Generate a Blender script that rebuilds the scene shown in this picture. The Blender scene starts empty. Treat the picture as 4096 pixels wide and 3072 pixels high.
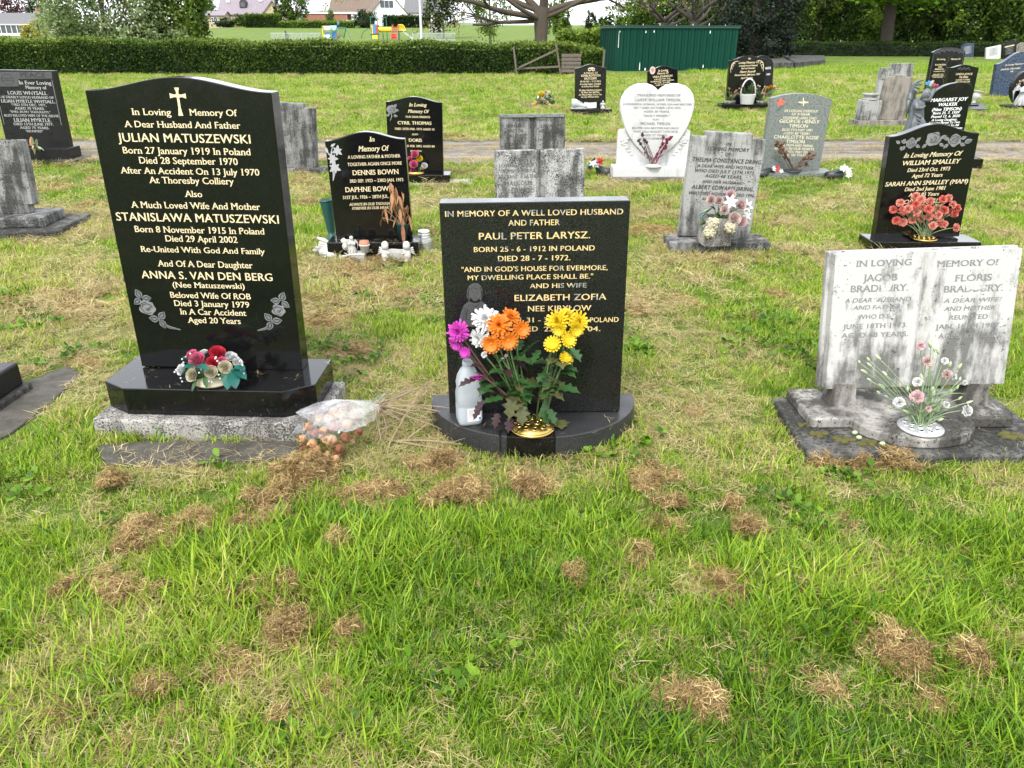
import bpy, bmesh, math, random
import numpy as np
from mathutils import Vector, Matrix, Euler, noise as mnoise

random.seed(7); RNG = np.random.default_rng(11)
S = bpy.context.scene
COL = S.collection
PI = math.pi

# ------------------------------------------------------------------ camera
CAM_H, F4, TH = 1.5, 3076.0, math.atan(0.4526)      # eye height, focal length in photo pixels, downward tilt
cT, sT = math.cos(TH), math.sin(TH)
cam_d = bpy.data.cameras.new('camera'); cam = bpy.data.objects.new('camera', cam_d); COL.objects.link(cam)
cam.location = (0, 0, CAM_H); cam.rotation_euler = (PI/2 - TH, 0, 0)
cam_d.sensor_width = 36; cam_d.lens = F4/4096*36; cam_d.clip_end = 5000; cam_d.clip_start = 0.05
S.camera = cam
S.render.resolution_x, S.render.resolution_y = 1024, 768

# ------------------------------------------------------------------ sky, sun, exposure
SUN_EL, SUN_AZ = math.radians(52), math.radians(200)   # azimuth clockwise from +Y: behind the camera
W = bpy.data.worlds.new('World'); S.world = W; W.use_nodes = True
wn = W.node_tree; wn.nodes.clear()
sky = wn.nodes.new('ShaderNodeTexSky'); sky.sky_type = 'NISHITA'; sky.sun_disc = False
sky.sun_elevation = SUN_EL; sky.sun_rotation = SUN_AZ; sky.air_density = 1.0; sky.dust_density = 2.5; sky.ozone_density = 1.0
hsv = wn.nodes.new('ShaderNodeHueSaturation'); hsv.inputs['Saturation'].default_value = 0.35
cl = wn.nodes.new('ShaderNodeMix'); cl.data_type = 'RGBA'; cl.inputs[0].default_value = 0.6
cl.inputs[7].default_value = (8.8, 9.1, 9.6, 1)       # an even veil of cloud over the whole sky
bg = wn.nodes.new('ShaderNodeBackground'); bg.inputs['Strength'].default_value = 0.15
wo = wn.nodes.new('ShaderNodeOutputWorld')
wn.links.new(sky.outputs[0], hsv.inputs['Color']); wn.links.new(hsv.outputs[0], cl.inputs[6])
wn.links.new(cl.outputs[2], bg.inputs[0]); wn.links.new(bg.outputs[0], wo.inputs[0])
sun_d = bpy.data.lights.new('sun', 'SUN'); sun_d.energy = 1.5; sun_d.angle = math.radians(12); sun_d.color = (1, 0.96, 0.9)
sun = bpy.data.objects.new('sun', sun_d); COL.objects.link(sun)
to_sun = Vector((math.sin(SUN_AZ)*math.cos(SUN_EL), math.cos(SUN_AZ)*math.cos(SUN_EL), math.sin(SUN_EL)))
sun.rotation_euler = to_sun.to_track_quat('Z', 'Y').to_euler(); sun.location = (0, 0, 30)
S.view_settings.view_transform = 'Standard'; S.view_settings.look = 'None'
S.view_settings.exposure = 1.2; S.view_settings.gamma = 1.0; S.view_settings.use_curve_mapping = False
S.render.engine = 'CYCLES'
S.cycles.max_bounces = 6; S.cycles.transparent_max_bounces = 12
S.cycles.diffuse_bounces = 2; S.cycles.glossy_bounces = 3; S.cycles.adaptive_threshold = 0.02; S.cycles.transmission_bounces = 4

# ------------------------------------------------------------------ photo pixel -> place helpers
def ray(u, v):
    a, b = (u-2048)/F4, (1536-v)/F4
    return Vector((a, cT + b*sT, -sT + b*cT))
EYE = Vector((0, 0, CAM_H))
def G(u, v, z=0.0):
    d = ray(u, v); return EYE + d*((z-CAM_H)/d.z)
def atY(u, v, Y):
    d = ray(u, v); return EYE + d*(Y/d.y)
def crop(x0, y0, k):
    return lambda x, y: (x0+x*k, y0+y*k)
K1 = crop(0, 0, .4629); K2 = crop(1000, 0, .4629); K3 = crop(2000, 0, .4629); K4 = crop(3024, 0, .4846)
K5 = crop(0, 250, .4520); K6 = crop(1050, 350, .4823); K7 = crop(1900, 250, .4219); K8 = crop(2600, 250, .4822)
L1 = crop(3300, 180, .3617); L2 = crop(3300, 480, .3617); L3 = crop(300, 280, .4944); L4 = crop(300, 1000, .5425)
L5 = crop(1100, 1250, .4219); L6 = crop(1650, 750, .4521); L7 = crop(1650, 1150, .8403); L8 = crop(3050, 950, 1.0502)

# ------------------------------------------------------------------ materials
MATS = {}
def newmat(name):
    m = bpy.data.materials.new(name); m.use_nodes = True; MATS[name] = m
    nt = m.node_tree; b = nt.nodes['Principled BSDF']
    return m, nt, b
def nd(nt, t, **kw):
    n = nt.nodes.new(t)
    for k, v in kw.items():
        if hasattr(n, k): setattr(n, k, v)
        else: n.inputs[k].default_value = v
    return n
def ramp(nt, src, stops):
    r = nt.nodes.new('ShaderNodeValToRGB'); e = r.color_ramp.elements
    while len(e) < len(stops): e.new(0.5)
    for i, (p, c) in enumerate(stops):
        e[i].position = p; e[i].color = (c[0], c[1], c[2], 1) if not isinstance(c, (int, float)) else (c, c, c, 1)
    nt.links.new(src, r.inputs[0]); return r.outputs[0]
def coords(nt, scale=(1, 1, 1), rot=(0, 0, 0)):
    tc = nt.nodes.new('ShaderNodeTexCoord'); mp = nt.nodes.new('ShaderNodeMapping')
    mp.inputs['Scale'].default_value = scale; mp.inputs['Rotation'].default_value = rot
    nt.links.new(tc.outputs['Object'], mp.inputs[0]); return mp.outputs[0]
def noise(nt, vec, scale, detail=4, rough=.6, out=0):
    n = nt.nodes.new('ShaderNodeTexNoise'); n.inputs['Scale'].default_value = scale
    n.inputs['Detail'].default_value = detail; n.inputs['Roughness'].default_value = rough
    nt.links.new(vec, n.inputs['Vector']); return n.outputs[out]
def mix(nt, fac, a, b, mode='MIX'):
    m = nt.nodes.new('ShaderNodeMix'); m.data_type = 'RGBA'; m.blend_type = mode
    for s, i in ((fac, 0), (a, 6), (b, 7)):
        if hasattr(s, 'is_linked') or isinstance(s, bpy.types.NodeSocket): nt.links.new(s, m.inputs[i])
        elif isinstance(s, (int, float)): m.inputs[i].default_value = s if i == 0 else (s, s, s, 1)
        else: m.inputs[i].default_value = (s[0], s[1], s[2], 1)
    return m.outputs[2]
def mathn(nt, op, a, b=0.0, clamp=False):
    m = nt.nodes.new('ShaderNodeMath'); m.operation = op; m.use_clamp = clamp
    for s, i in ((a, 0), (b, 1)):
        if isinstance(s, bpy.types.NodeSocket): nt.links.new(s, m.inputs[i])
        else: m.inputs[i].default_value = s
    return m.outputs[0]
def bump(nt, b, h, strength=.4, dist=.004):
    n = nt.nodes.new('ShaderNodeBump'); n.inputs['Strength'].default_value = strength; n.inputs['Distance'].default_value = dist
    nt.links.new(h, n.inputs['Height']); nt.links.new(n.outputs[0], b.inputs['Normal'])

def plain(name, c, rough=.6, var=.15, scale=30, metal=0.0, spec=.5, trans=0.0):
    m, nt, b = newmat(name)
    v = coords(nt); n = noise(nt, v, scale, 3)
    col = mix(nt, n, [x*(1-var) for x in c], [min(1, x*(1+var)) for x in c])
    nt.links.new(col, b.inputs['Base Color']); b.inputs['Roughness'].default_value = rough
    b.inputs['Metallic'].default_value = metal; b.inputs['Specular IOR Level'].default_value = spec
    if trans:
        t = nt.nodes.new('ShaderNodeBsdfTranslucent'); nt.links.new(col, t.inputs[0])
        ms = nt.nodes.new('ShaderNodeMixShader'); ms.inputs[0].default_value = trans
        o = nt.nodes['Material Output']
        nt.links.new(b.outputs[0], ms.inputs[1]); nt.links.new(t.outputs[0], ms.inputs[2]); nt.links.new(ms.outputs[0], o.inputs[0])
    return m

def granite(name, base, speck, amount=.5, scale=260, rough=.09, blotch=None, dust=.25, fleck=None):
    m, nt, b = newmat(name); v = coords(nt)
    n = noise(nt, v, scale, 2, .7)
    f = ramp(nt, n, [(amount, 0), (amount+.16, 1)])
    col = mix(nt, f, base, speck)
    if blotch:
        n2 = noise(nt, v, scale*.35, 3, .7); f2 = ramp(nt, n2, [(.5, 0), (.62, 1)])
        col = mix(nt, f2, col, blotch)
    if fleck:       # specks of dry cuttings and splashed dirt stuck to the lower part
        sx = nt.nodes.new('ShaderNodeSeparateXYZ'); nt.links.new(v, sx.inputs[0]); n4 = noise(nt, coords(nt, (1, 1, .45)), 85, 3, .7); mr = nt.nodes.new('ShaderNodeMapRange')
        for i_, q_ in ((1, 0), (2, fleck), (3, .07), (4, -.05)): mr.inputs[i_].default_value = q_
        nt.links.new(sx.outputs[2], mr.inputs[0]); f4 = ramp(nt, mathn(nt, 'ADD', n4, mr.outputs[0]), [(.70, 0), (.76, 1)]); col = mix(nt, mathn(nt, 'MULTIPLY', f4, .5), col, (.2, .18, .13))
    nt.links.new(col, b.inputs['Base Color']); b.inputs['Specular IOR Level'].default_value = .42
    d = noise(nt, v, 9, 6, .75); r = ramp(nt, d, [(.35, rough), (.75, rough+dust)])
    nt.links.new(r, b.inputs['Roughness'])
    return m

def weathered(name, light, dark, black=(.025, .025, .022), streak=.5, spots=.55, low=None, moss=0.0, scale=1.0, rough=.85, spot_scale=70):
    """rain-streaked, lichen-spotted old stone; light/dark are the stone's own colours"""
    m, nt, b = newmat(name); v = coords(nt)
    vs = coords(nt, (14*scale, 14*scale, 2.0*scale))
    n1 = noise(nt, vs, 1.0, 6, .65); n2 = noise(nt, v, 5*scale, 6, .7); n3 = noise(nt, v, spot_scale, 3, .75)
    big = mathn(nt, 'ADD', mathn(nt, 'MULTIPLY', n1, .6), mathn(nt, 'MULTIPLY', n2, .4))
    if low:      # algae and dirt grow thickest near the foot (and at the top edge) of the stone
        sx = nt.nodes.new('ShaderNodeSeparateXYZ'); nt.links.new(v, sx.inputs[0])
        for (za, zb_, am) in low:
            mr = nt.nodes.new('ShaderNodeMapRange'); mr.inputs[1].default_value = za; mr.inputs[2].default_value = zb_; mr.inputs[3].default_value = am; mr.inputs[4].default_value = 0
            nt.links.new(sx.outputs[2], mr.inputs[0]); big = mathn(nt, 'ADD', big, mr.outputs[0])
    f = ramp(nt, big, [(streak-.06, 0), (streak+.07, 1)])
    col = mix(nt, f, light, dark)
    sp = mathn(nt, 'ADD', mathn(nt, 'MULTIPLY', n3, .7), mathn(nt, 'MULTIPLY', n2, .35))
    fs = ramp(nt, sp, [(spots, 0), (spots+.05, 1)])
    col = mix(nt, fs, col, black)
    fine = noise(nt, v, 240, 2, .6)
    col = mix(nt, mathn(nt, 'MULTIPLY', fine, .3), col, dark)
    if moss:
        nm = noise(nt, v, 16, 5, .7); fm = ramp(nt, nm, [(1-moss-.03, 0), (1-moss+.04, 1)])
        col = mix(nt, fm, col, (.09, .075, .02))
    nt.links.new(col, b.inputs['Base Color']); b.inputs['Roughness'].default_value = rough
    b.inputs['Specular IOR Level'].default_value = .3
    bump(nt, b, mathn(nt, 'ADD', n3, mathn(nt, 'MULTIPLY', fine, .5)), .5, .004)
    return m

def letter_paint(name, c1, c2, c3=None, wear=.6, scale=60, rough=.35, metal=0.0):
    m, nt, b = newmat(name); v = coords(nt)
    n = noise(nt, v, 350, 2, .7); col = mix(nt, ramp(nt, n, [(.35, 0), (.65, 1)]), c1, c2)
    if c3:
        n2 = noise(nt, v, scale, 3, .6); col = mix(nt, ramp(nt, n2, [(wear, 0), (wear+.05, 1)]), col, c3)
    nt.links.new(col, b.inputs['Base Color']); b.inputs['Roughness'].default_value = rough; b.inputs['Metallic'].default_value = metal
    return m

def leafmat(name, stops, trans=.3, rough=.6, spec=.12):
    """foliage: colour by the 'tint' attribute stored on the leaves"""
    m, nt, b = newmat(name)
    a = nt.nodes.new('ShaderNodeAttribute'); a.attribute_name = 'tint'
    col = ramp(nt, a.outputs['Fac'], stops)
    nt.links.new(col, b.inputs['Base Color']); b.inputs['Roughness'].default_value = rough; b.inputs['Specular IOR Level'].default_value = spec
    t = nt.nodes.new('ShaderNodeBsdfTranslucent'); nt.links.new(col, t.inputs[0])
    ms = nt.nodes.new('ShaderNodeMixShader'); ms.inputs[0].default_value = trans
    nt.links.new(b.outputs[0], ms.inputs[1]); nt.links.new(t.outputs[0], ms.inputs[2])
    nt.links.new(ms.outputs[0], nt.nodes['Material Output'].inputs[0])
    return m

granite('black_granite', (.004, .004, .0045), (.013, .0135, .012), .52, 300, .04, dust=.14, fleck=.5)
granite('grey_black_granite', (.005, .005, .005), (.036, .037, .035), .5, 330, .06, blotch=(.013, .0135, .013), dust=.2, fleck=.4)
granite('dull_black_granite', (.009, .009, .01), (.022, .023, .022), .5, 260, .22, dust=.25)
granite('honed_granite', (.018, .018, .019), (.06, .061, .063), .5, 260, .3, dust=.3)
MATS['dull_black_granite'].node_tree.nodes['Principled BSDF'].inputs['Specular IOR Level'].default_value = .22
granite('blue_granite', (.02, .035, .07), (.13, .17, .24), .5, 55, .12, blotch=(.012, .018, .03))
granite('grey_granite', (.12, .135, .125), (.26, .28, .255), .5, 130, .35, blotch=(.07, .08, .075), dust=.3)
granite('pale_granite', (.36, .35, .33), (.14, .14, .13), .52, 170, .75, blotch=(.07, .065, .06), dust=.2)
weathered('white_marble', (.5, .5, .495), (.3, .3, .297), (.16, .16, .155), .60, .66, rough=.5, scale=.7)
weathered('book_marble', (.47, .46, .44), (.12, .118, .11), (.03, .03, .028), .56, .61, rough=.6, scale=1.3, low=[(.22, .52, .13), (.78, .7, .03)])
weathered('marble_base', (.4, .38, .35), (.06, .056, .048), (.018, .018, .016), .46, .56, moss=.27, scale=.5)
weathered('dirty_slab', (.13, .125, .115), (.035, .034, .03), (.015, .015, .013), .47, .53, moss=.3)
weathered('grey_stone', (.33, .33, .315), (.07, .07, .066), (.022, .022, .02), .6, .58, low=[(.1, .4, .15), (.78, .6, .12)])
weathered('dark_stone', (.24, .24, .23), (.045, .045, .042), (.018, .018, .017), .49, .55)
weathered('brown_stone', (.24, .22, .19), (.09, .08, .066), (.035, .033, .03), .52, .6, moss=.2)
weathered('speckled_stone', (.38, .38, .365), (.1, .1, .096), (.016, .016, .015), .5, .53, spot_scale=110)
weathered('pitted_stone', (.36, .345, .315), (.17, .16, .145), (.025, .024, .022), .5, .52, spot_scale=130)
weathered('concrete', (.2, .185, .155), (.08, .075, .062), (.05, .05, .045), .5, .6, moss=.25)
weathered('sunken_slab', (.085, .078, .064), (.045, .041, .034), (.04, .04, .036), .5, .66, moss=.28)
letter_paint('gold_paint', (.47, .34, .12), (.76, .69, .52))
letter_paint('worn_gold', (.45, .28, .05), (.74, .62, .38), (.22, .22, .21), .55, 9)
letter_paint('pale_gold', (.55, .5, .3), (.72, .68, .5), (.32, .33, .28), .55, 30)
letter_paint('silver_paint', (.26, .26, .26), (.44, .44, .43), (.09, .09, .09), .6, 25)
letter_paint('white_paint', (.75, .75, .75), (.85, .85, .85))
letter_paint('lead_letter', (.1, .1, .105), (.22, .22, .225), (.5, .5, .49), .62, 14, .6)
letter_paint('black_letter', (.015, .015, .015), (.035, .035, .035), (.15, .15, .145), .72, 20, .6)
letter_paint('faint_letter', (.05, .05, .05), (.11, .11, .108), (.2, .2, .19), .6, 16, .8)
letter_paint('etch_grey', (.1, .104, .104), (.22, .225, .225), None, rough=.7)
letter_paint('etch_pale', (.26, .26, .27), (.42, .42, .43), None, rough=.7)
letter_paint('etch_dim', (.03, .031, .031), (.075, .077, .077), None, rough=.7)
letter_paint('etch_dark', (.008, .008, .008), (.014, .014, .014), None, rough=.3)
plain('brass', (.55, .37, .11), .25, .15, 60, 1.0)
plain('tin', (.62, .63, .63), .35, .1, 60, .7)
plain('stem_green', (.09, .16, .05), .6, .3, 40, trans=.1)
plain('stem_pale', (.22, .3, .16), .6, .2, 40)
plain('stem_dry', (.27, .2, .13), .8, .35, 60)
plain('stem_dark', (.09, .05, .035), .8, .3, 60)
plain('leaf_green', (.03, .085, .02), .5, .4, 40, trans=.2)
plain('leaf_olive', (.085, .09, .03), .5, .4, 40, trans=.2)
plain('leaf_purple', (.035, .012, .017), .5, .4, 40, trans=.15)
plain('leaf_teal', (.003, .09, .07), .45, .35, 90)
plain('leaf_pale', (.42, .5, .3), .5, .3, 60, trans=.2)
plain('dry_leaf', (.33, .17, .075), .75, .5, 50, trans=.15)
plain('petal_white', (.58, .58, .57), .6, .1, 90, trans=.12)
plain('petal_cream', (.5, .46, .32), .6, .1, 60, trans=.15)
plain('petal_orange', (.62, .16, .006), .6, .35, 70, trans=.12)
plain('petal_yellow', (.6, .42, .006), .6, .25, 70, trans=.12)
plain('petal_magenta', (.42, .03, .31), .6, .3, 70, trans=.12)
plain('petal_pink', (.52, .1, .18), .6, .15, 60, trans=.15)
plain('petal_salmon', (.58, .21, .155), .6, .35, 80, trans=.1)
plain('petal_blush', (.56, .38, .38), .6, .15, 60, trans=.2)
plain('petal_coral', (.55, .12, .085), .6, .35, 80, trans=.1)
plain('petal_red', (.4, .014, .03), .6, .15, 60, trans=.1)
plain('petal_mauve', (.52, .39, .36), .6, .25, 50, trans=.1)
plain('petal_blue', (.08, .35, .8), .6, .2, 60)
plain('petal_dry', (.22, .08, .04), .8, .5, 45)
plain('petal_dry_pale', (.42, .23, .11), .8, .4, 45)
plain('resin_white', (.43, .42, .39), .6, .1, 50)
plain('resin_grey', (.36, .37, .37), .6, .25, 40)
plain('bronze_grey', (.09, .1, .11), .38, .4, 30)
plain('plastic_green', (.012, .06, .05), .4, .2, 30)
plain('plastic_black', (.025, .026, .028), .45, .2, 30)
plain('terracotta', (.38, .17, .1), .8, .2, 30)
plain('wicker', (.5, .5, .48), .7, .25, 150)
plain('soil', (.1, .05, .03), .95, .4, 40)
plain('moss', (.07, .065, .015), .95, .4, 120)

# ------------------------------------------------------------------ mesh helpers
class MB:
    def __init__(s): s.v = []; s.f = []
    def add(s, vs, fs, M=None):
        o = len(s.v)
        s.v += [tuple(M @ Vector(p)) for p in vs] if M is not None else [tuple(p) for p in vs]
        s.f += [tuple(i+o for i in f) for f in fs]; return s
    def box(s, x0, x1, y0, y1, z0, z1, M=None):
        vs = [(x, y, z) for z in (z0, z1) for y in (y0, y1) for x in (x0, x1)]
        return s.add(vs, [(0, 2, 3, 1), (4, 5, 7, 6), (0, 1, 5, 4), (2, 6, 7, 3), (0, 4, 6, 2), (1, 3, 7, 5)], M)
    def prism(s, poly, d0, d1, M=None):
        """outline in (x,z), counter-clockwise seen from the front (-y), extruded y=d0..d1"""
        n = len(poly); vs = [(x, d0, z) for x, z in poly] + [(x, d1, z) for x, z in poly]
        fs = [tuple(range(n)), tuple(reversed(range(n, 2*n)))]
        fs += [(i, n+i, n+(i+1) % n, (i+1) % n) for i in range(n)]
        return s.add(vs, fs, M)
    def slab(s, poly, z0, z1, M=None):
        """outline in (x,y) counter-clockwise from above, extruded z0..z1"""
        n = len(poly); vs = [(x, y, z0) for x, y in poly] + [(x, y, z1) for x, y in poly]
        fs = [tuple(reversed(range(n))), tuple(range(n, 2*n))]
        fs += [(i, (i+1) % n, n+(i+1) % n, n+i) for i in range(n)]
        return s.add(vs, fs, M)
    def lathe(s, prof, M=None, n=24, ax=1.0, cap=True):
        vs = []; fs = []
        for r, z in prof: vs += [(r*math.cos(2*PI*i/n), r*ax*math.sin(2*PI*i/n), z) for i in range(n)]
        for k in range(len(prof)-1):
            for i in range(n): fs.append((k*n+i, k*n+(i+1) % n, (k+1)*n+(i+1) % n, (k+1)*n+i))
        if cap: fs.append(tuple(reversed(range(n)))); fs.append(tuple(range((len(prof)-1)*n, len(prof)*n)))
        return s.add(vs, fs, M)
    def tube(s, pts, rad, n=6, cap=True):
        pts = [Vector(p) for p in pts]; m = len(pts)
        if not hasattr(rad, '__len__'): rad = [rad]*m
        vs = []; fs = []; up = None
        for i, p in enumerate(pts):
            t = (pts[min(i+1, m-1)] - pts[max(i-1, 0)])
            t = t.normalized() if t.length > 1e-9 else Vector((0, 0, 1))
            if up is None: up = t.orthogonal().normalized()
            up = (up - t*up.dot(t)); up = up.normalized() if up.length > 1e-6 else t.orthogonal().normalized()
            w = t.cross(up)
            vs += [p + (up*math.cos(2*PI*k/n) + w*math.sin(2*PI*k/n))*rad[i] for k in range(n)]
        for i in range(m-1):
            for k in range(n): fs.append((i*n+k, i*n+(k+1) % n, (i+1)*n+(k+1) % n, (i+1)*n+k))
        if cap: fs.append(tuple(reversed(range(n)))); fs.append(tuple(range((m-1)*n, m*n)))
        return s.add(vs, fs)
    def ball(s, c, r, M=None, nu=10, nv=7, jit=0.0):
        r = (r, r, r) if not hasattr(r, '__len__') else r
        vs = [(c[0], c[1], c[2]-r[2])]; fs = []
        for j in range(1, nv):
            a = -PI/2 + PI*j/nv
            for i in range(nu):
                k = 1 + (random.uniform(-jit, jit) if jit else 0)
                vs.append((c[0]+r[0]*k*math.cos(a)*math.cos(2*PI*i/nu), c[1]+r[1]*k*math.cos(a)*math.sin(2*PI*i/nu), c[2]+r[2]*k*math.sin(a)))
        vs.append((c[0], c[1], c[2]+r[2])); L = len(vs)-1
        for i in range(nu): fs.append((0, 1+(i+1) % nu, 1+i)); fs.append((L, L-nu+i, L-nu+(i+1) % nu))
        for j in range(nv-2):
            for i in range(nu): fs.append((1+j*nu+i, 1+j*nu+(i+1) % nu, 1+(j+1)*nu+(i+1) % nu, 1+(j+1)*nu+i))
        return s.add(vs, fs, M)
    def build(s, name, mat, root=None, smooth=False, bevel=0, seg=2, M=None, auto=None):
        off = Vector(root.location) if root is not None else Vector((0, 0, 0))
        vs = [(M @ Vector(p)) - off for p in s.v] if M is not None else [Vector(p)-off for p in s.v]
        me = bpy.data.meshes.new(name); me.from_pydata(vs, [], s.f); me.validate(); me.update()
        o = bpy.data.objects.new(name, me); COL.objects.link(o)
        me.materials.append(MATS[mat] if isinstance(mat, str) else mat)
        if smooth:
            me.polygons.foreach_set('use_smooth', [True]*len(me.polygons))
        if root is not None: o.parent = root
        if bevel:
            b = o.modifiers.new('bevel', 'BEVEL'); b.width = bevel; b.segments = seg; b.limit_method = 'ANGLE'; b.angle_limit = math.radians(35)
        return o

def tag(o, label, cat, group=None, kind=None):
    if label: o['label'] = label
    if cat: o['category'] = cat
    if group: o['group'] = group
    if kind: o['kind'] = kind
    return o
def thing(name, label, cat, loc, group=None):
    o = bpy.data.objects.new(name, None); COL.objects.link(o); o.location = loc; o.empty_display_size = .1
    return tag(o, label, cat, group)
def setting(name, o=None, kind='structure', label=None):
    o['kind'] = kind
    if label: o['label'] = label
    return o
def part_copy(o, root, M):
    """another piece that shares its mesh: M places it in the world"""
    c = o.copy(); COL.objects.link(c); c.parent = root
    c.matrix_basis = Matrix.Translation(-Vector(root.location)) @ M
    return c

def rotz(p, a): return Vector((p[0]*math.cos(a)-p[1]*math.sin(a), p[0]*math.sin(a)+p[1]*math.cos(a), p[2] if len(p) > 2 else 0))
def look(n, up=(0, 0, 1)):
    """matrix3 whose z axis is n"""
    n = Vector(n).normalized(); return n.to_track_quat('Z', 'Y').to_matrix().to_4x4()
def bez(a, b, c, n=6):
    a, b, c = Vector(a), Vector(b), Vector(c)
    return [(a*(1-t)**2 + b*2*t*(1-t) + c*t*t) for t in [i/n for i in range(n+1)]]

# footprints on the ground where no grass grows: (polygon list)
FOOT = []
FLUSH = set()
def foot(pts, flush=False):
    if flush: FLUSH.add(len(FOOT))
    FOOT.append([(p[0], p[1]) for p in pts])

# ------------------------------------------------------------------ lettering: outlines of the built-in font, with serifs added
CH = sorted(set("ABCDEFGHIJKLMNOPQRSTUVWXYZabcdefghijklmnopqrstuvwxyz0123456789.,~&()-'\"Ł"))
GLY = {}
def _glyphs():
    tmp = []
    def mk(t, off):
        c = bpy.data.curves.new('t', 'FONT'); c.body = t; c.resolution_u = 3; c.offset = off; c.fill_mode = 'FRONT'
        o = bpy.data.objects.new('t', c); COL.objects.link(o); tmp.append(o); return o
    objs = {(ch, st): mk(ch, off) for ch in CH for st, off in (('sans', 0.0), ('serif', 0.0))}
    wid = {ch: mk('H'+ch+'H', 0) for ch in CH}; hh = mk('HH', 0); sp = mk('H H', 0)
    bpy.context.view_layer.update(); dg = bpy.context.evaluated_depsgraph_get()
    def ext(o):
        me = o.evaluated_get(dg).to_mesh(); xs = [v.co.x for v in me.vertices]; ys = [v.co.y for v in me.vertices]
        o.evaluated_get(dg).to_mesh_clear(); return min(xs), max(xs), min(ys), max(ys)
    e = ext(hh); cap = e[3]; w0 = e[1]-e[0]
    s = ext(sp); GLY[' '] = ((s[1]-s[0]-w0)/cap, None)
    for ch in CH:
        x = ext(wid[ch]); adv = (x[1]-x[0]-w0)/cap
        for st in ('sans', 'serif'):
            ob = objs[(ch, st)].evaluated_get(dg); me = ob.to_mesh()
            vs = [(v.co.x/cap, v.co.y/cap, 0.0) for v in me.vertices]; fs = [tuple(p.vertices) for p in me.polygons]
            if st == 'serif' and ch.isalnum():
                cnt = {}
                for f in fs:
                    for i in range(len(f)):
                        k = tuple(sorted((f[i], f[(i+1) % len(f)]))); cnt.setdefault(k, []).append(f)
                xh = .74; vs0 = list(vs)
                for (a, b_), ff in cnt.items():
                    if len(ff) > 1: continue
                    (xa, ya, _), (xb, yb, _) = vs[a], vs[b_]
                    L = abs(xa-xb)
                    if abs(ya-yb) > .012 or not (.06 < L < .24): continue
                    fy = sum(vs[i][1] for i in ff[0])/len(ff[0]); below = fy > ya
                    if below and abs(ya) > .06: continue
                    if ch in 'MWVAN' and not below and not (min(xa, xb) < .14 or max(xa, xb) > max(q_[0] for q_ in vs0)-.06): continue
                    if ch in 'MN' and below and not (min(xa, xb) < .2 or max(xa, xb) > max(q_[0] for q_ in vs0)-.06): continue
                    if not below and min(abs(ya-1), abs(ya-xh), abs(ya-1.04)) > .08: continue
                    x0, x1 = min(xa, xb)-.075, max(xa, xb)+.075
                    if ch in 'bdhklpqrmnuij' and not below: x1 = max(xa, xb)+.005
                    y0, y1 = (ya, ya+.075) if below else (ya-.075, ya)
                    o = len(vs); vs += [(x0, y0, .0003), (x1, y0, .0003), (x1, y1, .0003), (x0, y1, .0003)]; fs.append((o, o+1, o+2, o+3))
            ob.to_mesh_clear()
            def fat(cp):      # bolder strokes: shifted copies laid over each other
                V, F = [], []
                for i, (dx, dy) in enumerate(cp):
                    o = len(V); V += [(x+dx, y+dy, d+.0002*i) for x, y, d in vs]; F += [tuple(k+o for k in f) for f in fs]
                return V, F
            if st == 'serif': GLY[(ch, st)] = (adv,) + fat(((0, 0), (.045, 0)))
            else:
                GLY[(ch, 'sans')] = (adv+.03,) + fat(((0, 0), (.05, .01))); GLY[(ch, 'bold')] = (adv+.08,) + fat(((0, 0), (.07, .02), (.035, -.03), (.1, 0)))
    for o in tmp:
        c = o.data; bpy.data.objects.remove(o); bpy.data.curves.remove(c)
_glyphs()
def text_geo(mb, txt, xl, xr, zb, cap, style='serif', shear=0.0, y=-.0012, M=None, slope=0.0):
    tot = 0
    for c in txt: tot += GLY[' '][0] if c == ' ' else GLY[(c, style)][0]
    sx = (xr-xl)/tot; x = 0; k = 0
    for c in txt:
        if c == ' ': x += GLY[' '][0]; continue
        adv, vs, fs = GLY[(c, style)]
        mb.add([(xl+(x+px+shear*py)*sx, y-.00006*(k % 2)-pd, zb+py*cap+slope*(x+px)*sx) for px, py, pd in vs], fs, M)
        x += adv; k += 1

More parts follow.
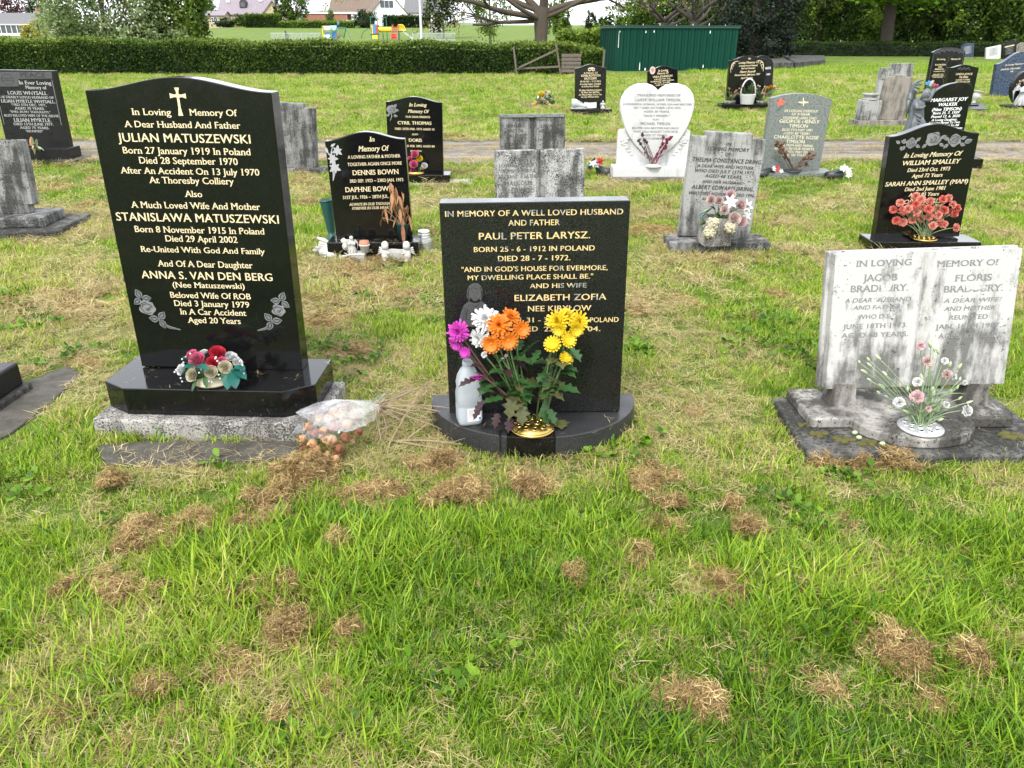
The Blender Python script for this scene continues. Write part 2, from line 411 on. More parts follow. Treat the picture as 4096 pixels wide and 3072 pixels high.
# ------------------------------------------------------------------ upright stones fitted to their corners in the photo
class Fr:
    def __init__(s, bl, br, tl, tr, z0, yaw=None, lean=0.0):
        A, B = G(*bl, z0), G(*br, z0)
        s.o = (A+B)/2
        if yaw is None: ex = (B-A).normalized()
        else:
            ex = Vector((math.cos(yaw), math.sin(yaw), 0))
        nb = Vector((-ex.y, ex.x, 0)); up = (Vector((0, 0, 1))*math.cos(lean) + nb*math.sin(lean))
        n = ex.cross(up)*-1.0     # points to the viewer's far side
        s.ex, s.n, s.ez = ex, up.cross(ex).normalized(), up
        a, b, c, d = s.loc(*bl), s.loc(*br), s.loc(*tl), s.loc(*tr)
        top = ((c[0]+d[0])/2, (c[1]+d[1])/2); bot = ((a[0]+b[0])/2, (a[1]+b[1])/2)
        roll = math.atan2(top[0]-bot[0], top[1]-bot[1])
        s.w = ((b[0]-a[0]) + (d[0]-c[0]))/2; s.wb = b[0]-a[0]; s.wt = d[0]-c[0]
        s.h = math.hypot(top[0]-bot[0], top[1]-bot[1])
        ez = (s.ez*math.cos(roll) + s.ex*math.sin(roll)); ex = (s.ex*math.cos(roll) - s.ez*math.sin(roll))
        s.ex, s.ez = ex, ez; s.roll = roll
        s.M = Matrix(((ex.x, s.n.x, ez.x, s.o.x), (ex.y, s.n.y, ez.y, s.o.y), (ex.z, s.n.z, ez.z, s.o.z), (0, 0, 0, 1)))
        s.yaw = math.atan2(s.ex.y, s.ex.x); s.z0 = z0
        s.MB_ = Matrix.Translation((s.o.x, s.o.y, 0)) @ Matrix.Rotation(s.yaw, 4, 'Z')   # level frame on the ground
    def loc(s, u, v):
        d = ray(u, v); t = (s.o-EYE).dot(s.n)/d.dot(s.n); p = EYE+d*t-s.o
        return (p.dot(s.ex), p.dot(s.ez))
    def text(s, lines, K, mat, root, style='serif', shear=0.0, name='inscription', y=-.0012):
        mb = MB()
        for ln in lines:
            t, xl, xr, yb, cap = ln[:5]; st = ln[5] if len(ln) > 5 else style; sh = ln[6] if len(ln) > 6 else shear
            KK = ln[7] if len(ln) > 7 else K
            um = (xl+xr)/2; a = s.loc(*KK(xl, yb)); b = s.loc(*KK(xr, yb)); m = s.loc(*KK(um, yb)); c = s.loc(*KK(um, yb-cap))
            text_geo(mb, t, a[0], b[0], m[1], c[1]-m[1], st, sh, y)
        return mb.build(name, mat, root, M=s.M)

def ogee(w, h, rise, n=28, p=1.0):
    pts = [(-w/2, 0), (w/2, 0)]
    for i in range(n+1):
        x = w/2 - w*i/n; pts.append((x, h + rise*(0.5+0.5*math.cos(2*PI*x/w))**p))
    return pts
def arch(w, h, rise, n=24):
    pts = [(-w/2, 0), (w/2, 0)]
    for i in range(n+1):
        x = w/2 - w*i/n; pts.append((x, h + rise*math.sqrt(max(0, 1-(2*x/w)**2)) if rise >= w/2.2 else h + rise*(1-(2*x/w)**2)))
    return pts
def rect(w, h): return [(-w/2, 0), (w/2, 0), (w/2, h), (-w/2, h)]
def stepped(w, h, sw, sh, sh2=None):
    return [(-w/2, 0), (w/2, 0), (w/2, h), (w/2-sw, h), (w/2-sw, h+sh), (-w/2+sw, h+sh), (-w/2+sw, h), (-w/2, h)]
# ================================================================== GROUND
def smooth(a, b, x): t = np.clip((x-a)/(b-a), 0, 1); return t*t*(3-2*t)
def terrain(X, Y):
    z = np.interp(Y, [-1e4, 40, 115, 185, 205, 260, 1e5], [0, 0, 1.0, 3.1, 3.9, 4.3, 4.3])
    return z*(.45+.55*smooth(-95, -60, X)) * (1-.75*smooth(20, 60, X))
def tz(X, Y): return float(terrain(np.array(X), np.array(Y)))
xs = np.concatenate([np.linspace(-900, -60, 22), np.linspace(-56, 56, 57), np.linspace(60, 900, 22)])
ys = np.concatenate([np.linspace(-40, 40, 33), np.linspace(45, 260, 44), np.linspace(300, 2500, 20)])
XX, YY = np.meshgrid(xs, ys); ZZ = terrain(XX, YY)
nx, ny = len(xs), len(ys); mb = MB()
mb.v = [tuple(p) for p in np.stack([XX.ravel(), YY.ravel(), ZZ.ravel()], 1)]
mb.f = [(j*nx+i, j*nx+i+1, (j+1)*nx+i+1, (j+1)*nx+i) for j in range(ny-1) for i in range(nx-1)]
m, nt, b = newmat('lawn'); v = coords(nt)
n1 = noise(nt, v, .35, 5, .6); n2 = noise(nt, v, 3.2, 6, .65); n3 = noise(nt, v, 60, 4, .7)
g = mix(nt, ramp(nt, n1, [(.35, 0), (.65, 1)]), (.085, .14, .018), (.13, .19, .03))
g = mix(nt, ramp(nt, n2, [(.54, 0), (.68, 1)]), g, (.26, .24, .09))
g = mix(nt, mathn(nt, 'MULTIPLY', ramp(nt, n3, [(.35, 0), (.7, 1)]), .6), g, (.045, .08, .014))
nt.links.new(g, b.inputs['Base Color']); b.inputs['Roughness'].default_value = .9; b.inputs['Specular IOR Level'].default_value = .15
bump(nt, b, n3, .8, .03)
setting('ground', mb.build('ground', 'lawn', smooth=True))

# gravel track across the cemetery
m, nt, b = newmat('gravel'); v = coords(nt); vx = coords(nt, (.25, 2.2, 1))
n1 = noise(nt, vx, 1.6, 5, .6); n2 = noise(nt, v, 45, 4, .75); n4 = noise(nt, v, 7, 5, .7)
c = mix(nt, ramp(nt, n2, [(.3, 0), (.7, 1)]), (.13, .12, .108), (.28, .26, .235))
c = mix(nt, ramp(nt, n1, [(.45, 0), (.62, 1)]), c, (.12, .088, .05)); c = mix(nt, ramp(nt, n4, [(.58, 0), (.66, 1)]), c, (.22, .19, .1))
nt.links.new(c, b.inputs['Base Color']); b.inputs['Roughness'].default_value = .95; bump(nt, b, n2, 1.0, .02)
mb = MB(); N = 120; Y0, Y1 = 10.35, 12.55
for i in range(N+1):
    x = -30+60*i/N; w1 = .14*math.sin(x*1.7)+.1*math.sin(x*4.1+1); w2 = .12*math.sin(x*2.1+2)+.1*math.sin(x*3.7)
    mb.v += [(x, Y0+w1, .006), (x, Y1+w2, .006)]
mb.f = [(2*i, 2*i+2, 2*i+3, 2*i+1) for i in range(N)]
setting('gravel_track', mb.build('gravel_track', 'gravel'))
m, nt, b = newmat('tarmac'); v = coords(nt); n2 = noise(nt, v, 60, 4, .7)
nt.links.new(mix(nt, n2, (.06, .06, .062), (.14, .135, .13)), b.inputs['Base Color']); b.inputs['Roughness'].default_value = .9
mb = MB(); q = [(16, 33.5), (60, 32.6), (60, 35.4), (16, 36.0), (13.6, 35.2)]
setting('tarmac_path', mb.add([(x, y, .008) for x, y in q], [(0, 1, 2, 3, 4)]).build('tarmac_path', 'tarmac'))

# ================================================================== FOLIAGE TOOLS
def npmesh(name, V, nq, mat, root, tint=None, k=4):
    """nq faces of k corners each, vertices in order"""
    off = np.array(root.location) if root is not None else np.zeros(3)
    me = bpy.data.meshes.new(name); V = (V-off).astype(np.float32)
    me.vertices.add(len(V)); me.vertices.foreach_set('co', V.ravel())
    me.loops.add(nq*k); me.loops.foreach_set('vertex_index', np.arange(nq*k, dtype=np.int32))
    me.polygons.add(nq); me.polygons.foreach_set('loop_start', np.arange(0, nq*k, k, dtype=np.int32))
    me.update(calc_edges=True)
    if tint is not None:
        a = me.attributes.new('tint', 'FLOAT', 'POINT'); a.data.foreach_set('value', np.repeat(tint, k).astype(np.float32))
    me.materials.append(MATS[mat]); o = bpy.data.objects.new(name, me); COL.objects.link(o)
    if root is not None: o.parent = root
    return o
def leafquads(P, size, asp=.6, flat=0.0, var=.4, hang=0.0):
    n = len(P); a = RNG.normal(size=(n, 3)); a[:, 2] -= hang*1.5; a /= np.linalg.norm(a, axis=1)[:, None]
    r = RNG.normal(size=(n, 3)); r[:, 2] += flat*2
    s = np.cross(a, r); s /= np.linalg.norm(s, axis=1)[:, None]+1e-9
    sz = (size*(1+var*RNG.uniform(-1, 1, n)))[:, None]
    tip = P+a*sz*.55; base = P-a*sz*.55; l = P+s*sz*asp*.5+a*sz*.06; rr = P-s*sz*asp*.5+a*sz*.06
    return np.stack([base, l, tip, rr], 1).reshape(-1, 3)
def crown_pts(ells, n, shell=.55, clump=.0, nclump=40):
    """points in a union of ellipsoids, gathered into uneven clumps"""
    out = []; vol = np.array([e[1][0]*e[1][1]*e[1][2] for e in ells])**.75; vol /= vol.sum()
    T = []
    for (c, r), f in zip(ells, vol):
        m_ = max(8, int(n*f)); nc = max(6, int(nclump*f))
        d = RNG.normal(size=(nc, 3)); d /= np.linalg.norm(d, axis=1)[:, None]
        cc = d*(shell+(1-shell)*RNG.uniform(0, 1, nc)**.6)[:, None]
        idx = RNG.integers(0, nc, m_); g = RNG.normal(size=(m_, 3))*clump*RNG.uniform(.5, 1.2, nc)[idx][:, None]
        out.append(np.array(c)+(cc[idx]+g)*np.array(r)); T.append(np.clip(.5+.22*RNG.normal(size=nc)[idx]+.16*RNG.normal(size=m_), 0, 1))
    return np.concatenate(out), np.concatenate(T)
def branch(mb, p, d, L, r, depth, R, tips, spread=.7, grav=0.0, segs=4, taper=.55):
    pts = [p]; rad = [r]; dd = Vector(d)
    for i in range(segs):
        dd = (dd + Vector((R.uniform(-.22, .22), R.uniform(-.22, .22), R.uniform(-.15, .2)-grav))).normalized()
        pts.append(pts[-1]+dd*L/segs); rad.append(r*(1-(1-taper)*(i+1)/segs))
    mb.tube(pts, rad, 7 if r > .08 else 5 if r > .02 else 3, cap=False)
    if depth == 0: tips += pts[1:]; return
    for k in range(R.choice((2, 3, 3))):
        j = R.randint(max(1, segs-2), segs); ax = Vector((R.uniform(-1, 1), R.uniform(-1, 1), R.uniform(-.5, .8)))
        nd_ = (dd + ax*spread).normalized(); branch(mb, pts[j], nd_, L*R.uniform(.55, .8), rad[j]*.72, depth-1, R, tips, spread, grav, segs, taper)
def tree(name, label, base, height, ells, n, size, mat, trunk_r=.15, bark='bark', clump=.16, nclump=60, shell=.5, asp=.6, hang=0, seed=1, lean=(0, 0), group=None, limbs=4):
    base = Vector(base); rt = thing(name, label, 'tree', base, group); R = random.Random(seed)
    mb = MB(); tips = []
    top = base+Vector((lean[0], lean[1], height*.62)); pts = bez(base-Vector((0, 0, .1)), base+Vector((lean[0]*.3, lean[1]*.3, height*.3)), top, 6)
    mb.tube(pts, [trunk_r*1.25]+[trunk_r*(1-.1*i) for i in range(6)], 9, cap=False)
    for k in range(limbs):
        a = R.uniform(0, 6.28); j = R.randint(2, 5)
        branch(mb, pts[j], (math.cos(a)*.9, math.sin(a)*.9, R.uniform(.3, .9)), height*.3, trunk_r*.5, 1, R, tips)
    mb.build('trunk', bark, rt, smooth=True)
    P, T = crown_pts([((base.x+c[0], base.y+c[1], base.z+c[2]), r) for c, r in ells], n, shell, clump, nclump)
    npmesh('crown', leafquads(P, size, asp, hang=hang), len(P), mat, rt, T)
    return rt
plain('bark', (.13, .105, .08), .95, .5, 9); plain('bark_dark', (.045, .036, .028), .95, .5, 9); plain('twig', (.065, .05, .035), .95, .4, 9)
plain('hedge_core', (.018, .026, .011), 1, .4, 12)
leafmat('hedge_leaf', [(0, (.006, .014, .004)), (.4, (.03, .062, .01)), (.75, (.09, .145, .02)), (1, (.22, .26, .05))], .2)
leafmat('pale_leaf', [(0, (.06, .10, .025)), (.5, (.2, .27, .10)), (1, (.42, .48, .26))], .3)
leafmat('fresh_leaf', [(0, (.025, .055, .008)), (.5, (.08, .14, .018)), (1, (.19, .26, .04))], .3)
leafmat('bright_leaf', [(0, (.05, .11, .006)), (.5, (.13, .26, .015)), (1, (.26, .42, .035))], .4)
leafmat('dark_leaf', [(0, (.004, .009, .003)), (.5, (.012, .028, .006)), (1, (.045, .08, .014))], .2)
leafmat('wood_leaf', [(0, (.006, .014, .003)), (.5, (.035, .072, .01)), (1, (.16, .24, .03))], .25)
leafmat('yew_leaf', [(0, (.005, .009, .006)), (.5, (.014, .022, .014)), (1, (.045, .06, .042))], .1)
leafmat('red_leaf', [(0, (.04, .012, .012)), (1, (.14, .05, .05))], .2)
leafmat('bud_leaf', [(0, (.12, .1, .03)), (.5, (.2, .2, .06)), (1, (.32, .32, .12))], .3)
leafmat('gold_leaf', [(0, (.18, .17, .02)), (1, (.42, .38, .05))], .25)

def hedge(name, label, x0, x1, y0, y1, h0, h1, n, size, mat='hedge_leaf', jag=.08, zb=0.0, yaw=0.0, xbrown=None):
    rt = thing(name, label, 'hedge', ((x0+x1)/2, (y0+y1)/2, zb)); seg = max(4, int((x1-x0)/1.2)); mb = MB()
    def top(x): return h0+(h1-h0)*(x-x0)/(x1-x0)+.05*math.sin(x*1.3)+.035*math.sin(x*3.1+1)
    ring = []
    for i in range(seg+1):
        x = x0+.1+(x1-x0-.2)*i/seg; t = top(x)-.12; ring.append([(x, y0+.34, zb-.1), (x, y0+.36, zb+t*.6), (x, y0+.4, zb+t-.08), (x, y1-.4, zb+t-.08), (x, y1-.34, zb-.1)])
    mb.v = [p for r in ring for p in r]; mb.f = [(5*i+k, 5*i+5+k, 5*i+6+k, 5*i+1+k) for i in range(seg) for k in range(4)] + [(0, 1, 2, 3, 4), tuple(5*seg+k for k in (4, 3, 2, 1, 0))]
    mb.build('branches', 'hedge_core', rt)
    A = (h0+h1)/2; Bt = (y1-y0); nf = int(n*A/(A+Bt*.7)); X = RNG.uniform(x0, x1, n); T = np.array([top(x) for x in X])
    Y = np.empty(n); Z = np.empty(n)
    Z[:nf] = RNG.uniform(0.0, 1, nf)**.9*T[:nf]; bump_ = .10*np.sin(X*2.3)+.07*np.sin(X*5.1+Z*4)
    Y[:nf] = y0+.08+bump_[:nf]*.6+np.abs(RNG.normal(0, jag, nf)); Y[nf:] = RNG.uniform(y0, y1, n-nf); Z[nf:] = T[nf:]+RNG.normal(-.02, jag*.7, n-nf)
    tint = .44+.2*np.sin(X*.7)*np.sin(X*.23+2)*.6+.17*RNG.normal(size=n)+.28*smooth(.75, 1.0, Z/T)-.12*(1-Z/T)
    P = np.stack([X, Y, Z+zb], 1)
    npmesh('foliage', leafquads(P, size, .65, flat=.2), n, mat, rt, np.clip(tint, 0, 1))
    return rt
# long clipped hedge and its return to the shed
hx = atY(2440, 290, 35).x
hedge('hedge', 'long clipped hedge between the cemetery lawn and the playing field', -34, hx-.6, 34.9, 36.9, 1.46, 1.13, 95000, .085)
hedge('hedge', 'low dark clipped hedge under the woodland trees behind the far headstones', 7.5, 52, 57.2, 58.8, 1.05, 1.1, 24000, .11, 'dark_leaf')

# ================================================================== TREES AND BUSHES
def px(u, Y, v=150): return atY(u, v, Y).x
x = px(430, 46); tree('whitebeam_tree', 'broad pale silvery-green tree rising behind the long hedge', (x, 46, 0), 8, [((0, 0, 3.8), (3.4, 2.6, 3.6)), ((2.2, .3, 1.4), (2.2, 2, 1.2)), ((-1.6, 0, 1.7), (2, 2, 1.4)), ((.3, -.3, 5.6), (2.6, 2.2, 2.2))], 34000, .17, 'pale_leaf', .16, clump=.13, nclump=240, shell=.45, seed=2)
x = px(728, 48); tree('field_tree', 'fresh green feathery tree next to the pale silvery tree', (x, 48, 0), 8, [((0, 0, 3.3), (1.75, 1.7, 3.2)), ((.5, 0, 5), (1.6, 1.6, 2.5)), ((-.5, 0, 1.6), (1.6, 1.5, 1.5))], 24000, .16, 'fresh_leaf', .12, clump=.13, nclump=170, seed=3, hang=.4)
def bg_tree(name, label, u0, u1, Y, h, mat, n, size, seed, ratio=1.0, low=.1, group=None, bark='bark'):
    x0, x1 = px(u0, Y), px(u1, Y); c = (x0+x1)/2; r = (x1-x0)/2
    return tree(name, label, (c, Y, tz(c, Y)), h, [((0, 0, h*.58), (r, r*ratio, h*(.5-low*.3))), ((r*.3, -.2, h*.36), (r*.8, r*.8, h*.32)), ((-r*.35, 0, h*.4), (r*.75, r*.8, h*.34))], n, size, mat, max(.1, r*.06), bark, .14, 90, seed=seed, group=group)
bg_tree('copper_beech', 'dark red-leaved tree behind the left bungalow', 0, 120, 235, 14, 'red_leaf', 3500, .5, 4)
bg_tree('conifer', 'dark green tree behind the end of the bungalow roof', 135, 215, 235, 15, 'dark_leaf', 3500, .45, 5)
bg_tree('garden_tree', 'dark tree left of the copper-red one', -140, 10, 250, 13, 'wood_leaf', 3000, .5, 51)
bg_tree('garden_tree', 'rounded green tree standing beside the stone house with the dormer', 1112, 1243, 190, 10, 'wood_leaf', 6000, .38, 6, low=.4)
bg_tree('garden_tree', 'yellow-green tree left of the stone house', 800, 880, 208, 9, 'fresh_leaf', 3000, .4, 7)
bg_tree('garden_tree', 'loose budding tree behind the brown-roofed bungalow', 1290, 1400, 228, 13, 'bud_leaf', 1500, .35, 8)
bg_tree('garden_tree', 'tall thin-leaved tree behind the white gabled house', 1380, 1480, 235, 14, 'bud_leaf', 1400, .35, 81)
bg_tree('ivy_tree', 'dark ivy-clad tree between the lamp post and the big bare tree', 1700, 1850, 120, 12, 'dark_leaf', 6000, .3, 9)
bg_tree('field_tree', 'olive budding tree standing left of the big bare tree trunk', 1880, 2040, 85, 9, 'fresh_leaf', 4500, .2, 10)
bg_tree('field_tree', 'bushy green tree right of the big bare trunk', 2190, 2280, 80, 5.2, 'fresh_leaf', 4000, .2, 11, low=.6)
bg_tree('conifer', 'small dark conifer standing in the field beside the green shed', 2335, 2385, 90, 3.6, 'dark_leaf', 2500, .17, 12, low=.7)
bg_tree('field_tree', 'low green tree just left of the shed roof', 2380, 2460, 85, 3.2, 'wood_leaf', 2500, .2, 13, low=.7)
bg_tree('field_tree', 'yellow-green tree showing above the green shed', 2460, 2640, 70, 4.4, 'fresh_leaf', 5000, .18, 14, low=.6)
for i, (u0, u1, Y, h, m_, lab) in enumerate(((2560, 2960, 72, 12, 'wood_leaf', 'dark leafy tree behind the right half of the shed'), (3120, 3420, 68, 13, 'wood_leaf', 'woodland tree behind the yew and ledger tombs'), (3380, 3640, 70, 14, 'wood_leaf', 'woodland tree behind the leaning trunk'), (3580, 3860, 66, 13, 'wood_leaf', 'dark woodland tree right of the leaning trunk'), (3800, 4130, 64, 12, 'wood_leaf', 'lighter woodland tree behind the far headstones'), (4050, 4400, 62, 12, 'fresh_leaf', 'mid-green tree at the far end of the dark hedge'))):
    x0, x1 = px(u0, Y), px(u1, Y); c = (x0+x1)/2; r = (x1-x0)/2+.6
    tree('woodland_tree', lab, (c, Y, tz(c, Y)), h, [((0, 0, h*.5), (r, r*.9, h*.48)), ((r*.4, -r*.4, h*.22), (r*.8, r*.6, h*.22)), ((-r*.4, -r*.4, h*.25), (r*.8, r*.6, h*.24))], 9000, .26, m_, .25, 'bark_dark', .13, 130, seed=20+i, group='woodland trees')
# a backing wood so that no daylight shows low between the trunks
P, T = crown_pts([((px(u, 84), 84, 3.5+1.5*(i % 2)), (4.2, 2.5, 4.6)) for i, u in enumerate((2650, 2750, 2850, 2950, 3050, 3150, 3250, 3350, 3450, 3550, 3650, 3750, 3850, 3950, 4050, 4150, 4250, 4350))], 46000, .1, .4, 500)
o = npmesh('woodland', leafquads(P, .45), len(P), 'dark_leaf', None, T); tag(o, 'deep dark mass of woodland behind the cemetery trees', 'woodland', kind='stuff')
# yew
x = px(3020, 50); tree('yew_tree', 'massive dark grey-green yew with a skirt to the ground beside the green shed', (x, 50, 0), 10, [((0, 0, 3.2), (2.5, 2.2, 3.4)), ((.3, 0, 6.5), (2.8, 2.3, 3)), ((-.6, -.3, 1.2), (2.3, 2, 1.4)), ((.7, -.3, 1.2), (1.7, 1.8, 1.4))], 34000, .15, 'yew_leaf', .35, 'bark_dark', .15, 200, shell=.7, seed=31)
# horse chestnut with the leaning trunk and bright hanging leaves
cb = G(*K4(1055, 488)); rt = thing('chestnut_tree', 'horse chestnut with leaning bare trunk and bright green hanging leaves', 'tree', cb)
tp = atY(*K4(1115, 40), cb.y); mb = MB(); R = random.Random(5); tips = []
pts = [cb-Vector((0, 0, .1)), cb+(tp-cb)*.12, cb+(tp-cb)*.35, cb+(tp-cb)*.7, tp, tp+(tp-cb)*.25+Vector((.1, 0, .4))]
mb.tube(pts, [.62, .5, .42, .39, .4, .38], 12, cap=False)
for a in range(8): branch(mb, pts[4+a % 2], (math.cos(a*.8), math.sin(a*.8), .5), 3.6, .17, 2, R, tips, .8)
mb.build('trunk', 'bark_dark', rt, smooth=True)
C0 = tp+Vector((0, 0, 2.15)); P, T = crown_pts([(C0, (5.2, 4, 2.6)), (C0+Vector((-2.5, -1, -.9)), (2.6, 2, 1.2)), (C0+Vector((2.6, -1, -.8)), (2.8, 2, 1.2)), (C0+Vector((0.6, -1.6, -1.3)), (2, 1.2, .9))], 2600, .5, .14, 140)
V = []; TT = []
for p, t in zip(P, T):     # palmate leaves: five drooping leaflets each
    yw = R.uniform(0, 6.28)
    for k in range(5):
        a = yw+(k-2)*.55; d = np.array([math.cos(a), math.sin(a), -.55-.2*R.random()]); d /= np.linalg.norm(d); s = np.cross(d, [0, 0, 1]); s /= np.linalg.norm(s); L_ = .30+.06*R.random()
        V += [p, p+d*L_*.65+s*.075, p+d*L_, p+d*L_*.65-s*.075]; TT.append(t)
npmesh('crown', np.array(V), len(TT), 'bright_leaf', rt, np.array(TT))
# the big bare tree behind the hedge
bt = Vector((px(2164, 39), 39, 0)); rt = thing('budding_tree', 'big spreading tree with thick forked trunk and bare budding branches', 'tree', bt)
mb = MB(); R = random.Random(12); tips = []
fk = bt+Vector((0, 0, 2.2)); mb.tube([bt-Vector((0, 0, .1)), bt+Vector((-.02, 0, .7)), bt+Vector((0, 0, 1.5)), fk, fk+Vector((.05, 0, .5))], [.42, .32, .3, .36, .34], 12, cap=False)
for (d, L_, r_, dep) in (((-.55, .1, .85), 2.6, .2, 3), ((.35, .1, .95), 2.8, .22, 3), ((.0, -.4, .9), 2.5, .18, 3), ((-.97, -.1, .18), 4.2, .15, 3), ((.95, .1, .3), 3.6, .15, 3), ((.8, -.2, .12), 3.0, .1, 3), ((-.9, .2, -.02), 3.2, .11, 3), ((-.6, -.5, .3), 3, .12, 3), ((.9, .3, .45), 4.5, .15, 3), ((-.95, .3, .35), 4.5, .14, 3)):
    branch(mb, fk+Vector((0, 0, R.uniform(-.25, .4))), d, L_, r_, dep, R, tips, .75, .02, 5, .5)
mb.build('trunk', 'twig', rt, smooth=True)
tp_ = np.array([list(t) for t in tips]); tp_ = tp_[RNG.integers(0, len(tp_), 5200)]+RNG.normal(0, .12, (5200, 3))
npmesh('buds', leafquads(tp_, .10, .5, hang=.6), len(tp_), 'bud_leaf', rt, np.clip(RNG.normal(.5, .25, len(tp_)), 0, 1))
# bare twiggy trees behind the shed
for i, (u, Y, h, lab) in enumerate(((2760, 60, 8, 'bare twisted tree standing behind the green shed'), (2640, 64, 7, 'thin bare tree behind the middle of the green shed'))):
    b0 = Vector((px(u, Y), Y, 0)); rt = thing('bare_tree', lab, 'tree', b0); mb = MB(); R = random.Random(40+i); tips = []
    mb.tube([b0-Vector((0, 0, .1)), b0+Vector((.1, 0, 1.2)), b0+Vector((.25, 0, 2.4))], [.4, .33, .3], 9, cap=False)
    for k in range(6): branch(mb, b0+Vector((.25, 0, 2.0+.12*k)), (math.cos(k*1.05), .4*math.sin(k), .5), h*.3, .15, 3, R, tips, .8)
    mb.build('trunk', 'bark_dark', rt, smooth=True)
# bushes beyond the field
def bush(label, u0, u1, vt, Y, mat, n, size, name='bush'):
    x0, x1 = px(u0, Y), px(u1, Y); c = (x0+x1)/2; r = (x1-x0)/2; z0 = tz(c, Y); h = atY((u0+u1)/2, vt, Y).z-z0
    rt = thing(name, label, 'bush', (c, Y, z0)); P, T = crown_pts([((c, Y, z0+h*.5), (r, max(1, r*.7), h*.52)), ((c-r*.4, Y-.3, z0+h*.3), (r*.6, r*.6, h*.34)), ((c+r*.4, Y-.3, z0+h*.32), (r*.6, r*.6, h*.34))], n, .6, .18, 50)
    npmesh('foliage', leafquads(P, size), len(P), mat, rt, T); MB().ball((c, Y, z0+h*.4), (r*.7, max(.6, r*.5), h*.4)).build('branches', 'hedge_core', rt)
bush('round dark bush before the white gabled house', 1415, 1520, 46, 185, 'dark_leaf', 3500, .3)
bush('dark rounded shrub in front of the stone house wall', 868, 945, 72, 196, 'dark_leaf', 1500, .3)
bush('green garden shrub beside the stone house', 940, 1030, 55, 196, 'wood_leaf', 2000, .3)
bush('clipped golden conifer hedge end near the bungalow', 118, 205, 70, 130, 'gold_leaf', 3000, .22)
bush('lower golden bush beside the bungalow conservatory', 90, 148, 98, 120, 'gold_leaf', 1800, .2)
bush('shrub before the brick garden wall', 1310, 1345, 42, 192, 'fresh_leaf', 1200, .3)
def far_hedge(label, u0, u1, vt, Y, mat='wood_leaf'):
    x0, x1 = px(u0, Y), px(u1, Y); zb = tz((x0+x1)/2, Y); h = atY((u0+u1)/2, vt, Y).z-zb
    hedge('hedge', label, x0, x1, Y, Y+2.2, h, h, 3500, .32, mat, .25, zb)
far_hedge('garden hedge below the stone house at the field top', 985, 1130, 60, 186)
far_hedge('dark garden hedge before the white gabled house', 1535, 1722, 66, 186, 'dark_leaf')
far_hedge('overgrown grassy bank hedge along the field top', 1120, 1420, 88, 183, 'fresh_leaf')
far_hedge('low hedge edging the field before the shed', 2230, 2470, 140, 62, 'fresh_leaf')
# distant hills
mb = MB(); N = 60
for i in range(N+1):
    x = -1500+3000*i/N; h = 26+16*math.sin(i*.35)+9*math.sin(i*.9+1); mb.v += [(x, 1500, -5), (x, 1650, h*.7), (x, 1800, h), (x, 2100, h*.8)]
mb.f = [(4*i+k, 4*i+4+k, 4*i+5+k, 4*i+1+k) for i in range(N) for k in range(3)]
plain('hill_green', (.12, .16, .1), 1, .4, .02); setting('hills', mb.build('hills', 'hill_green', smooth=True))

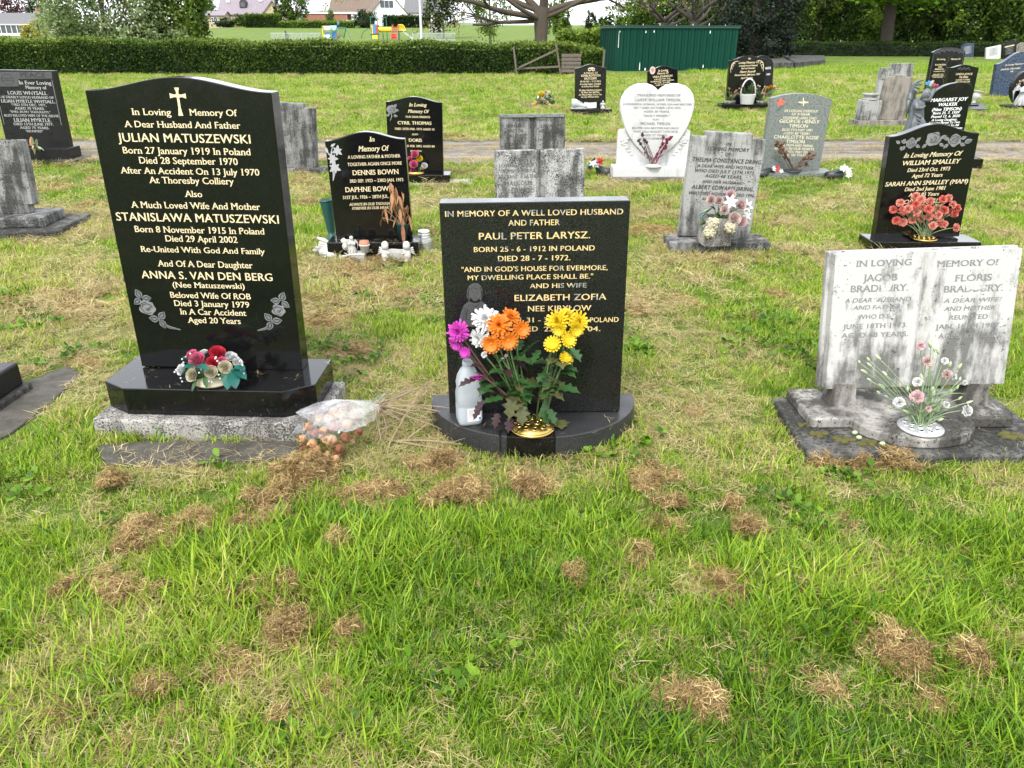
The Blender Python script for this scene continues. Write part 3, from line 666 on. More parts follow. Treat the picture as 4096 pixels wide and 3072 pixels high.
# ================================================================== HOUSES
plain('white_render', (.7, .7, .69), .8, .06, 1); plain('stone_wall', (.4, .33, .22), .9, .3, 1.2); plain('brick', (.27, .12, .08), .9, .35, 3)
plain('slate', (.2, .17, .19), .8, .25, 2); plain('brown_tile', (.13, .095, .07), .85, .35, 2); plain('grey_tile', (.12, .12, .125), .85, .25, 2)
plain('pane', (.06, .07, .08), .12, .3, 1); plain('upvc', (.82, .82, .82), .4, .03, 5); plain('dark_wood', (.035, .03, .03), .7, .3, 5); plain('weathered_wood', (.11, .09, .072), .9, .35, 12); plain('pale_wood', (.36, .33, .28), .9, .25, 6)
def house(label, c, w, d, eh, rh, yaw, wall, roof, wins=(), gable_front=False, chimney=None, name='house', dormer=False, skylights=()):
    """c ground centre of the front wall; local x along the front, y back. gable_front: the gable faces the front"""
    M = Matrix.Translation(c) @ Matrix.Rotation(yaw, 4, 'Z'); rt = thing(name, label, 'house', c); mb = MB()
    if gable_front: mb.prism([(-w/2, -1), (w/2, -1), (w/2, eh), (0, eh+rh), (-w/2, eh)], 0, d)
    else:
        n_ = [(-w/2, 0, -1), (w/2, 0, -1), (w/2, d, -1), (-w/2, d, -1), (-w/2, 0, eh), (w/2, 0, eh), (w/2, d, eh), (-w/2, d, eh), (-w/2, d/2, eh+rh), (w/2, d/2, eh+rh)]
        mb.add(n_, [(0, 1, 5, 4), (1, 2, 6, 9, 5), (2, 3, 7, 6), (3, 0, 4, 8, 7)])
    mb.build('wall', wall, rt, M=M); o = .35; t = .18; mb = MB()
    if gable_front:
        s = rh/(w/2)
        for sg in (-1, 1): mb.add([(sg*(w/2+o), -o, eh-s*o), (0, -o, eh+rh), (0, d+o, eh+rh), (sg*(w/2+o), d+o, eh-s*o), (sg*(w/2+o), -o, eh-s*o+t), (0, -o, eh+rh+t), (0, d+o, eh+rh+t), (sg*(w/2+o), d+o, eh-s*o+t)], [(0, 1, 2, 3), (7, 6, 5, 4), (0, 4, 5, 1), (2, 6, 7, 3), (0, 3, 7, 4)])
    else:
        s = rh/(d/2)
        for (ya, yb_) in ((-o, d/2), (d+o, d/2)): mb.add([(-w/2-o, ya, eh-s*o), (w/2+o, ya, eh-s*o), (w/2+o, yb_, eh+rh), (-w/2-o, yb_, eh+rh), (-w/2-o, ya, eh-s*o+t), (w/2+o, ya, eh-s*o+t), (w/2+o, yb_, eh+rh+t), (-w/2-o, yb_, eh+rh+t)], [(0, 1, 2, 3), (7, 6, 5, 4), (0, 4, 5, 1), (1, 5, 6, 2), (3, 7, 4, 0)])
    rf = mb.build('roof', roof, rt, M=M)
    for (x, z, ww, hh) in wins:
        f = MB().box(x-ww/2, x+ww/2, -.06, .05, z, z+hh).build('window', 'upvc', rt, M=M); nb = 3 if ww > 1.4 else 2
        for k in range(nb):
            xa = x-ww/2+.08+k*(ww-.08)/nb; MB().box(xa, xa+(ww-.08)/nb-.08, -.075, -.061, z+.08, z+hh-.08).build('pane', 'pane', rt, M=M).parent = f
    for (x, f_) in skylights:
        z = eh+rh*f_; y = d/2*f_; MB().box(x-.4, x+.4, y-.35, y+.35, z+.16, z+.5).build('skylight', 'upvc', rt, M=M).parent = rf
    if dormer:
        x, f_ = dormer; y = d/2*f_; z = eh+rh*f_; dr = MB().prism([(x-.8, z-.2), (x+.8, z-.2), (x+.8, z+1), (x, z+1.9), (x-.8, z+1)], y-.6, y+2.2).build('dormer', 'dark_wood', rt, M=M)
        MB().box(x-.5, x+.5, y-.68, y-.61, z, z+.95).build('dormer_window', 'pane', rt, M=M).parent = dr
    if chimney: MB().box(chimney-.45, chimney+.45, d/2-.4, d/2+.4, eh+rh*.6, eh+rh+1.1).build('chimney', 'brick', rt, M=M)
def hc(u, Y): X = px(u, Y, 100); return Vector((X, Y, tz(X, Y)))
S_ = .0592   # metres per photo pixel at about 200 m
house('long low bungalow with dark grey roof and white conservatory front', hc(60, 200), 22, 8, 2.3, 2.4, .0, 'stone_wall', 'grey_tile', [(4, .7, 2, 1.2), (7.5, .7, 1.6, 1.2), (1.4, .7, 1.5, 1.2)], chimney=4)
c = hc(20, 196); rt = thing('conservatory', 'white glazed conservatory against the left bungalow', 'conservatory', c)
MB().box(c.x-5, c.x+5, 196, 199.6, c.z-1, c.z+.5).build('wall', 'white_render', rt); mb = MB().box(c.x-5.2, c.x+5.2, 195.8, 199.7, c.z+2.2, c.z+2.4).build('roof', 'upvc', rt)
g0 = None
for k in range(8):
    if g0 is None: g0 = MB().box(-.5, .5, -.03, .03, .0, 1.65).build('pane', 'pane', None); g0.parent = rt; g0.location = (-4.4, .1, .52)
    else: q = g0.copy(); COL.objects.link(q); q.location = (-4.4+k*1.25, .1, .52)
for k in range(9): MB().box(c.x-5+k*1.25-.06, c.x-5+k*1.25+.06, 196, 196.12, c.z+.5, c.z+2.2).build('mullion', 'upvc', rt)
house('stone house with purple slate roof and a small gabled dormer', hc(985, 204), 12.5, 9, 2.6, 4.2, .0, 'stone_wall', 'slate', [(-4.2, .8, 1.6, 1.3), (2, .8, 1.6, 1.3)], dormer=(-.5, .35), skylights=((-4.4, .55), (3.4, .6)), chimney=5)
c = hc(862, 199); house('low stone outbuilding beside the stone house', c, 4.6, 4, 2.6, .8, 0, 'stone_wall', 'slate', [(0, 1.0, 1.5, 1.2)], name='outbuilding')
house('small stone gable next to the stone house with a white window', hc(1098, 203), 4.6, 8, 2.6, 2.6, .15, 'stone_wall', 'slate', [(0, 1.2, 1.4, 1.3)], gable_front=True)
house('brown-roofed bungalow left of the white gabled house', hc(1415, 214), 11.5, 8, 3.0, 2.8, 0, 'white_render', 'brown_tile', [(2, 1, 1.6, 1.2)], chimney=.5)
house('white rendered house with big gable window and brown roof', hc(1560, 200), 9.2, 10, 2.2, 5.2, .32, 'white_render', 'brown_tile', [(-.5, 3.7, 3.2, 1.7), (3.0, .6, 1.2, 1.4)], gable_front=True)
house('grey-roofed white house behind the lamp post', hc(1690, 225), 9, 8, 3.2, 3.4, 0, 'white_render', 'grey_tile', [(-1, 1, 1.4, 1.2)])
c = hc(1300, 203); rt = thing('garage', 'flat-roofed brick garage with white fascia beside the brown bungalow', 'garage', c)
MB().box(c.x-5, c.x+5.5, 203, 208, c.z-1, c.z+2.5).build('wall', 'brick', rt); MB().box(c.x-5.2, c.x+9, 202.8, 208.2, c.z+2.5, c.z+2.85).build('fascia', 'upvc', rt)
def board_fence(label, u0, u1, Y, h, mat='pale_wood'):
    x0, x1 = px(u0, Y, 90), px(u1, Y, 90); zb = tz((x0+x1)/2, Y); rt = thing('board_fence', label, 'fence', ((x0+x1)/2, Y, zb)); n = max(3, int((x1-x0)/.45))
    b0 = MB().box(-.21, .21, -.02, .02, 0, h).build('board', mat, None); w_ = (x1-x0)/n
    for k in range(n):
        q = b0 if k == 0 else b0.copy()
        if k: COL.objects.link(q)
        q.parent = rt; q.location = (-(x1-x0)/2+w_*(k+.5), 0, random.uniform(-.06, .02)); q.scale = (w_/.45, 1, 1)
    MB().box(x0, x1, Y+.02, Y+.1, zb+.3, zb+.4).box(x0, x1, Y+.02, Y+.1, zb+h*.75, zb+h*.75+.1).build('rail', mat, rt)
board_fence('pale board fence beside the round dark bush', 1366, 1420, 186, 1.6)
board_fence('pale board fence beside the dark ivy tree', 1716, 1768, 150, 1.9)

# ================================================================== PLAYGROUND
plain('paint_yellow', (.75, .56, .03), .5, .1, 4); plain('paint_red', (.5, .05, .035), .5, .15, 4); plain('paint_blue', (.05, .2, .45), .5, .15, 4); plain('paint_green', (.02, .13, .1), .5, .15, 4); plain('paint_white', (.8, .8, .78), .5, .08, 4); plain('steel', (.45, .47, .49), .4, .15, 5, .5); plain('paint_skyblue', (.35, .55, .7), .5, .1, 4)
YP = 112
def pp(x, y, Y=YP): q = atY(*K2(x, y), Y); return q
gz = tz(px(1500, YP), YP)
def bars(mb, pts, r=.05, Y=YP): mb.tube([pp(x, y, Y) if len((x, y)) == 2 else None for x, y in pts], r, 6)
def posts(mb, xs, yt, r=.05, dy=0):
    for x in xs:
        t = pp(x, yt, YP+dy); mb.tube([(t.x, t.y, tz(t.x, t.y)-.05), t], r, 6)
def panel(root, name, mat, x0, x1, y0, y1, dy=0, th=.06):
    a, b_ = pp(x0, y1, YP+dy), pp(x1, y0, YP+dy); return MB().box(a.x, b_.x, YP+dy, YP+dy+th, a.z, b_.z).build(name, mat, root)
p0 = pp(1220, 330); rt = thing('play_tower', 'climbing tower with yellow tunnel, red ladder, mesh climber and slide', 'play tower', (p0.x, YP, tz(p0.x, YP)))
for (x_, yt_, dy_) in ((1040, 148, 0), (1098, 148, 0), (1140, 152, 1.6), (1175, 152, 1.6), (1222, 212, 0), (1278, 212, 0), (1222, 212, 1.5), (1278, 212, 1.5), (1290, 280, 0)):
    mb = MB(); posts(mb, (x_,), yt_, dy=dy_); mb.build('post', 'paint_green', rt)
mb = MB()
for (xa, xb, y, dy) in ((1035, 1100, 148, 0), (1135, 1178, 152, 1.6)): a, b_ = pp(xa, y, YP+dy), pp(xb, y, YP+dy); MB().tube([a, b_], .05, 6).build('top_bar', 'paint_green', rt)
panel(rt, 'deck', 'dark_wood', 1038, 1105, 292, 300, 0, 1.6); panel(rt, 'deck', 'dark_wood', 1218, 1340, 268, 275, 0, 1.5)
panel(rt, 'side_panel', 'paint_yellow', 1044, 1060, 212, 292); panel(rt, 'side_panel', 'paint_blue', 1062, 1082, 208, 292, -.05); panel(rt, 'side_panel', 'paint_red', 1084, 1098, 216, 292); panel(rt, 'lower_panel', 'paint_yellow', 1058, 1100, 305, 335)
a, b_ = pp(1105, 255), pp(1220, 255); mb = MB(); rr = (pp(1105, 232).z-pp(1105, 278).z)/2
mb.tube([a+Vector((0, .7, 0)), b_+Vector((0, .7, 0))], rr, 14, cap=False); mb.build('tunnel', 'paint_yellow', rt, smooth=True)
mb = MB()
for x0, x1 in ((1213, 1235), (1268, 1280)): mb.tube([pp(x0, 338, YP-.8), pp(x1, 215, YP)], .06, 6)
for k in range(6): mb.tube([pp(1215+k*3, 335-k*20, YP-.75+k*.12), pp(1268+k*2, 335-k*20, YP-.75+k*.12)], .045, 6)
mb.build('ladder', 'paint_red', rt); panel(rt, 'ladder_panel', 'paint_red', 1228, 1262, 292, 338, -.5)
mb = MB()
for k in range(8): x = 1282+k*8; mb.tube([pp(x, 268), pp(x-2+k*.5, 215+max(0, k-4)*8)], .04, 5)
mb.tube([pp(1282, 214), pp(1320, 214), pp(1336, 235), pp(1344, 268)], .05, 6); mb.build('guard_rail', 'paint_yellow', rt)
mb = MB(); s0, s1 = pp(1318, 272), pp(1410, 338)
for dx in (-.0,): mb.add([s0+Vector((0, 0, 0)), s1, s1+Vector((0, .6, 0)), s0+Vector((0, .6, 0)), s0+Vector((0, 0, -.12)), s1+Vector((0, 0, -.12)), s1+Vector((0, .6, -.12)), s0+Vector((0, .6, -.12))], [(0, 1, 2, 3), (7, 6, 5, 4), (0, 4, 5, 1), (2, 6, 7, 3), (1, 5, 6, 2), (3, 7, 4, 0)])
mb.tube([s0+Vector((0, 0, .1)), s1+Vector((0, 0, .1))], .05, 6); mb.build('slide', 'steel', rt)
mb = MB()
for k in range(9):
    t = k/8; a = PI*.5*t; x = 1040-78*math.sin(a); y = 335-90*math.cos(a)*1.0; mb.tube([pp(x, y, YP-.3), pp(x, y, YP+.8)], .05, 5)
for dy in (-.3, .1, .45, .8): mb.tube([pp(1040-78*math.sin(PI*.5*k/8), 335-90*math.cos(PI*.5*k/8), YP+dy) for k in range(9)], .05, 5)
mb.build('mesh_climber', 'paint_green', rt)
p0 = pp(690, 330); rt = thing('playhouse', 'toddler playhouse with white and pale blue panels on dark posts', 'playhouse', (p0.x, YP, tz(p0.x, YP)))
panel(rt, 'roof_panel', 'paint_white', 638, 690, 224, 258); panel(rt, 'roof_panel', 'paint_skyblue', 694, 746, 220, 256); panel(rt, 'front_panel', 'paint_white', 642, 692, 300, 334); panel(rt, 'side_panel', 'paint_blue', 660, 690, 280, 300, .3); panel(rt, 'side_panel', 'paint_blue', 708, 742, 270, 334, .5); panel(rt, 'side_panel', 'petal_pink', 744, 758, 295, 334, .3)
for x_ in (646, 690, 704, 744):
    mb = MB(); posts(mb, (x_,), 240, .04); mb.build('post', 'paint_green', rt)
mb = MB(); mb.tube([pp(640, 224), pp(624, 228), pp(626, 270), pp(636, 334)], .045, 6); mb.build('hand_rail', 'paint_yellow', rt)
p0 = pp(810, 335, YP+2); rt = thing('swing_frame', 'dark green swing frame with two A-shaped ends beside the playhouse', 'swing', (p0.x, YP+2, tz(p0.x, YP+2)))
mb = MB(); mb.tube([pp(748, 240, YP+2), pp(828, 242, YP+2)], .07, 6)
for x, (xa, xb) in ((748, (728, 775)), (828, (810, 870))):
    for xx, dy in ((xa, 3.1), (xb, .9)): mb.tube([pp(x, 240, YP+2), pp(xx, 336, YP+dy)], .06, 6)
mb.build('frame', 'paint_green', rt)
for x in (778, 800):
    mb = MB()
    for dx in (-5, 5): mb.tube([pp(x+dx, 241, YP+2), pp(x+dx, 312, YP+2)], .02, 4)
    a, b_ = pp(x-6, 316, YP+2), pp(x+6, 311, YP+2); mb.box(a.x, b_.x, YP+1.85, YP+2.15, a.z, b_.z); mb.build('swing_seat', 'plastic_black', rt)
for (lab, u0, u1, Y) in (('low grey bow-top fence left of the playhouse', 1085, 1285, 106), ('low grey bow-top fence right of the slide', 1650, 1825, 106)):
    x0, x1 = px(u0, Y), px(u1, Y); zb = tz((x0+x1)/2, Y); rt = thing('railing', lab, 'railing', ((x0+x1)/2, Y, zb)); mb = MB()
    for k in range(int((x1-x0)/.16)): mb.box(x0+k*.16-.02, x0+k*.16+.02, Y-.02, Y+.02, zb-.05, zb+1.0)
    for z in (.15, .9): mb.box(x0, x1, Y+.021, Y+.05, zb+z, zb+z+.05)
    mb.build('bars', 'steel', rt)
# lamp post
lp = Vector((px(1687, 37.6, 180), 37.6, 0)); rt = thing('lamp_post', 'plain grey steel lamp post standing behind the long hedge', 'lamp post', lp)
mb = MB().tube([lp, lp+Vector((0, 0, 1.2)), lp+Vector((0, 0, 1.25)), lp+Vector((0, 0, 6.5))], [.075, .075, .058, .045], 12); mb.build('pole', 'steel', rt, smooth=True)
MB().tube([lp+Vector((0, 0, 6.4)), lp+Vector((.3, 0, 6.7)), lp+Vector((1.0, 0, 6.75))], .03, 8).build('arm', 'steel', rt, smooth=True); MB().ball(lp+Vector((1.2, 0, 6.74)), (.3, .12, .07)).build('lamp_head', 'steel', rt, smooth=True)
# person and dog on the field
def skin(name, label, cat, root_loc, chains, mats, parts=None):
    rt = thing(name, label, cat, root_loc); return rt
Yp = 180; f0 = atY(*K2(766, 236), Yp); s = (atY(*K2(766, 176), Yp).z-f0.z)/1.72; f0.z = tz(f0.x, Yp); 
rt = thing('person', 'person in a blue jacket and dark trousers walking on the field', 'person', f0)
def loft(mb, rings, n=10):
    mb.tube([f0+Vector(c)*s for c, r in rings], [r*s for c, r in rings], n)
mb = MB(); loft(mb, [((0, 0, .78), .15), ((0, 0, 1.0), .16), ((0, 0, 1.25), .19), ((0, 0, 1.42), .17), ((0, 0, 1.49), .07)])
loft(mb, [((-.2, 0, 1.4), .07), ((-.27, .02, 1.12), .06), ((-.24, -.12, .88), .045)]); loft(mb, [((.2, 0, 1.4), .07), ((.27, -.02, 1.12), .06), ((.25, .1, .88), .045)]); mb.build('jacket', 'paint_blue', rt, smooth=True)
mb = MB(); loft(mb, [((-.08, 0, .82), .11), ((-.1, -.12, .45), .08), ((-.1, -.08, .06), .055)]); loft(mb, [((.08, 0, .82), .11), ((.1, .14, .45), .08), ((.1, .26, .08), .055)]); loft(mb, [((-.1, -.04, .03), .05), ((-.1, -.24, .03), .04)]); loft(mb, [((.1, .28, .05), .05), ((.1, .12, .03), .04)]); mb.build('trousers', 'dark_wood', rt, smooth=True)
mb = MB(); mb.ball(f0+Vector((0, 0, 1.62))*s, (.095*s, .11*s, .125*s)); loft(mb, [((0, 0, 1.45), .055), ((0, 0, 1.56), .055)]); mb.build('head', 'petal_blush', rt, smooth=True)
mb = MB(); mb.ball(f0+Vector((0, .02, 1.66))*s, (.11*s, .12*s, .11*s)); mb.build('hair', 'petal_cream', rt, smooth=True)
Yd = 118; f0 = atY(*K2(318, 310), Yd); f0.z = tz(f0.x, Yd); s = 1.0
rt = thing('dog', 'black dog standing on the field beyond the hedge', 'dog', f0); mb = MB()
loft(mb, [((.0, .38, .62), .05), ((0, .3, .6), .16), ((0, 0, .6), .17), ((0, -.3, .62), .2), ((0, -.42, .72), .14), ((0, -.52, .9), .1), ((0, -.58, .98), .11), ((0, -.72, .94), .06), ((0, -.82, .92), .045)])
for x in (-.1, .1):
    loft(mb, [((x, -.3, .55), .08), ((x, -.28, .3), .045), ((x, -.3, .03), .04)]); loft(mb, [((x, .28, .58), .1), ((x, .2, .36), .06), ((x, .32, .2), .04), ((x, .27, .03), .04)]); mb.ball(f0+Vector((x*.8, -.55, 1.06)), (.03, .03, .06))
loft(mb, [((0, .4, .66), .03), ((0, .6, .6), .025), ((0, .75, .7), .012)]); mb.build('body', 'plastic_black', rt, smooth=True)

# ================================================================== SHED, TIMBER FRAME, PALLET
plain('shed_green', (.002, .042, .026), .6, .3, 2.5, spec=.15); plain('shed_trim', (.006, .05, .035), .5, .25, 3)
A = Vector((4.82, 38.7, 0)); B_ = Vector((10.72, 40.0, 0)); ex = (B_-A).normalized(); nb_ = Vector((-ex.y, ex.x, 0)); LW_ = (B_-A).length; HS = 1.9
MS = Matrix(((ex.x, nb_.x, 0, A.x), (ex.y, nb_.y, 0, A.y), (0, 0, 1, 0), (0, 0, 0, 1)))
rt = thing('shed', 'long dark green corrugated metal shed beyond the lawn', 'shed', MS @ Vector((LW_/2, 1.2, 0)))
MB().box(.06, LW_-.06, .06, 2.34, -.05, HS-.02).build('body', 'shed_green', rt, M=MS)
np_ = 19; pw = LW_/np_
g = MB().prism([(0, 0), (pw*.96, 0), (pw*.96, 1), (0, 1)], .0, .05).prism([(pw*.08, 0), (pw*.2, 0), (pw*.2, 1), (pw*.08, 1)], -.035, .002).prism([(pw*.5, 0), (pw*.56, 0), (pw*.56, 1), (pw*.5, 1)], -.02, .002)
g0 = g.build('panel', 'shed_green', None); g0.parent = rt
for k in range(np_):
    q = g0 if k == 0 else g0.copy()
    if k: COL.objects.link(q); q.parent = rt
    q.matrix_basis = Matrix.Translation(-Vector(rt.location)) @ MS @ Matrix.Translation((pw*k, 0, 0)) @ Matrix.Diagonal((1, 1, HS-.06, 1))
for k in range(7):
    q = g0.copy(); COL.objects.link(q); q.parent = rt
    q.matrix_basis = Matrix.Translation(-Vector(rt.location)) @ MS @ Matrix.Translation((0, 2.4-.34*k, 0)) @ Matrix.Rotation(-PI/2, 4, 'Z') @ Matrix.Diagonal((1.08, 1, HS-.06, 1))
MB().box(-.06, LW_+.06, -.08, 2.46, HS-.07, HS+.02).box(-.08, LW_+.08, -.1, 2.48, HS+.02, HS+.045).build('roof', 'shed_trim', rt, M=MS)
wp = [(1.35, 1.62, .05, .1), (1.75, 1.64, .05, .1), (4.55, 1.6, .05, .13), (1.15, .04, .04, .34), (1.42, .02, .07, .12), (4.35, .12, .05, .14), (.06, 1.0, .02, .7), (.1, 1.64, .03, .08)]
for (x, z, w_, h_) in wp: MB().prism([(x, z), (x+w_, z+.01), (x+w_*.9, z+h_*.7), (x+w_*.6, z+h_), (x+w_*.1, z+h_*.85)], -.045, -.036).build('paint_patch', 'paint_white', rt, M=MS)
for k in range(7): MB().tube([MS @ Vector((.4+k*.82, -.02, HS+.02)), MS @ Vector((.4+k*.82, -.02, HS+.08+.03*(k % 3)))], .015, 5).build('roof_bolt', 'paint_white', rt)
YF = 34.3
def q3(x, y): return atY(*K3(x, y), YF)
c = q3(320, 620); rt = thing('timber_fence', 'leaning open timber fence frame with a diagonal brace against the hedge', 'fence frame', (c.x, YF, 0))
def beam(name, p, q, w_=.045, d_=.035): 
    t = (q-p); L_ = t.length; M_ = Matrix.Translation(p) @ t.to_track_quat('Z', 'Y').to_matrix().to_4x4(); return MB().box(-w_, w_, -d_, d_, 0, L_).build(name, 'weathered_wood', rt, M=M_)
def gd(x, y): q = q3(x, y); q.z = max(0.0, q.z) if y < 600 else 0.0; return q
beam('post', gd(145, 630), q3(117, 402)); beam('post', gd(525, 622), q3(484, 380)); beam('rail', q3(152, 592)+Vector((0, -.075, 0)), q3(508, 575)+Vector((0, -.075, 0))); beam('brace', q3(165, 582)+Vector((0, -.15, 0)), q3(482, 432)+Vector((0, -.15, 0)))
c = q3(615, 615); rt = thing('pallet', 'grey wooden pallet leaning on the hedge beside the timber frame', 'pallet', (c.x, YF, 0))
for k in range(5):
    y = 475+k*33; beam('slat', q3(525-k*1+8, y+4)+Vector((0, -.02, 0)), q3(703-k*3, y+2+k*1.0)+Vector((0, -.02, 0)), .02, .06)
for x in (545, 612, 690): beam('bearer', gd(x-6, 618)+Vector((0, .06, 0)), q3(x+2, 470)+Vector((0, .06, 0)), .03, .05)
c = q3(885, 575); rt = thing('timber_post', 'single leaning timber post at the corner of the green shed', 'post', (c.x, YF, 0)); beam('post', gd(885, 620), q3(902, 430), .06)
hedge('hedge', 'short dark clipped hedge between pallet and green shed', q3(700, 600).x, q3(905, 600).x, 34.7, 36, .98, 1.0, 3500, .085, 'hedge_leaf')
# ================================================================== HEADSTONES
def lv(fr, u, v, z):
    p = fr.MB_.inverted() @ G(u, v, z); return p
def root_for(fr, name, label, group=None):
    return thing(name, label, 'headstone', (fr.o.x, fr.o.y, 0), group)
def blk(root, name, mat, fr, x0, x1, y0, y1, z0, z1, bevel=.006, ground=False):
    o = MB().box(x0, x1, y0, y1, z0, z1).build(name, mat, root, bevel=bevel, M=fr.MB_)
    if ground: foot([fr.MB_ @ Vector(p) for p in ((x0, y0, 0), (x1, y0, 0), (x1, y1, 0), (x0, y1, 0))])
    return o
def tablet(root, fr, poly, d, mat, bevel=.004, name='tablet'):
    return MB().prism(poly, 0, d).build(name, mat, root, bevel=bevel, M=fr.M)

def sheet(mb, poly, y):           # flat cut-out in the face plane
    n = len(poly); mb.add([(x, y, z) for x, z in poly], [tuple(range(n))])
def stroke(mb, pts, wd, y):       # engraved line as a flat ribbon
    n = len(pts); vs = []
    for i in range(n):
        a = pts[max(0, i-1)]; b = pts[min(n-1, i+1)]; dx, dz = b[0]-a[0], b[1]-a[1]; L = math.hypot(dx, dz) or 1
        k = wd*(1 if 0 < i < n-1 else .4)
        vs += [(pts[i][0]-dz/L*k, y, pts[i][1]+dx/L*k), (pts[i][0]+dz/L*k, y, pts[i][1]-dx/L*k)]
    mb.add(vs, [(2*i, 2*i+1, 2*i+3, 2*i+2) for i in range(n-1)])
def leaf_out(cx, cz, L, a, wd=.42, n=7):
    up = []; dn = []
    for i in range(n+1):
        t = i/n; r = wd*L*math.sin(PI*t**.8)*.5; up.append((t*L, r)); dn.append((t*L, -r))
    P = dn + up[::-1][1:-1]
    return [(cx+x*math.cos(a)-z*math.sin(a), cz+x*math.sin(a)+z*math.cos(a)) for x, z in P]
def etched_rose(light, dark, cx, cz, r, y=-.0010, leaves=(), stem=None, seed=0):
    """a cut rose: pale petals with dark lines between them"""
    R = random.Random(seed)
    if stem: stroke(light, stem, r*.11, y+.0001)
    for (dx, dz, L, a) in leaves:
        sheet(light, leaf_out(cx+dx, cz+dz, L, a, .55), y)
        stroke(dark, [(cx+dx+L*.1*math.cos(a), cz+dz+L*.1*math.sin(a)), (cx+dx+L*.9*math.cos(a), cz+dz+L*.9*math.sin(a))], L*.03, y-.0003)
        for t in (.35, .55, .75):
            for sg in (-.7, .7):
                x0, z0 = cx+dx+L*t*math.cos(a), cz+dz+L*t*math.sin(a)
                stroke(dark, [(x0, z0), (x0+L*.2*math.cos(a+sg), z0+L*.2*math.sin(a+sg))], L*.018, y-.0003)
    out = []
    for i in range(30):
        t = 2*PI*i/30; out.append((cx+r*(1+.10*math.sin(5*t+seed))*math.cos(t), cz+r*(.92+.10*math.sin(4*t+seed*2))*math.sin(t)))
    sheet(light, out, y-.0001)
    for k, rr in enumerate((.78, .56, .36, .17)):
        for j in range(3):
            a0 = R.uniform(0, 6.28); sp = R.uniform(1.3, 2.2)
            stroke(dark, [(cx+r*rr*(1+.15*math.sin(3*(a0+sp*i/8)))*math.cos(a0+sp*i/8), cz+r*rr*.9*math.sin(a0+sp*i/8)) for i in range(9)], r*.05, y-.0004)

# ------------------------------------------------ tall black stone with the cross
fA = Fr(L4(492, 862), L4(1680, 885), L3(83, 172), L3(1583, 172), .205)
rA = root_for(fA, 'headstone', 'tall black granite headstone with gold cross, gold lettering and two etched rose sprays')
pk = fA.loc(*L3(870, 57))[1]
tablet(rA, fA, ogee(fA.w, fA.h, pk-fA.h, 40), .088, 'black_granite', .003)
bA = [(419, 1522), (490, 1552), (1125, 1565), (1261, 1536), (1322, 1442), (547, 1425)]
bw = [G(u, v, .205) for u, v in bA]
bw[4].y += .02; bw[5].y += .02
MB().slab([(p.x, p.y) for p in bw], .087, .203).build('base', 'black_granite', rA, bevel=.003)
bx = [lv(fA, u, v, .205) for u, v in bA]
cx = (bx[0].x+bx[3].x)/2; fx = lv(fA, 368, 1675, .085).x; fy = lv(fA, 720, 1686, .085).y
blk(rA, 'foundation', 'pitted_stone', fA, fx, 2*cx-fx+.02, fy, .16, -.03, .086, .012, True)
# the flush concrete slab in front of it
tr_ = [G(380, 1790), G(600, 1772), G(1180, 1775), G(1235, 1800), G(1160, 1840), G(700, 1872), G(430, 1868)]
o = MB().slab([(p.x, p.y) for p in tr_][::-1] if False else [(p.x, p.y) for p in (tr_[6], tr_[5], tr_[4], tr_[3], tr_[2], tr_[1], tr_[0])], -.03, .014).build('ground_slab', 'sunken_slab', bevel=.006)
tag(o, 'flush grey concrete slab in the grass before the tall black headstone', 'slab')
foot([p for p in tr_[::-1]], True)
fA.text([("In Loving", 462, 780, 365, 53), ("Memory Of", 928, 1308, 370, 52), ("A Dear Husband And Father", 408, 1338, 468, 52),
 ("JULIAN MATUSZEWSKI", 360, 1430, 587, 70, 'sans'), ("Born 27 January 1919 In Poland", 388, 1424, 682, 54), ("Died 28 September 1970", 520, 1320, 762, 54),
 ("After An Accident On 13 July 1970", 378, 1494, 845, 52), ("At Thoresby Colliery", 608, 1285, 920, 52), ("Also", 895, 1033, 1027, 50),
 ("A Much Loved Wife And Mother", 463, 1498, 1123, 52), ("STANISLAWA MATUSZEWSKI", 338, 1658, 1230, 66, 'sans'), ("Born 8 November 1915 In Poland", 485, 1535, 1320, 50),
 ("Died 29 April 2002", 732, 1318, 1392, 50), ("Re-United With God And Family", 536, 1535, 1480, 46),
 ("And Of A Dear Daughter", 617, 1310, 127, 45, 'serif', 0, L4), ("ANNA S. VAN DEN BERG", 497, 1463, 218, 55, 'sans', 0, L4), ("(Nee Matuszewski)", 720, 1255, 280, 40, 'serif', 0, L4),
 ("Beloved Wife Of ROB", 703, 1298, 357, 42, 'serif', 0, L4), ("Died 3 January 1979", 732, 1288, 418, 42, 'serif', 0, L4),
 ("In A Car Accident", 778, 1263, 479, 42, 'serif', 0, L4), ("Aged 20 Years", 838, 1225, 540, 42, 'serif', 0, L4)], L3, 'gold_paint', rA)
a = fA.loc(*L3(823, 142)); b = fA.loc(*L3(856, 370)); c = fA.loc(*L3(768, 208)); d = fA.loc(*L3(898, 208))
mb = MB(); x = (a[0]+b[0])/2; zt, zb = a[1], b[1]; zc = c[1]; t = .0058
sheet(mb, [(x-.009, zb), (x+.009, zb), (x+t*.8, zb+.03), (x+t*.8, zc-t), (d[0]-.015, zc-t*.8), (d[0], zc-.009), (d[0], zc+.009), (d[0]-.015, zc+t*.8), (x+t*.8, zc+t), (x+t*.8, zt-.015), (x+.009, zt), (x-.009, zt), (x-t*.8, zt-.015), (x-t*.8, zc+t), (c[0]+.015, zc+t*.8), (c[0], zc+.009), (c[0], zc-.009), (c[0]+.015, zc-t*.8), (x-t*.8, zc-t), (x-t*.8, zb+.03)], -.0012)
mb.build('cross', 'gold_paint', rA, M=fA.M)
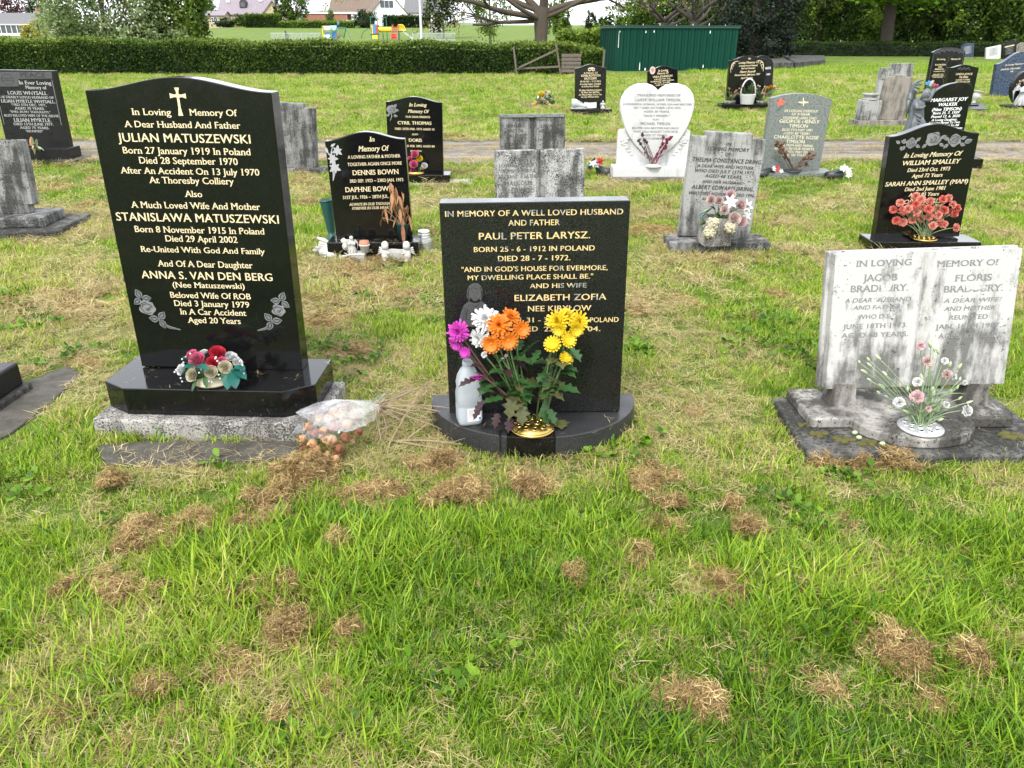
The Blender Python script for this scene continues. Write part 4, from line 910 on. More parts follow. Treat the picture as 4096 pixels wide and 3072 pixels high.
for mir, (x0, x1, y0, y1) in ((1, (443, 755, 280, 595)), (-1, (1325, 1578, 298, 608))):
    p0 = fA.loc(*L4((x0+x1)/2, y1)); p1 = fA.loc(*L4((x0+x1)/2, y0)); hh = p1[1]-p0[1]
    q0 = fA.loc(*L4(x0, (y0+y1)/2))[0]; q1 = fA.loc(*L4(x1, (y0+y1)/2))[0]; ww = q1-q0
    def at(fx, fz): return ((q0+fx*ww) if mir > 0 else (q1-fx*ww), p0[1]+fz*hh)
    li, da = MB(), MB()
    def lf(fx, fz, L, ang):
        pp = at(fx, fz); A = ang if mir > 0 else PI-ang
        out = leaf_out(pp[0], pp[1], L*1.18, A, .72); sheet(li, out, -.0011)
        sheet(da, leaf_out(pp[0]+.0035*math.cos(A), pp[1]+.0035*math.sin(A), L*.98, A, .58), -.0014)
        sheet(li, leaf_out(pp[0]+.006*math.cos(A), pp[1]+.006*math.sin(A), L*.8, A, .34), -.0016)
        stroke(da, [(pp[0], pp[1]), (pp[0]+L*math.cos(A), pp[1]+L*math.sin(A))], .0011, -.0018)
    lf(.2, .76, .036, 2.0); lf(.22, .75, .034, .1); lf(.18, .74, .033, -2.5+6.28)
    lf(.52, .27, .036, 3.0); lf(.54, .28, .036, .9); lf(.56, .26, .034, -1.2)
    rp = at(.3, .54); r_ = ww*.19
    stroke(li, [at(.5, .3), at(.6, .17), at(.75, .09), at(.99, .04)], .0055, -.0011)
    stroke(da, [at(.52, .28), at(.62, .16), at(.75, .085), at(.95, .045)], .0016, -.0014)
    etched_rose(li, da, rp[0], rp[1], r_, -.0012, seed=3)
    o1 = li.build('etched_rose', 'etch_grey', rA, M=fA.M); da.build('etched_lines', 'etch_dark', rA, M=fA.M).parent = o1

# ------------------------------------------------ centre black stone on a half-moon base
fB = Fr(L7(178, 597), L7(985, 593), L6(233, 135), L6(1930, 118), .105)
rB = root_for(fB, 'headstone', 'square-topped black granite headstone with worn gold capitals on a half-moon base')
tablet(rB, fB, rect(fB.w, fB.h), .085, 'grey_black_granite', .003)
el, er = lv(fB, 1727, 1589, .105), lv(fB, 2535, 1587, .105)
fr_ = lv(fB, 2110, 1751, .105)
cxB = (el.x+er.x)/2; hwB = (er.x-el.x)/2; yb = max(el.y, er.y); dB = yb-fr_.y
arc = [(cxB + hwB*math.cos(PI+PI*i/36)*(1 if True else 1), yb + dB*math.sin(PI+PI*i/36)) for i in range(37)]
MB().slab([(cxB-hwB, yb+.03)] + arc + [(cxB+hwB, yb+.03)], -.03, .104).build('base', 'honed_granite', rB, bevel=.004, M=fB.MB_)
foot([fB.MB_ @ Vector((x, y, 0)) for x, y in [(cxB-hwB, yb+.03)] + arc + [(cxB+hwB, yb+.03)]])
k0, k1 = 15, 20
def arcp(i, e=0): return (cxB+(hwB+e)*math.cos(PI+PI*i/36), yb+(dB+e)*math.sin(PI+PI*i/36))
pl = [arcp(k0+(k1-k0)*i/8, .004) for i in range(9)]
MB().slab(pl + [(pl[-1][0], yb-.105), (pl[0][0], yb-.105)], -.03, .1065).build('vase_block', 'black_granite', rB, bevel=.002, M=fB.MB_)
sl = arcp(14.2, .0045); s2 = arcp(14.35, .0045)
MB().slab([sl, s2, (s2[0], s2[1]+.05), (sl[0], sl[1]+.05)], -.03, .1052).build('joint', 'etch_dark', rB, M=fB.MB_)
fB.text([("IN MEMORY OF A WELL LOVED HUSBAND", 283, 1865, 248, 50), ("AND FATHER", 848, 1302, 335, 50), ("PAUL PETER LARYSZ.", 580, 1575, 455, 60),
 ("BORN 25 - 6 - 1912 IN POLAND", 537, 1615, 563, 44), ("DIED 28 - 7 - 1972.", 750, 1400, 647, 46), ("\"AND IN GOD'S HOUSE FOR EVERMORE,", 430, 1728, 738, 43),
 ("MY DWELLING PLACE SHALL BE.\"", 483, 1600, 812, 42), ("AND HIS WIFE", 1037, 1540, 887, 40), ("ELIZABETH ZOFIA", 895, 1712, 998, 54), ("NEE KIRYŁOW", 1015, 1580, 1092, 48),
 ("BORN", 790, 965, 1192, 40), ("31 - 3", 1005, 1200, 1192, 42), ("POLAND", 1565, 1825, 1190, 42), ("DIED", 930, 1112, 1272, 42), ("23", 1160, 1250, 1272, 42), ("04.", 1545, 1665, 1270, 42)],
 L6, 'worn_gold', rB, 'sans')
# etched robed figure
def LB(x, y): return fB.loc(*L6(x, y))
li, da, fc = MB(), MB(), MB()
hair = [(500, 1010), (478, 960), (486, 900), (505, 862), (540, 845), (575, 845), (605, 868), (618, 910), (620, 960), (605, 1005), (585, 975), (512, 975)]
face = [(512, 900), (530, 882), (565, 880), (592, 895), (600, 930), (590, 975), (565, 1005), (535, 1000), (515, 965)]
robe = [(405, 1205), (430, 1100), (455, 1040), (500, 1005), (530, 1020), (580, 1020), (610, 1005), (655, 1035), (690, 1090), (690, 1230), (420, 1230)]
sheet(li, [LB(*p) for p in robe][::-1], -.0011); sheet(li, [LB(*p) for p in hair][::-1], -.0013); sheet(fc, [LB(*p) for p in face][::-1], -.0016)
for pts, w_ in (([(528, 930), (545, 927)], .0014), ([(562, 927), (580, 930)], .0014), ([(554, 930), (550, 955), (560, 960)], .0009), ([(540, 975), (570, 975)], .002), ([(512, 905), (530, 885), (560, 890), (590, 900)], .0012),
 ([(500, 1000), (490, 950), (500, 890)], .002), ([(612, 990), (612, 930), (600, 880)], .002), ([(545, 850), (550, 875)], .0015), ([(470, 1060), (440, 1200)], .0012), ([(500, 1030), (475, 1120), (470, 1220)], .0014), ([(520, 1020), (545, 1050), (570, 1050), (600, 1020)], .0012), ([(640, 1050), (660, 1150)], .0012), ([(615, 1030), (625, 1120), (630, 1220)], .0012)):
    stroke(da, [LB(*p) for p in pts], w_, -.0019)
hc = (552, 1105)
for i in range(14):
    t = 2*PI*i/14; stroke(da, [LB(hc[0]+30*math.cos(t), hc[1]+30*math.sin(t)), LB(hc[0]+52*math.cos(t), hc[1]+52*math.sin(t))], .0008, -.0019)
sheet(da, [LB(hc[0]+20*math.sin(t)**3, hc[1]-(16*math.cos(t)-6*math.cos(2*t)-2*math.cos(3*t)-math.cos(4*t))*1.4) for t in [2*PI*i/20 for i in range(20)]], -.0019)
e = li.build('etched_figure', 'etch_dim', rB, M=fB.M)
fc.build('etched_face', 'etch_dim', rB, M=fB.M); da.build('etched_lines', 'etch_dark', rB, M=fB.M)

# ------------------------------------------------ open-book stones
def book(root, fr, mat, d=.06, cover=.014, gut=.03, gd=.02, part='book'):
    w, h = fr.w, fr.h
    sec = [(-w/2, 0), (-gut, 0), (-gut*.35, gd*.6), (0, gd), (gut*.35, gd*.6), (gut, 0), (w/2, 0), (w/2, d), (-w/2, d)]
    n = len(sec); mb = MB()
    vs = [(x, y, 0) for x, y in sec] + [(x, y, h) for x, y in sec]
    mb.add(vs, [tuple(reversed(range(n))), tuple(range(n, 2*n))] + [(i, (i+1) % n, n+(i+1) % n, n+i) for i in range(n)])
    mb.build('pages', mat, root, bevel=.003, M=fr.M)
    if cover:
        MB().box(-w/2-cover, w/2+cover, d-.012, d+.022, -.004, h+.006).build('cover', mat, root, bevel=.004, M=fr.M)

fC = Fr((3302, 1545), (4016, 1549), (3347, 1006), (4090, 1003), .185, yaw=0.0, lean=.16)
rC = root_for(fC, 'headstone', 'stained white marble open-book headstone on a round-fronted marble base')
book(rC, fC, 'book_marble', .06, .012, .022, .02)
fC.text([("IN LOVING", 355, 568, 108, 23), ("JACOB", 385, 512, 165, 26), ("BRADBURY.", 332, 555, 205, 25), ("A DEAR HUSBAND", 312, 563, 245, 16, 'sans', .2), ("AND FATHER", 343, 523, 273, 16, 'sans', .2),
 ("WHO DIED", 362, 505, 309, 17, 'sans'), ("JUNE 18TH 1973.", 308, 552, 345, 18, 'sans'), ("AGED 68 YEARS.", 300, 555, 379, 18, 'sans'),
 ("MEMORY OF", 662, 905, 108, 23), ("FLORIS", 730, 872, 165, 25), ("BRADBURY.", 687, 915, 206, 25), ("A DEAR WIFE", 688, 897, 246, 16, 'sans', .2), ("AND MOTHER", 690, 883, 277, 16, 'sans', .2),
 ("REUNITED", 708, 858, 311, 17, 'sans'), ("JAN. 19TH 1987.", 660, 908, 345, 18, 'sans'), ("AGED 81 YEARS.", 668, 912, 381, 18, 'sans')], L8, 'lead_letter', rC)
for x0 in (-fC.w/2+.02, fC.w/2-.16):
    MB().prism([(x0, .098), (x0+.12, .098), (x0+.105, .20), (x0+.015, .20)], .0, .075).build('support', 'marble_base', rC, bevel=.004, M=fC.MB_)
def CM(X, Y): return (X-fC.o.x, Y-fC.o.y)
pts = [(1.2, 2.757), (1.365, 2.757)] + [(1.605+.24*math.cos(a_), 2.757+.172*math.sin(a_)) for a_ in [PI+PI*i/20 for i in range(1, 20)]] + [(1.845, 2.757), (2.02, 2.757), (2.02, 3.05), (1.2, 3.05)]
MB().slab([CM(*p) for p in pts], .056, .1).build('base', 'marble_base', rC, bevel=.008, seg=3, M=fC.MB_)
MB().slab([CM(*p) for p in ((1.125, 2.54), (2.12, 2.54), (2.12, 3.06), (1.14, 3.06))], -.03, .055).build('slab', 'dirty_slab', rC, bevel=.01, M=fC.MB_)
foot([(1.125, 2.54), (2.12, 2.54), (2.12, 3.06), (1.14, 3.06)])
for (X, Y, r) in ((1.22, 2.70, .03), (1.30, 2.66, .035), (1.38, 2.63, .03), (1.97, 2.69, .04), (1.19, 2.78, .02), (1.44, 2.60, .02)):
    mb = MB()
    for _ in range(7): mb.ball((X+random.uniform(-r, r), Y+random.uniform(-r*.5, r*.5), .057), (r*.5, r*.4, .010), jit=.25)
    mb.build('moss_patch', 'moss', rC, smooth=True)

# ------------------------------------------------ second row
def std(name_label, bl, br, tl, tr, z0, prof, d, mat, basedim=None, basemat=None, yaw=0.0, lean=0.0, found=None, foundmat='concrete', bevel=.004):
    """basedim: overhang left,right,front,back ; z0 = height of the base top"""
    fr = Fr(bl, br, tl, tr, z0, yaw, lean)
    rt = root_for(fr, 'headstone', name_label)
    tablet(rt, fr, prof(fr), d, mat, bevel)
    zf = found[4] if found else 0.0
    w2 = fr.wb/2 if abs(fr.wb-fr.w) < .05 else fr.w/2
    if basedim:
        l, r, f, bk = basedim
        blk(rt, 'base', basemat or mat, fr, -w2-l, w2+r, -f, d+bk, zf if found else -.03, z0+.004, .006, not found)
    if found:
        l, r, f, bk, _ = found
        blk(rt, 'foundation', foundmat, fr, -w2-l, w2+r, -f, d+bk, -.03, zf+.002, .01, True)
    return fr, rt

# black stone with the etched lily
pkD = L = None
fD, rD = std('black ogee headstone with an etched white lily and several ornaments at its foot', (1351, 957), (1646, 957), (1293.6, 567), (1624, 548), .13,
  lambda f: ogee(f.w, f.h-.005, .055), .075, 'black_granite', (.06, .06, .11, .02), 'black_granite', yaw=.02)
fD.text([("In", 883, 928, 447, 38), ("Memory Of", 793, 1040, 527, 44), ("A LOVING FATHER & MOTHER", 708, 1143, 585, 26, 'serif', 0), ("TOGETHER AGAIN ONCE MORE", 706, 1157, 645, 26, 'serif', 0),
 ("DENNIS BOWN", 745, 1132, 722, 40, 'serif', 0), ("3RD SEP. 1923 ~ 23RD JAN. 1973", 722, 1170, 783, 26, 'serif', 0), ("DAPHNE BOWN", 685, 1092, 862, 40, 'serif', 0),
 ("31ST JUL. 1926 ~ 28TH JUL.", 665, 1050, 920, 26, 'serif', 0), ("ALWAYS IN OUR THOUGHTS", 720, 1085, 976, 22), ("FOREVER IN OUR HEARTS", 742, 1075, 1009, 22)], K6, 'gold_paint', rD, 'serif', .25)
def LD(x, y): return fD.loc(*K6(x, y))
li, da = MB(), MB()
stroke(li, [LD(*p) for p in ((585, 775), (588, 720), (580, 660), (585, 600), (570, 540), (580, 490))], .004, -.001)
stroke(li, [LD(*p) for p in ((588, 770), (600, 715), (595, 680))], .003, -.001)
for (x, y, L_, a_) in ((540, 545, .045, 1.75), (565, 490, .042, .5), (548, 560, .02, 1.5)):
    p = LD(x, y); sheet(li, leaf_out(p[0], p[1], L_, a_, .4), -.0012)
for (x, y, r_, rot) in ((620, 525, .042, .3), (582, 590, .042, 1.0), (600, 665, .048, .6)):
    p = LD(x, y)
    for k in range(6):
        a_ = rot+k*PI/3; sheet(li, leaf_out(p[0], p[1], r_*(1 if k % 2 else .85), a_, .5), -.0013-.00005*k)
        stroke(da, [(p[0]+.008*math.cos(a_), p[1]+.008*math.sin(a_)), (p[0]+r_*.7*math.cos(a_), p[1]+r_*.7*math.sin(a_))], .0008, -.0018)
li.build('etched_lily', 'etch_pale', rD, M=fD.M); da.build('etched_lines', 'etch_dim', rD, M=fD.M)
mb = MB(); p0 = fD.MB_ @ Vector((0, -.161, 0))
t0 = lv(fD, *K6(902, 1362), .05).x; text_geo(mb, "HAVE,", -.075, .0, .062, .022, 'serif', 0, -.1115); mb.build('inscription', 'gold_paint', rD, M=fD.MB_)
tag(MB().lathe([(.02, 0), (.36, 0), (.37, .008), (.36, .014)], Matrix.Translation(G(1530, 1010)+Vector((.02, .02, 0))), 40, .75).build('paving_disc', 'pale_granite', bevel=.002), 'pale round paving slab under the lily headstone ornaments', 'slab')

# stepped grey stone
fT, rT = std('weathered grey headstone with stepped shoulders, black letters and a flower vase before it', (2716, 951), (2995, 951), (2766, 551), (3070, 551), .085,
  lambda f: [(-f.w/2, 0), (f.w/2-.0, 0), (f.w/2, f.h), (f.w/2-.10, f.h), (f.w/2-.10, f.h+.035), (-f.w/2+.105, f.h+.035), (-f.w/2+.105, f.h), (-f.w/2, f.h)], .085, 'grey_stone', (.10, .12, .17, .03), 'dark_stone', lean=.0, bevel=.008)
fT.text([("IN", 625, 672, 690, 26), ("LOVING MEMORY", 470, 820, 735, 30), ("OF", 620, 665, 777, 28), ("THELMA CONSTANCE DRING.", 345, 930, 832, 34), ("A DEAR WIFE AND MOTHER", 388, 858, 878, 25), ("WHO DIED JULY 15TH 1973.", 365, 870, 919, 27),
 ("AGED 48 YEARS.", 453, 768, 959, 27), ("AND HER HUSBAND", 428, 773, 1006, 24), ("ALBERT EDWARD DRING.", 342, 862, 1058, 33), ("WHO DIED NOVEMBER 23RD 1996,", 313, 870, 1106, 26), ("AGED", 428, 520, 1144, 24), ("YEARS.", 585, 720, 1144, 24)], K8, 'black_letter', rT, 'bold', .18)

# black stone with the rose band
fS, rS = std('black ogee headstone with a band of etched roses and coral carnations', (3500, 952), (3835, 952), (3561, 547), (3918, 532), .10,
  lambda f: ogee(f.w, f.h, .075), .085, 'black_granite', (.075, .10, .14, .03), 'black_granite', yaw=-.02)
fS.text([("In Loving Memory Of", 865, 1490, 405, 50, 'serif', .45), ("WILLIAM SMALLEY", 848, 1480, 490, 48), ("Died 23rd Oct. 1973", 905, 1375, 566, 40), ("Aged 72 Years", 958, 1293, 632, 40), ("SARAH ANN SMALLEY (MAM)", 660, 1572, 716, 46),
 ("Died 2nd June 1981", 875, 1328, 779, 40), ("Aged 85 Years", 925, 1253, 840, 38), ("GEORGE SMALLEY", 775, 1365, 920, 44), ("July", 1085, 1165, 975, 36), ("95", 1240, 1300, 972, 36)], L2, 'gold_paint', rS, 'serif', .2)
def LS(x, y): return fS.loc(*L2(x, y))
li, da = MB(), MB(); k_ = abs(LS(1100, 250)[0]-LS(1000, 250)[0])/100
for (x, y, r_, sd, lv_) in ((952, 255, 58, 1, ((-.9, .1, 1.2, 2.8), (-1, -.5, 1.1, 4.0), (.9, .3, 1.1, .7), (.9, -.4, 1.1, -.5))), (1200, 210, 82, 2, ((-.8, -.6, .8, 3.9), (.9, .1, .9, .3), (.9, -.6, .8, -.6))), (1435, 225, 70, 4, ((.9, .2, 1.0, .3), (.9, -.5, 1.0, -.4), (-.9, .2, 1.0, 2.9), (-.9, -.5, 1.0, 3.9)))):
    p = LS(x, y); r2 = r_*k_
    etched_rose(li, da, p[0], p[1], r2, -.001, [(a_*r2, b_*r2, c_*r2, d_) for a_, b_, c_, d_ in lv_], seed=sd)
for (x, y, L_, a_) in ((830, 260, 60, 2.6), (840, 290, 55, -1.3), (850, 250, 55, .8), (1540, 250, 90, .35), (1560, 245, 60, .1)):
    p = LS(x, y); sheet(li, leaf_out(p[0], p[1], L_*k_, a_, .6), -.0012); stroke(da, [(p[0], p[1]), (p[0]+L_*k_*.9*math.cos(a_), p[1]+L_*k_*.9*math.sin(a_))], .0012, -.0016)
li.build('etched_roses', 'etch_grey', rS, M=fS.M); da.build('etched_lines', 'etch_dark', rS, M=fS.M)

# lichen-spotted open book behind the centre stone
fM = Fr((1998, 950), (2330, 950), (1978, 606), (2341, 596), .10, yaw=0.03, lean=.1)
rM = root_for(fM, 'headstone', 'lichen-speckled grey open-book headstone with one blank page')
book(rM, fM, 'speckled_stone', .07, .012, .035, .045)
fM.text([("IN", 388, 440, 930, 34), ("LOVING MEMORY", 225, 595, 990, 36), ("OF A WONDERFUL", 240, 582, 1045, 34), ("HUSBAND & FATHER", 222, 615, 1098, 34), ("MALCOLM", 285, 545, 1165, 40), ("CALDWELL", 265, 555, 1235, 44)], K7, 'faint_letter', rM, 'bold')
blk(rM, 'base', 'dark_stone', fM, -fM.w/2-.08, fM.w/2+.08, -.1, .2, -.03, .106, .008, True)

# grey book on a foot at the left edge of the row
fE = Fr((-185, 820), (129, 820), (-250, 562), (86, 562), .235, yaw=.10, lean=.12)
rE = root_for(fE, 'headstone', 'plain grey open-book headstone raised on a short foot over two steps')
book(rE, fE, 'dark_stone', .07, .012, .03, .02)
fE.text([("HER", 20, 95, 885, 18), ("10TH", 25, 105, 1005, 18), ("YEARS", 30, 140, 1090, 18)], K5, 'faint_letter', rE, 'bold')
blk(rE, 'foot', 'dark_stone', fE, .02, .27, .0, .11, .155, .242, .01)
blk(rE, 'foot', 'dark_stone', fE, -.27, -.02, .0, .11, .155, .242, .01)
blk(rE, 'upper_step', 'dark_stone', fE, -fE.w/2-.12, fE.w/2+.12, -.17, .26, .075, .156, .012)
blk(rE, 'lower_step', 'dirty_slab', fE, -fE.w/2-.26, fE.w/2+.28, -.31, .38, -.03, .076, .012, True)

# low black block and sunken slab at the left edge
p = G(15, 1640); r0 = thing('grave_block', 'dark stone block at the edge beside a sunken slab', 'grave block', (p.x-.235, p.y+.05, 0))
bM = Matrix.Translation((p.x-.235, p.y+.05, 0)) @ Matrix.Rotation(-.05, 4, 'Z')
MB().box(-.22, .22, -.13, .15, .04, .15).build('block', 'dull_black_granite', r0, bevel=.01, M=bM)
MB().box(-.24, .245, -.16, .17, -.03, .042).build('foot', 'dirty_slab', r0, bevel=.01, M=bM)
foot([bM @ Vector(q) for q in ((-.24, -.16, 0), (.245, -.16, 0), (.245, .17, 0), (-.24, .17, 0))])
q = [G(-60, 1790), G(40, 1745), G(180, 1640), G(330, 1500), G(270, 1470), G(120, 1530), G(-60, 1560)]
tag(MB().slab([(a.x, a.y) for a in q], -.03, .012).build('ground_slab', 'sunken_slab', bevel=.005), 'sunken dark slab lying in the grass beside the dark stone block', 'slab'); foot(q, True)

# ------------------------------------------------ third row, near side of the track
fL, rL = std('black headstone with a grey PEACE panel and silver lettering on a tall plinth', (33, 590), (272, 590), (-48, 281), (212, 281), .19,
  lambda f: rect(f.w, f.h), .13, 'dull_black_granite', (.06, .06, .16, .06), 'dull_black_granite', found=(.14, .16, .22, .1, .06), foundmat='dirty_slab', yaw=.02)
fL.text([("In Ever Loving", 170, 455, 195, 32), ("Memory of", 228, 412, 236, 30), ("LOUIS WHYSALL.", 70, 428, 285, 31), ("THE DEARLY LOVED HUSBAND OF", -10, 478, 318, 21), ("LILIAN MYRTLE WHYSALL.", 12, 492, 357, 27),
 ("DIED 5TH DEC. 1971,", 105, 413, 386, 21), ("AGED 70 YEARS.", 135, 398, 417, 21), ("\"EVER IN MY THOUGHTS.\"", 92, 450, 447, 19), ("ALSO BELOVED WIFE OF THE ABOVE", 37, 522, 481, 21), ("LILIAN MYRTLE.", 125, 458, 526, 32),
 ("DIED 15TH JUNE 1977.", 123, 475, 557, 22), ("AGED 75 YEARS.", 180, 438, 588, 21), ("\"REUNITED\"", 228, 385, 617, 19)], K5, 'silver_paint', rL)
mb = MB(); q = [fL.loc(*K5(*a)) for a in ((-95, 212), (165, 212), (165, 145), (462, 142), (455, 82), (-130, 82))]
sheet(mb, q, -.0008); mb.build('panel', 'etch_dim', rL, M=fL.M)
fL.text([("PEACE", 180, 408, 133, 45)], K5, 'etch_dark', rL, 'serif', name='panel_word')
mb = MB(); c0 = fL.loc(*K5(68, 150)); stroke(mb, [(c0[0]+.075*math.cos(t), c0[1]+.06*math.sin(t)) for t in [2*PI*i/24 for i in range(25)]], .003, -.0012)
for i in range(4): stroke(mb, [(c0[0]+(-.06+.035*i+.02*math.cos(t)), c0[1]+.018*math.sin(t)) for t in [2*PI*j/10 for j in range(11)]], .003, -.0012)
mb.build('emblem', 'etch_dark', rL, M=fL.M)
mb = MB(); q0, q1 = fL.loc(*K5(478, 150)), fL.loc(*K5(555, 555)); stroke(mb, [(fL.w/2-.03, q0[1]), (fL.w/2-.03, q1[1])], .004, -.0012); stroke(mb, [(-fL.w/2+.03, q0[1]), (-fL.w/2+.03, q1[1])], .004, -.0012)
mb.build('border_line', 'silver_paint', rL, M=fL.M)

fN, rN = std('streaked grey headstone with one stepped shoulder standing behind the tall black stone', (1110, 672), (1262, 672), (1085, 428), (1260, 430), .06,
  lambda f: [(-f.w/2, 0), (f.w/2, 0), (f.w/2, f.h), (f.w/2-.12, f.h), (f.w/2-.12, f.h+.045), (-f.w/2, f.h+.045)], .12, 'dark_stone', (.1, .14, .14, .03), 'dark_stone', bevel=.008)
fN.text([("LOVING MEMORY", 148, 345, 175, 22)], K6, 'faint_letter', rN, 'bold')
tag(MB().lathe([(.045, 0), (.05, .01), (.045, .05), (.055, .075), (.058, .09), (.05, .092), (.045, .07)], Matrix.Translation(G(*K6(215, 640), .064)+Vector((0, .0, 0))), 20).build('flower_pot', 'resin_white', smooth=True), 'small empty white pot on the streaked grey headstone base', 'pot')

fY, rY = std('black ogee headstone with an etched rose, posy on its base, by the track', (1555, 692), (1775, 692), (1544, 408), (1767, 409), .105,
  lambda f: ogee(f.w, f.h, .055), .08, 'black_granite', (.06, .08, .16, .03), 'black_granite', found=(.12, .33, .24, .06, .02), foundmat='pale_granite')
fY.text([("In Loving", 1213, 1358, 157, 28, 'serif', .3), ("Memory Of", 1205, 1373, 211, 28, 'serif', .3), ("OUR DEAR PARENTS", 1186, 1390, 252, 16), ("CYRIL THOMAS", 1120, 1402, 307, 26), ("DIED 20TH FEB. 1973 AGED 55", 1098, 1428, 353, 17), ("ALSO", 1240, 1292, 395, 14),
 ("DORIS", 1212, 1323, 450, 26), ("D FEB. 2001 AGED 80", 1198, 1428, 495, 17), ("REUNITED", 1226, 1320, 533, 13)], K6, 'gold_paint', rY)
def LY(x, y): return fY.loc(*K6(x, y))
li, da = MB(), MB(); p = LY(1068, 182); r_ = .05
etched_rose(li, da, p[0], p[1], r_, -.001, [(.03, .02, .05, .9), (.035, -.005, .05, -.1), (-.02, -.05, .045, 3.6), (.02, -.06, .05, -.2)], [LY(1068, 205), LY(1072, 240), LY(1058, 278)], seed=5)
li.build('etched_rose', 'etch_grey', rY, M=fY.M); da.build('etched_lines', 'etch_dark', rY, M=fY.M)

fH2 = Fr((2010, 690), (2250, 690), (2001, 462), (2258, 462), .09, yaw=0.0, lean=.08)
rH2 = root_for(fH2, 'headstone', 'streaky grey open-book headstone with two engraved pages beside the track')
book(rH2, fH2, 'dark_stone', .09, .02, .05, .06)
mb = MB()
for k in range(34): mb.ball(((-1)**k*.006, .035, .01+k*(fH2.h-.02)/33), (.014, .012, .017))
mb.build('gutter_cord', 'etch_dim', rH2, smooth=True, M=fH2.M)
blk_ = MB().box(-fH2.w/2-.004, fH2.w/2+.004, -.012, .1, fH2.h-.02, fH2.h+.016).build('top_edge', 'grey_granite', rH2, bevel=.004, M=fH2.M)
fH2.text([("LOVING", 385, 500, 557, 22), ("MEMORY OF", 590, 748, 557, 22), ("BERNARD", 300, 478, 615, 28), ("VICTOR", 318, 460, 662, 28), ("HALFORD", 300, 478, 710, 28), ("DIED", 362, 415, 747, 19), ("1ST SEPT. 1998", 297, 480, 784, 19), ("AGED 87.", 330, 450, 820, 19),
 ("LAVIAH", 622, 765, 615, 28), ("HALFORD", 608, 780, 662, 28), ("DIED", 665, 720, 700, 19), ("23RD AUGUST", 598, 782, 740, 19), ("2001,", 658, 722, 775, 19), ("AGED 91.", 637, 752, 808, 19)], K7, 'black_letter', rH2, 'bold')
blk(rH2, 'base', 'dark_stone', fH2, -fH2.w/2-.08, fH2.w/2+.08, -.12, .2, -.03, .096, .008, True)

# white heart
fW = Fr(K7(1335, 978), K7(2017, 978), K7(1372, 460), K7(2060, 460), .155, yaw=0.0)
rW = root_for(fW, 'headstone', 'white marble heart-shaped headstone with dark lettering and carved corner roses')
def LW(x, y): return fW.loc(*K7(x, y))
hp = []
for (x, y) in ((1737, 268), (1712, 238), (1680, 214), (1640, 200), (1590, 196), (1530, 204), (1470, 232), (1420, 278), (1388, 335), (1374, 400), (1378, 470), (1396, 550), (1422, 630), (1460, 705), (1510, 775), (1570, 838), (1640, 888), (1688, 908), (1740, 893), (1800, 858), (1870, 800), (1925, 745), (1975, 675), (2020, 595), (2050, 515), (2070, 440), (2078, 370), (2066, 305), (2036, 255), (1990, 218), (1930, 200), (1870, 198), (1815, 212), (1770, 238)):
    hp.append(LW(x, y))
xs = [p[0] for p in hp]; hc = (min(xs)+max(xs))/2
MB().prism(hp, -.03, .055).build('heart', 'white_marble', rW, bevel=.012, seg=3, M=fW.M)
zs = LW(1420, 640)[1]; wx = fW.w/2
MB().prism([(-wx, 0), (wx, 0), (wx, zs-.02), (wx-.02, zs), (wx-.08, zs+.01), (.1, .1), (-.1, .1), (-wx+.08, zs+.01), (-wx+.02, zs), (-wx, zs-.02)], .0, .07).build('backing', 'white_marble', rW, bevel=.006, M=fW.M)
for sg in (-1, 1):
    mb = MB(); c0 = (sg*(wx-.075), zs-.11)
    for k in range(9):
        a_ = k*2.4; r_ = .012+.004*k
        mb.ball((c0[0]+r_*math.cos(a_), .002, c0[1]+r_*math.sin(a_)), (.022, .012, .018))
    for k in range(4):
        mb.ball((c0[0]-sg*.03*k, .002, c0[1]-.05-.035*k), (.022, .010, .014))
    mb.build('carved_rose', 'white_marble', rW, smooth=True, M=fW.M)
fW.text([("TREASURED MEMORIES OF", 1528, 1943, 320, 22), ("DEREK WILLIAM TIMSON,", 1515, 1950, 366, 27), ("A WONDERFUL HUSBAND, FATHER, SON AND BROTHER", 1400, 2050, 403, 18), ("WHO DIED OCTOBER 14TH 1973.", 1497, 1950, 438, 20), ("AGED 20 YEARS.", 1595, 1845, 472, 19), ("\"SADLY MISSED.\"", 1588, 1845, 512, 19), ("ALSO", 1680, 1742, 546, 16),
 ("MICHAEL TIMSON.", 1562, 1853, 590, 26), ("BELOVED SON, BROTHER AND UNCLE", 1482, 1927, 628, 18), ("WHO DIED AUGUST 16TH 2018.", 1495, 1922, 662, 20), ("AGED 77 YEARS.", 1575, 1822, 696, 19), ("\"ALWAYS REMEMBERED\"", 1540, 1850, 727, 18)], K7, 'lead_letter', rW, 'bold', y=-.0315)
blk(rW, 'base', 'white_marble', fW, -wx-.05, wx+.05, -.15, .12, .05, .157, .008)
blk(rW, 'foundation', 'concrete', fW, -wx-.08, wx+.08, -.19, .15, -.03, .052, .01, True)

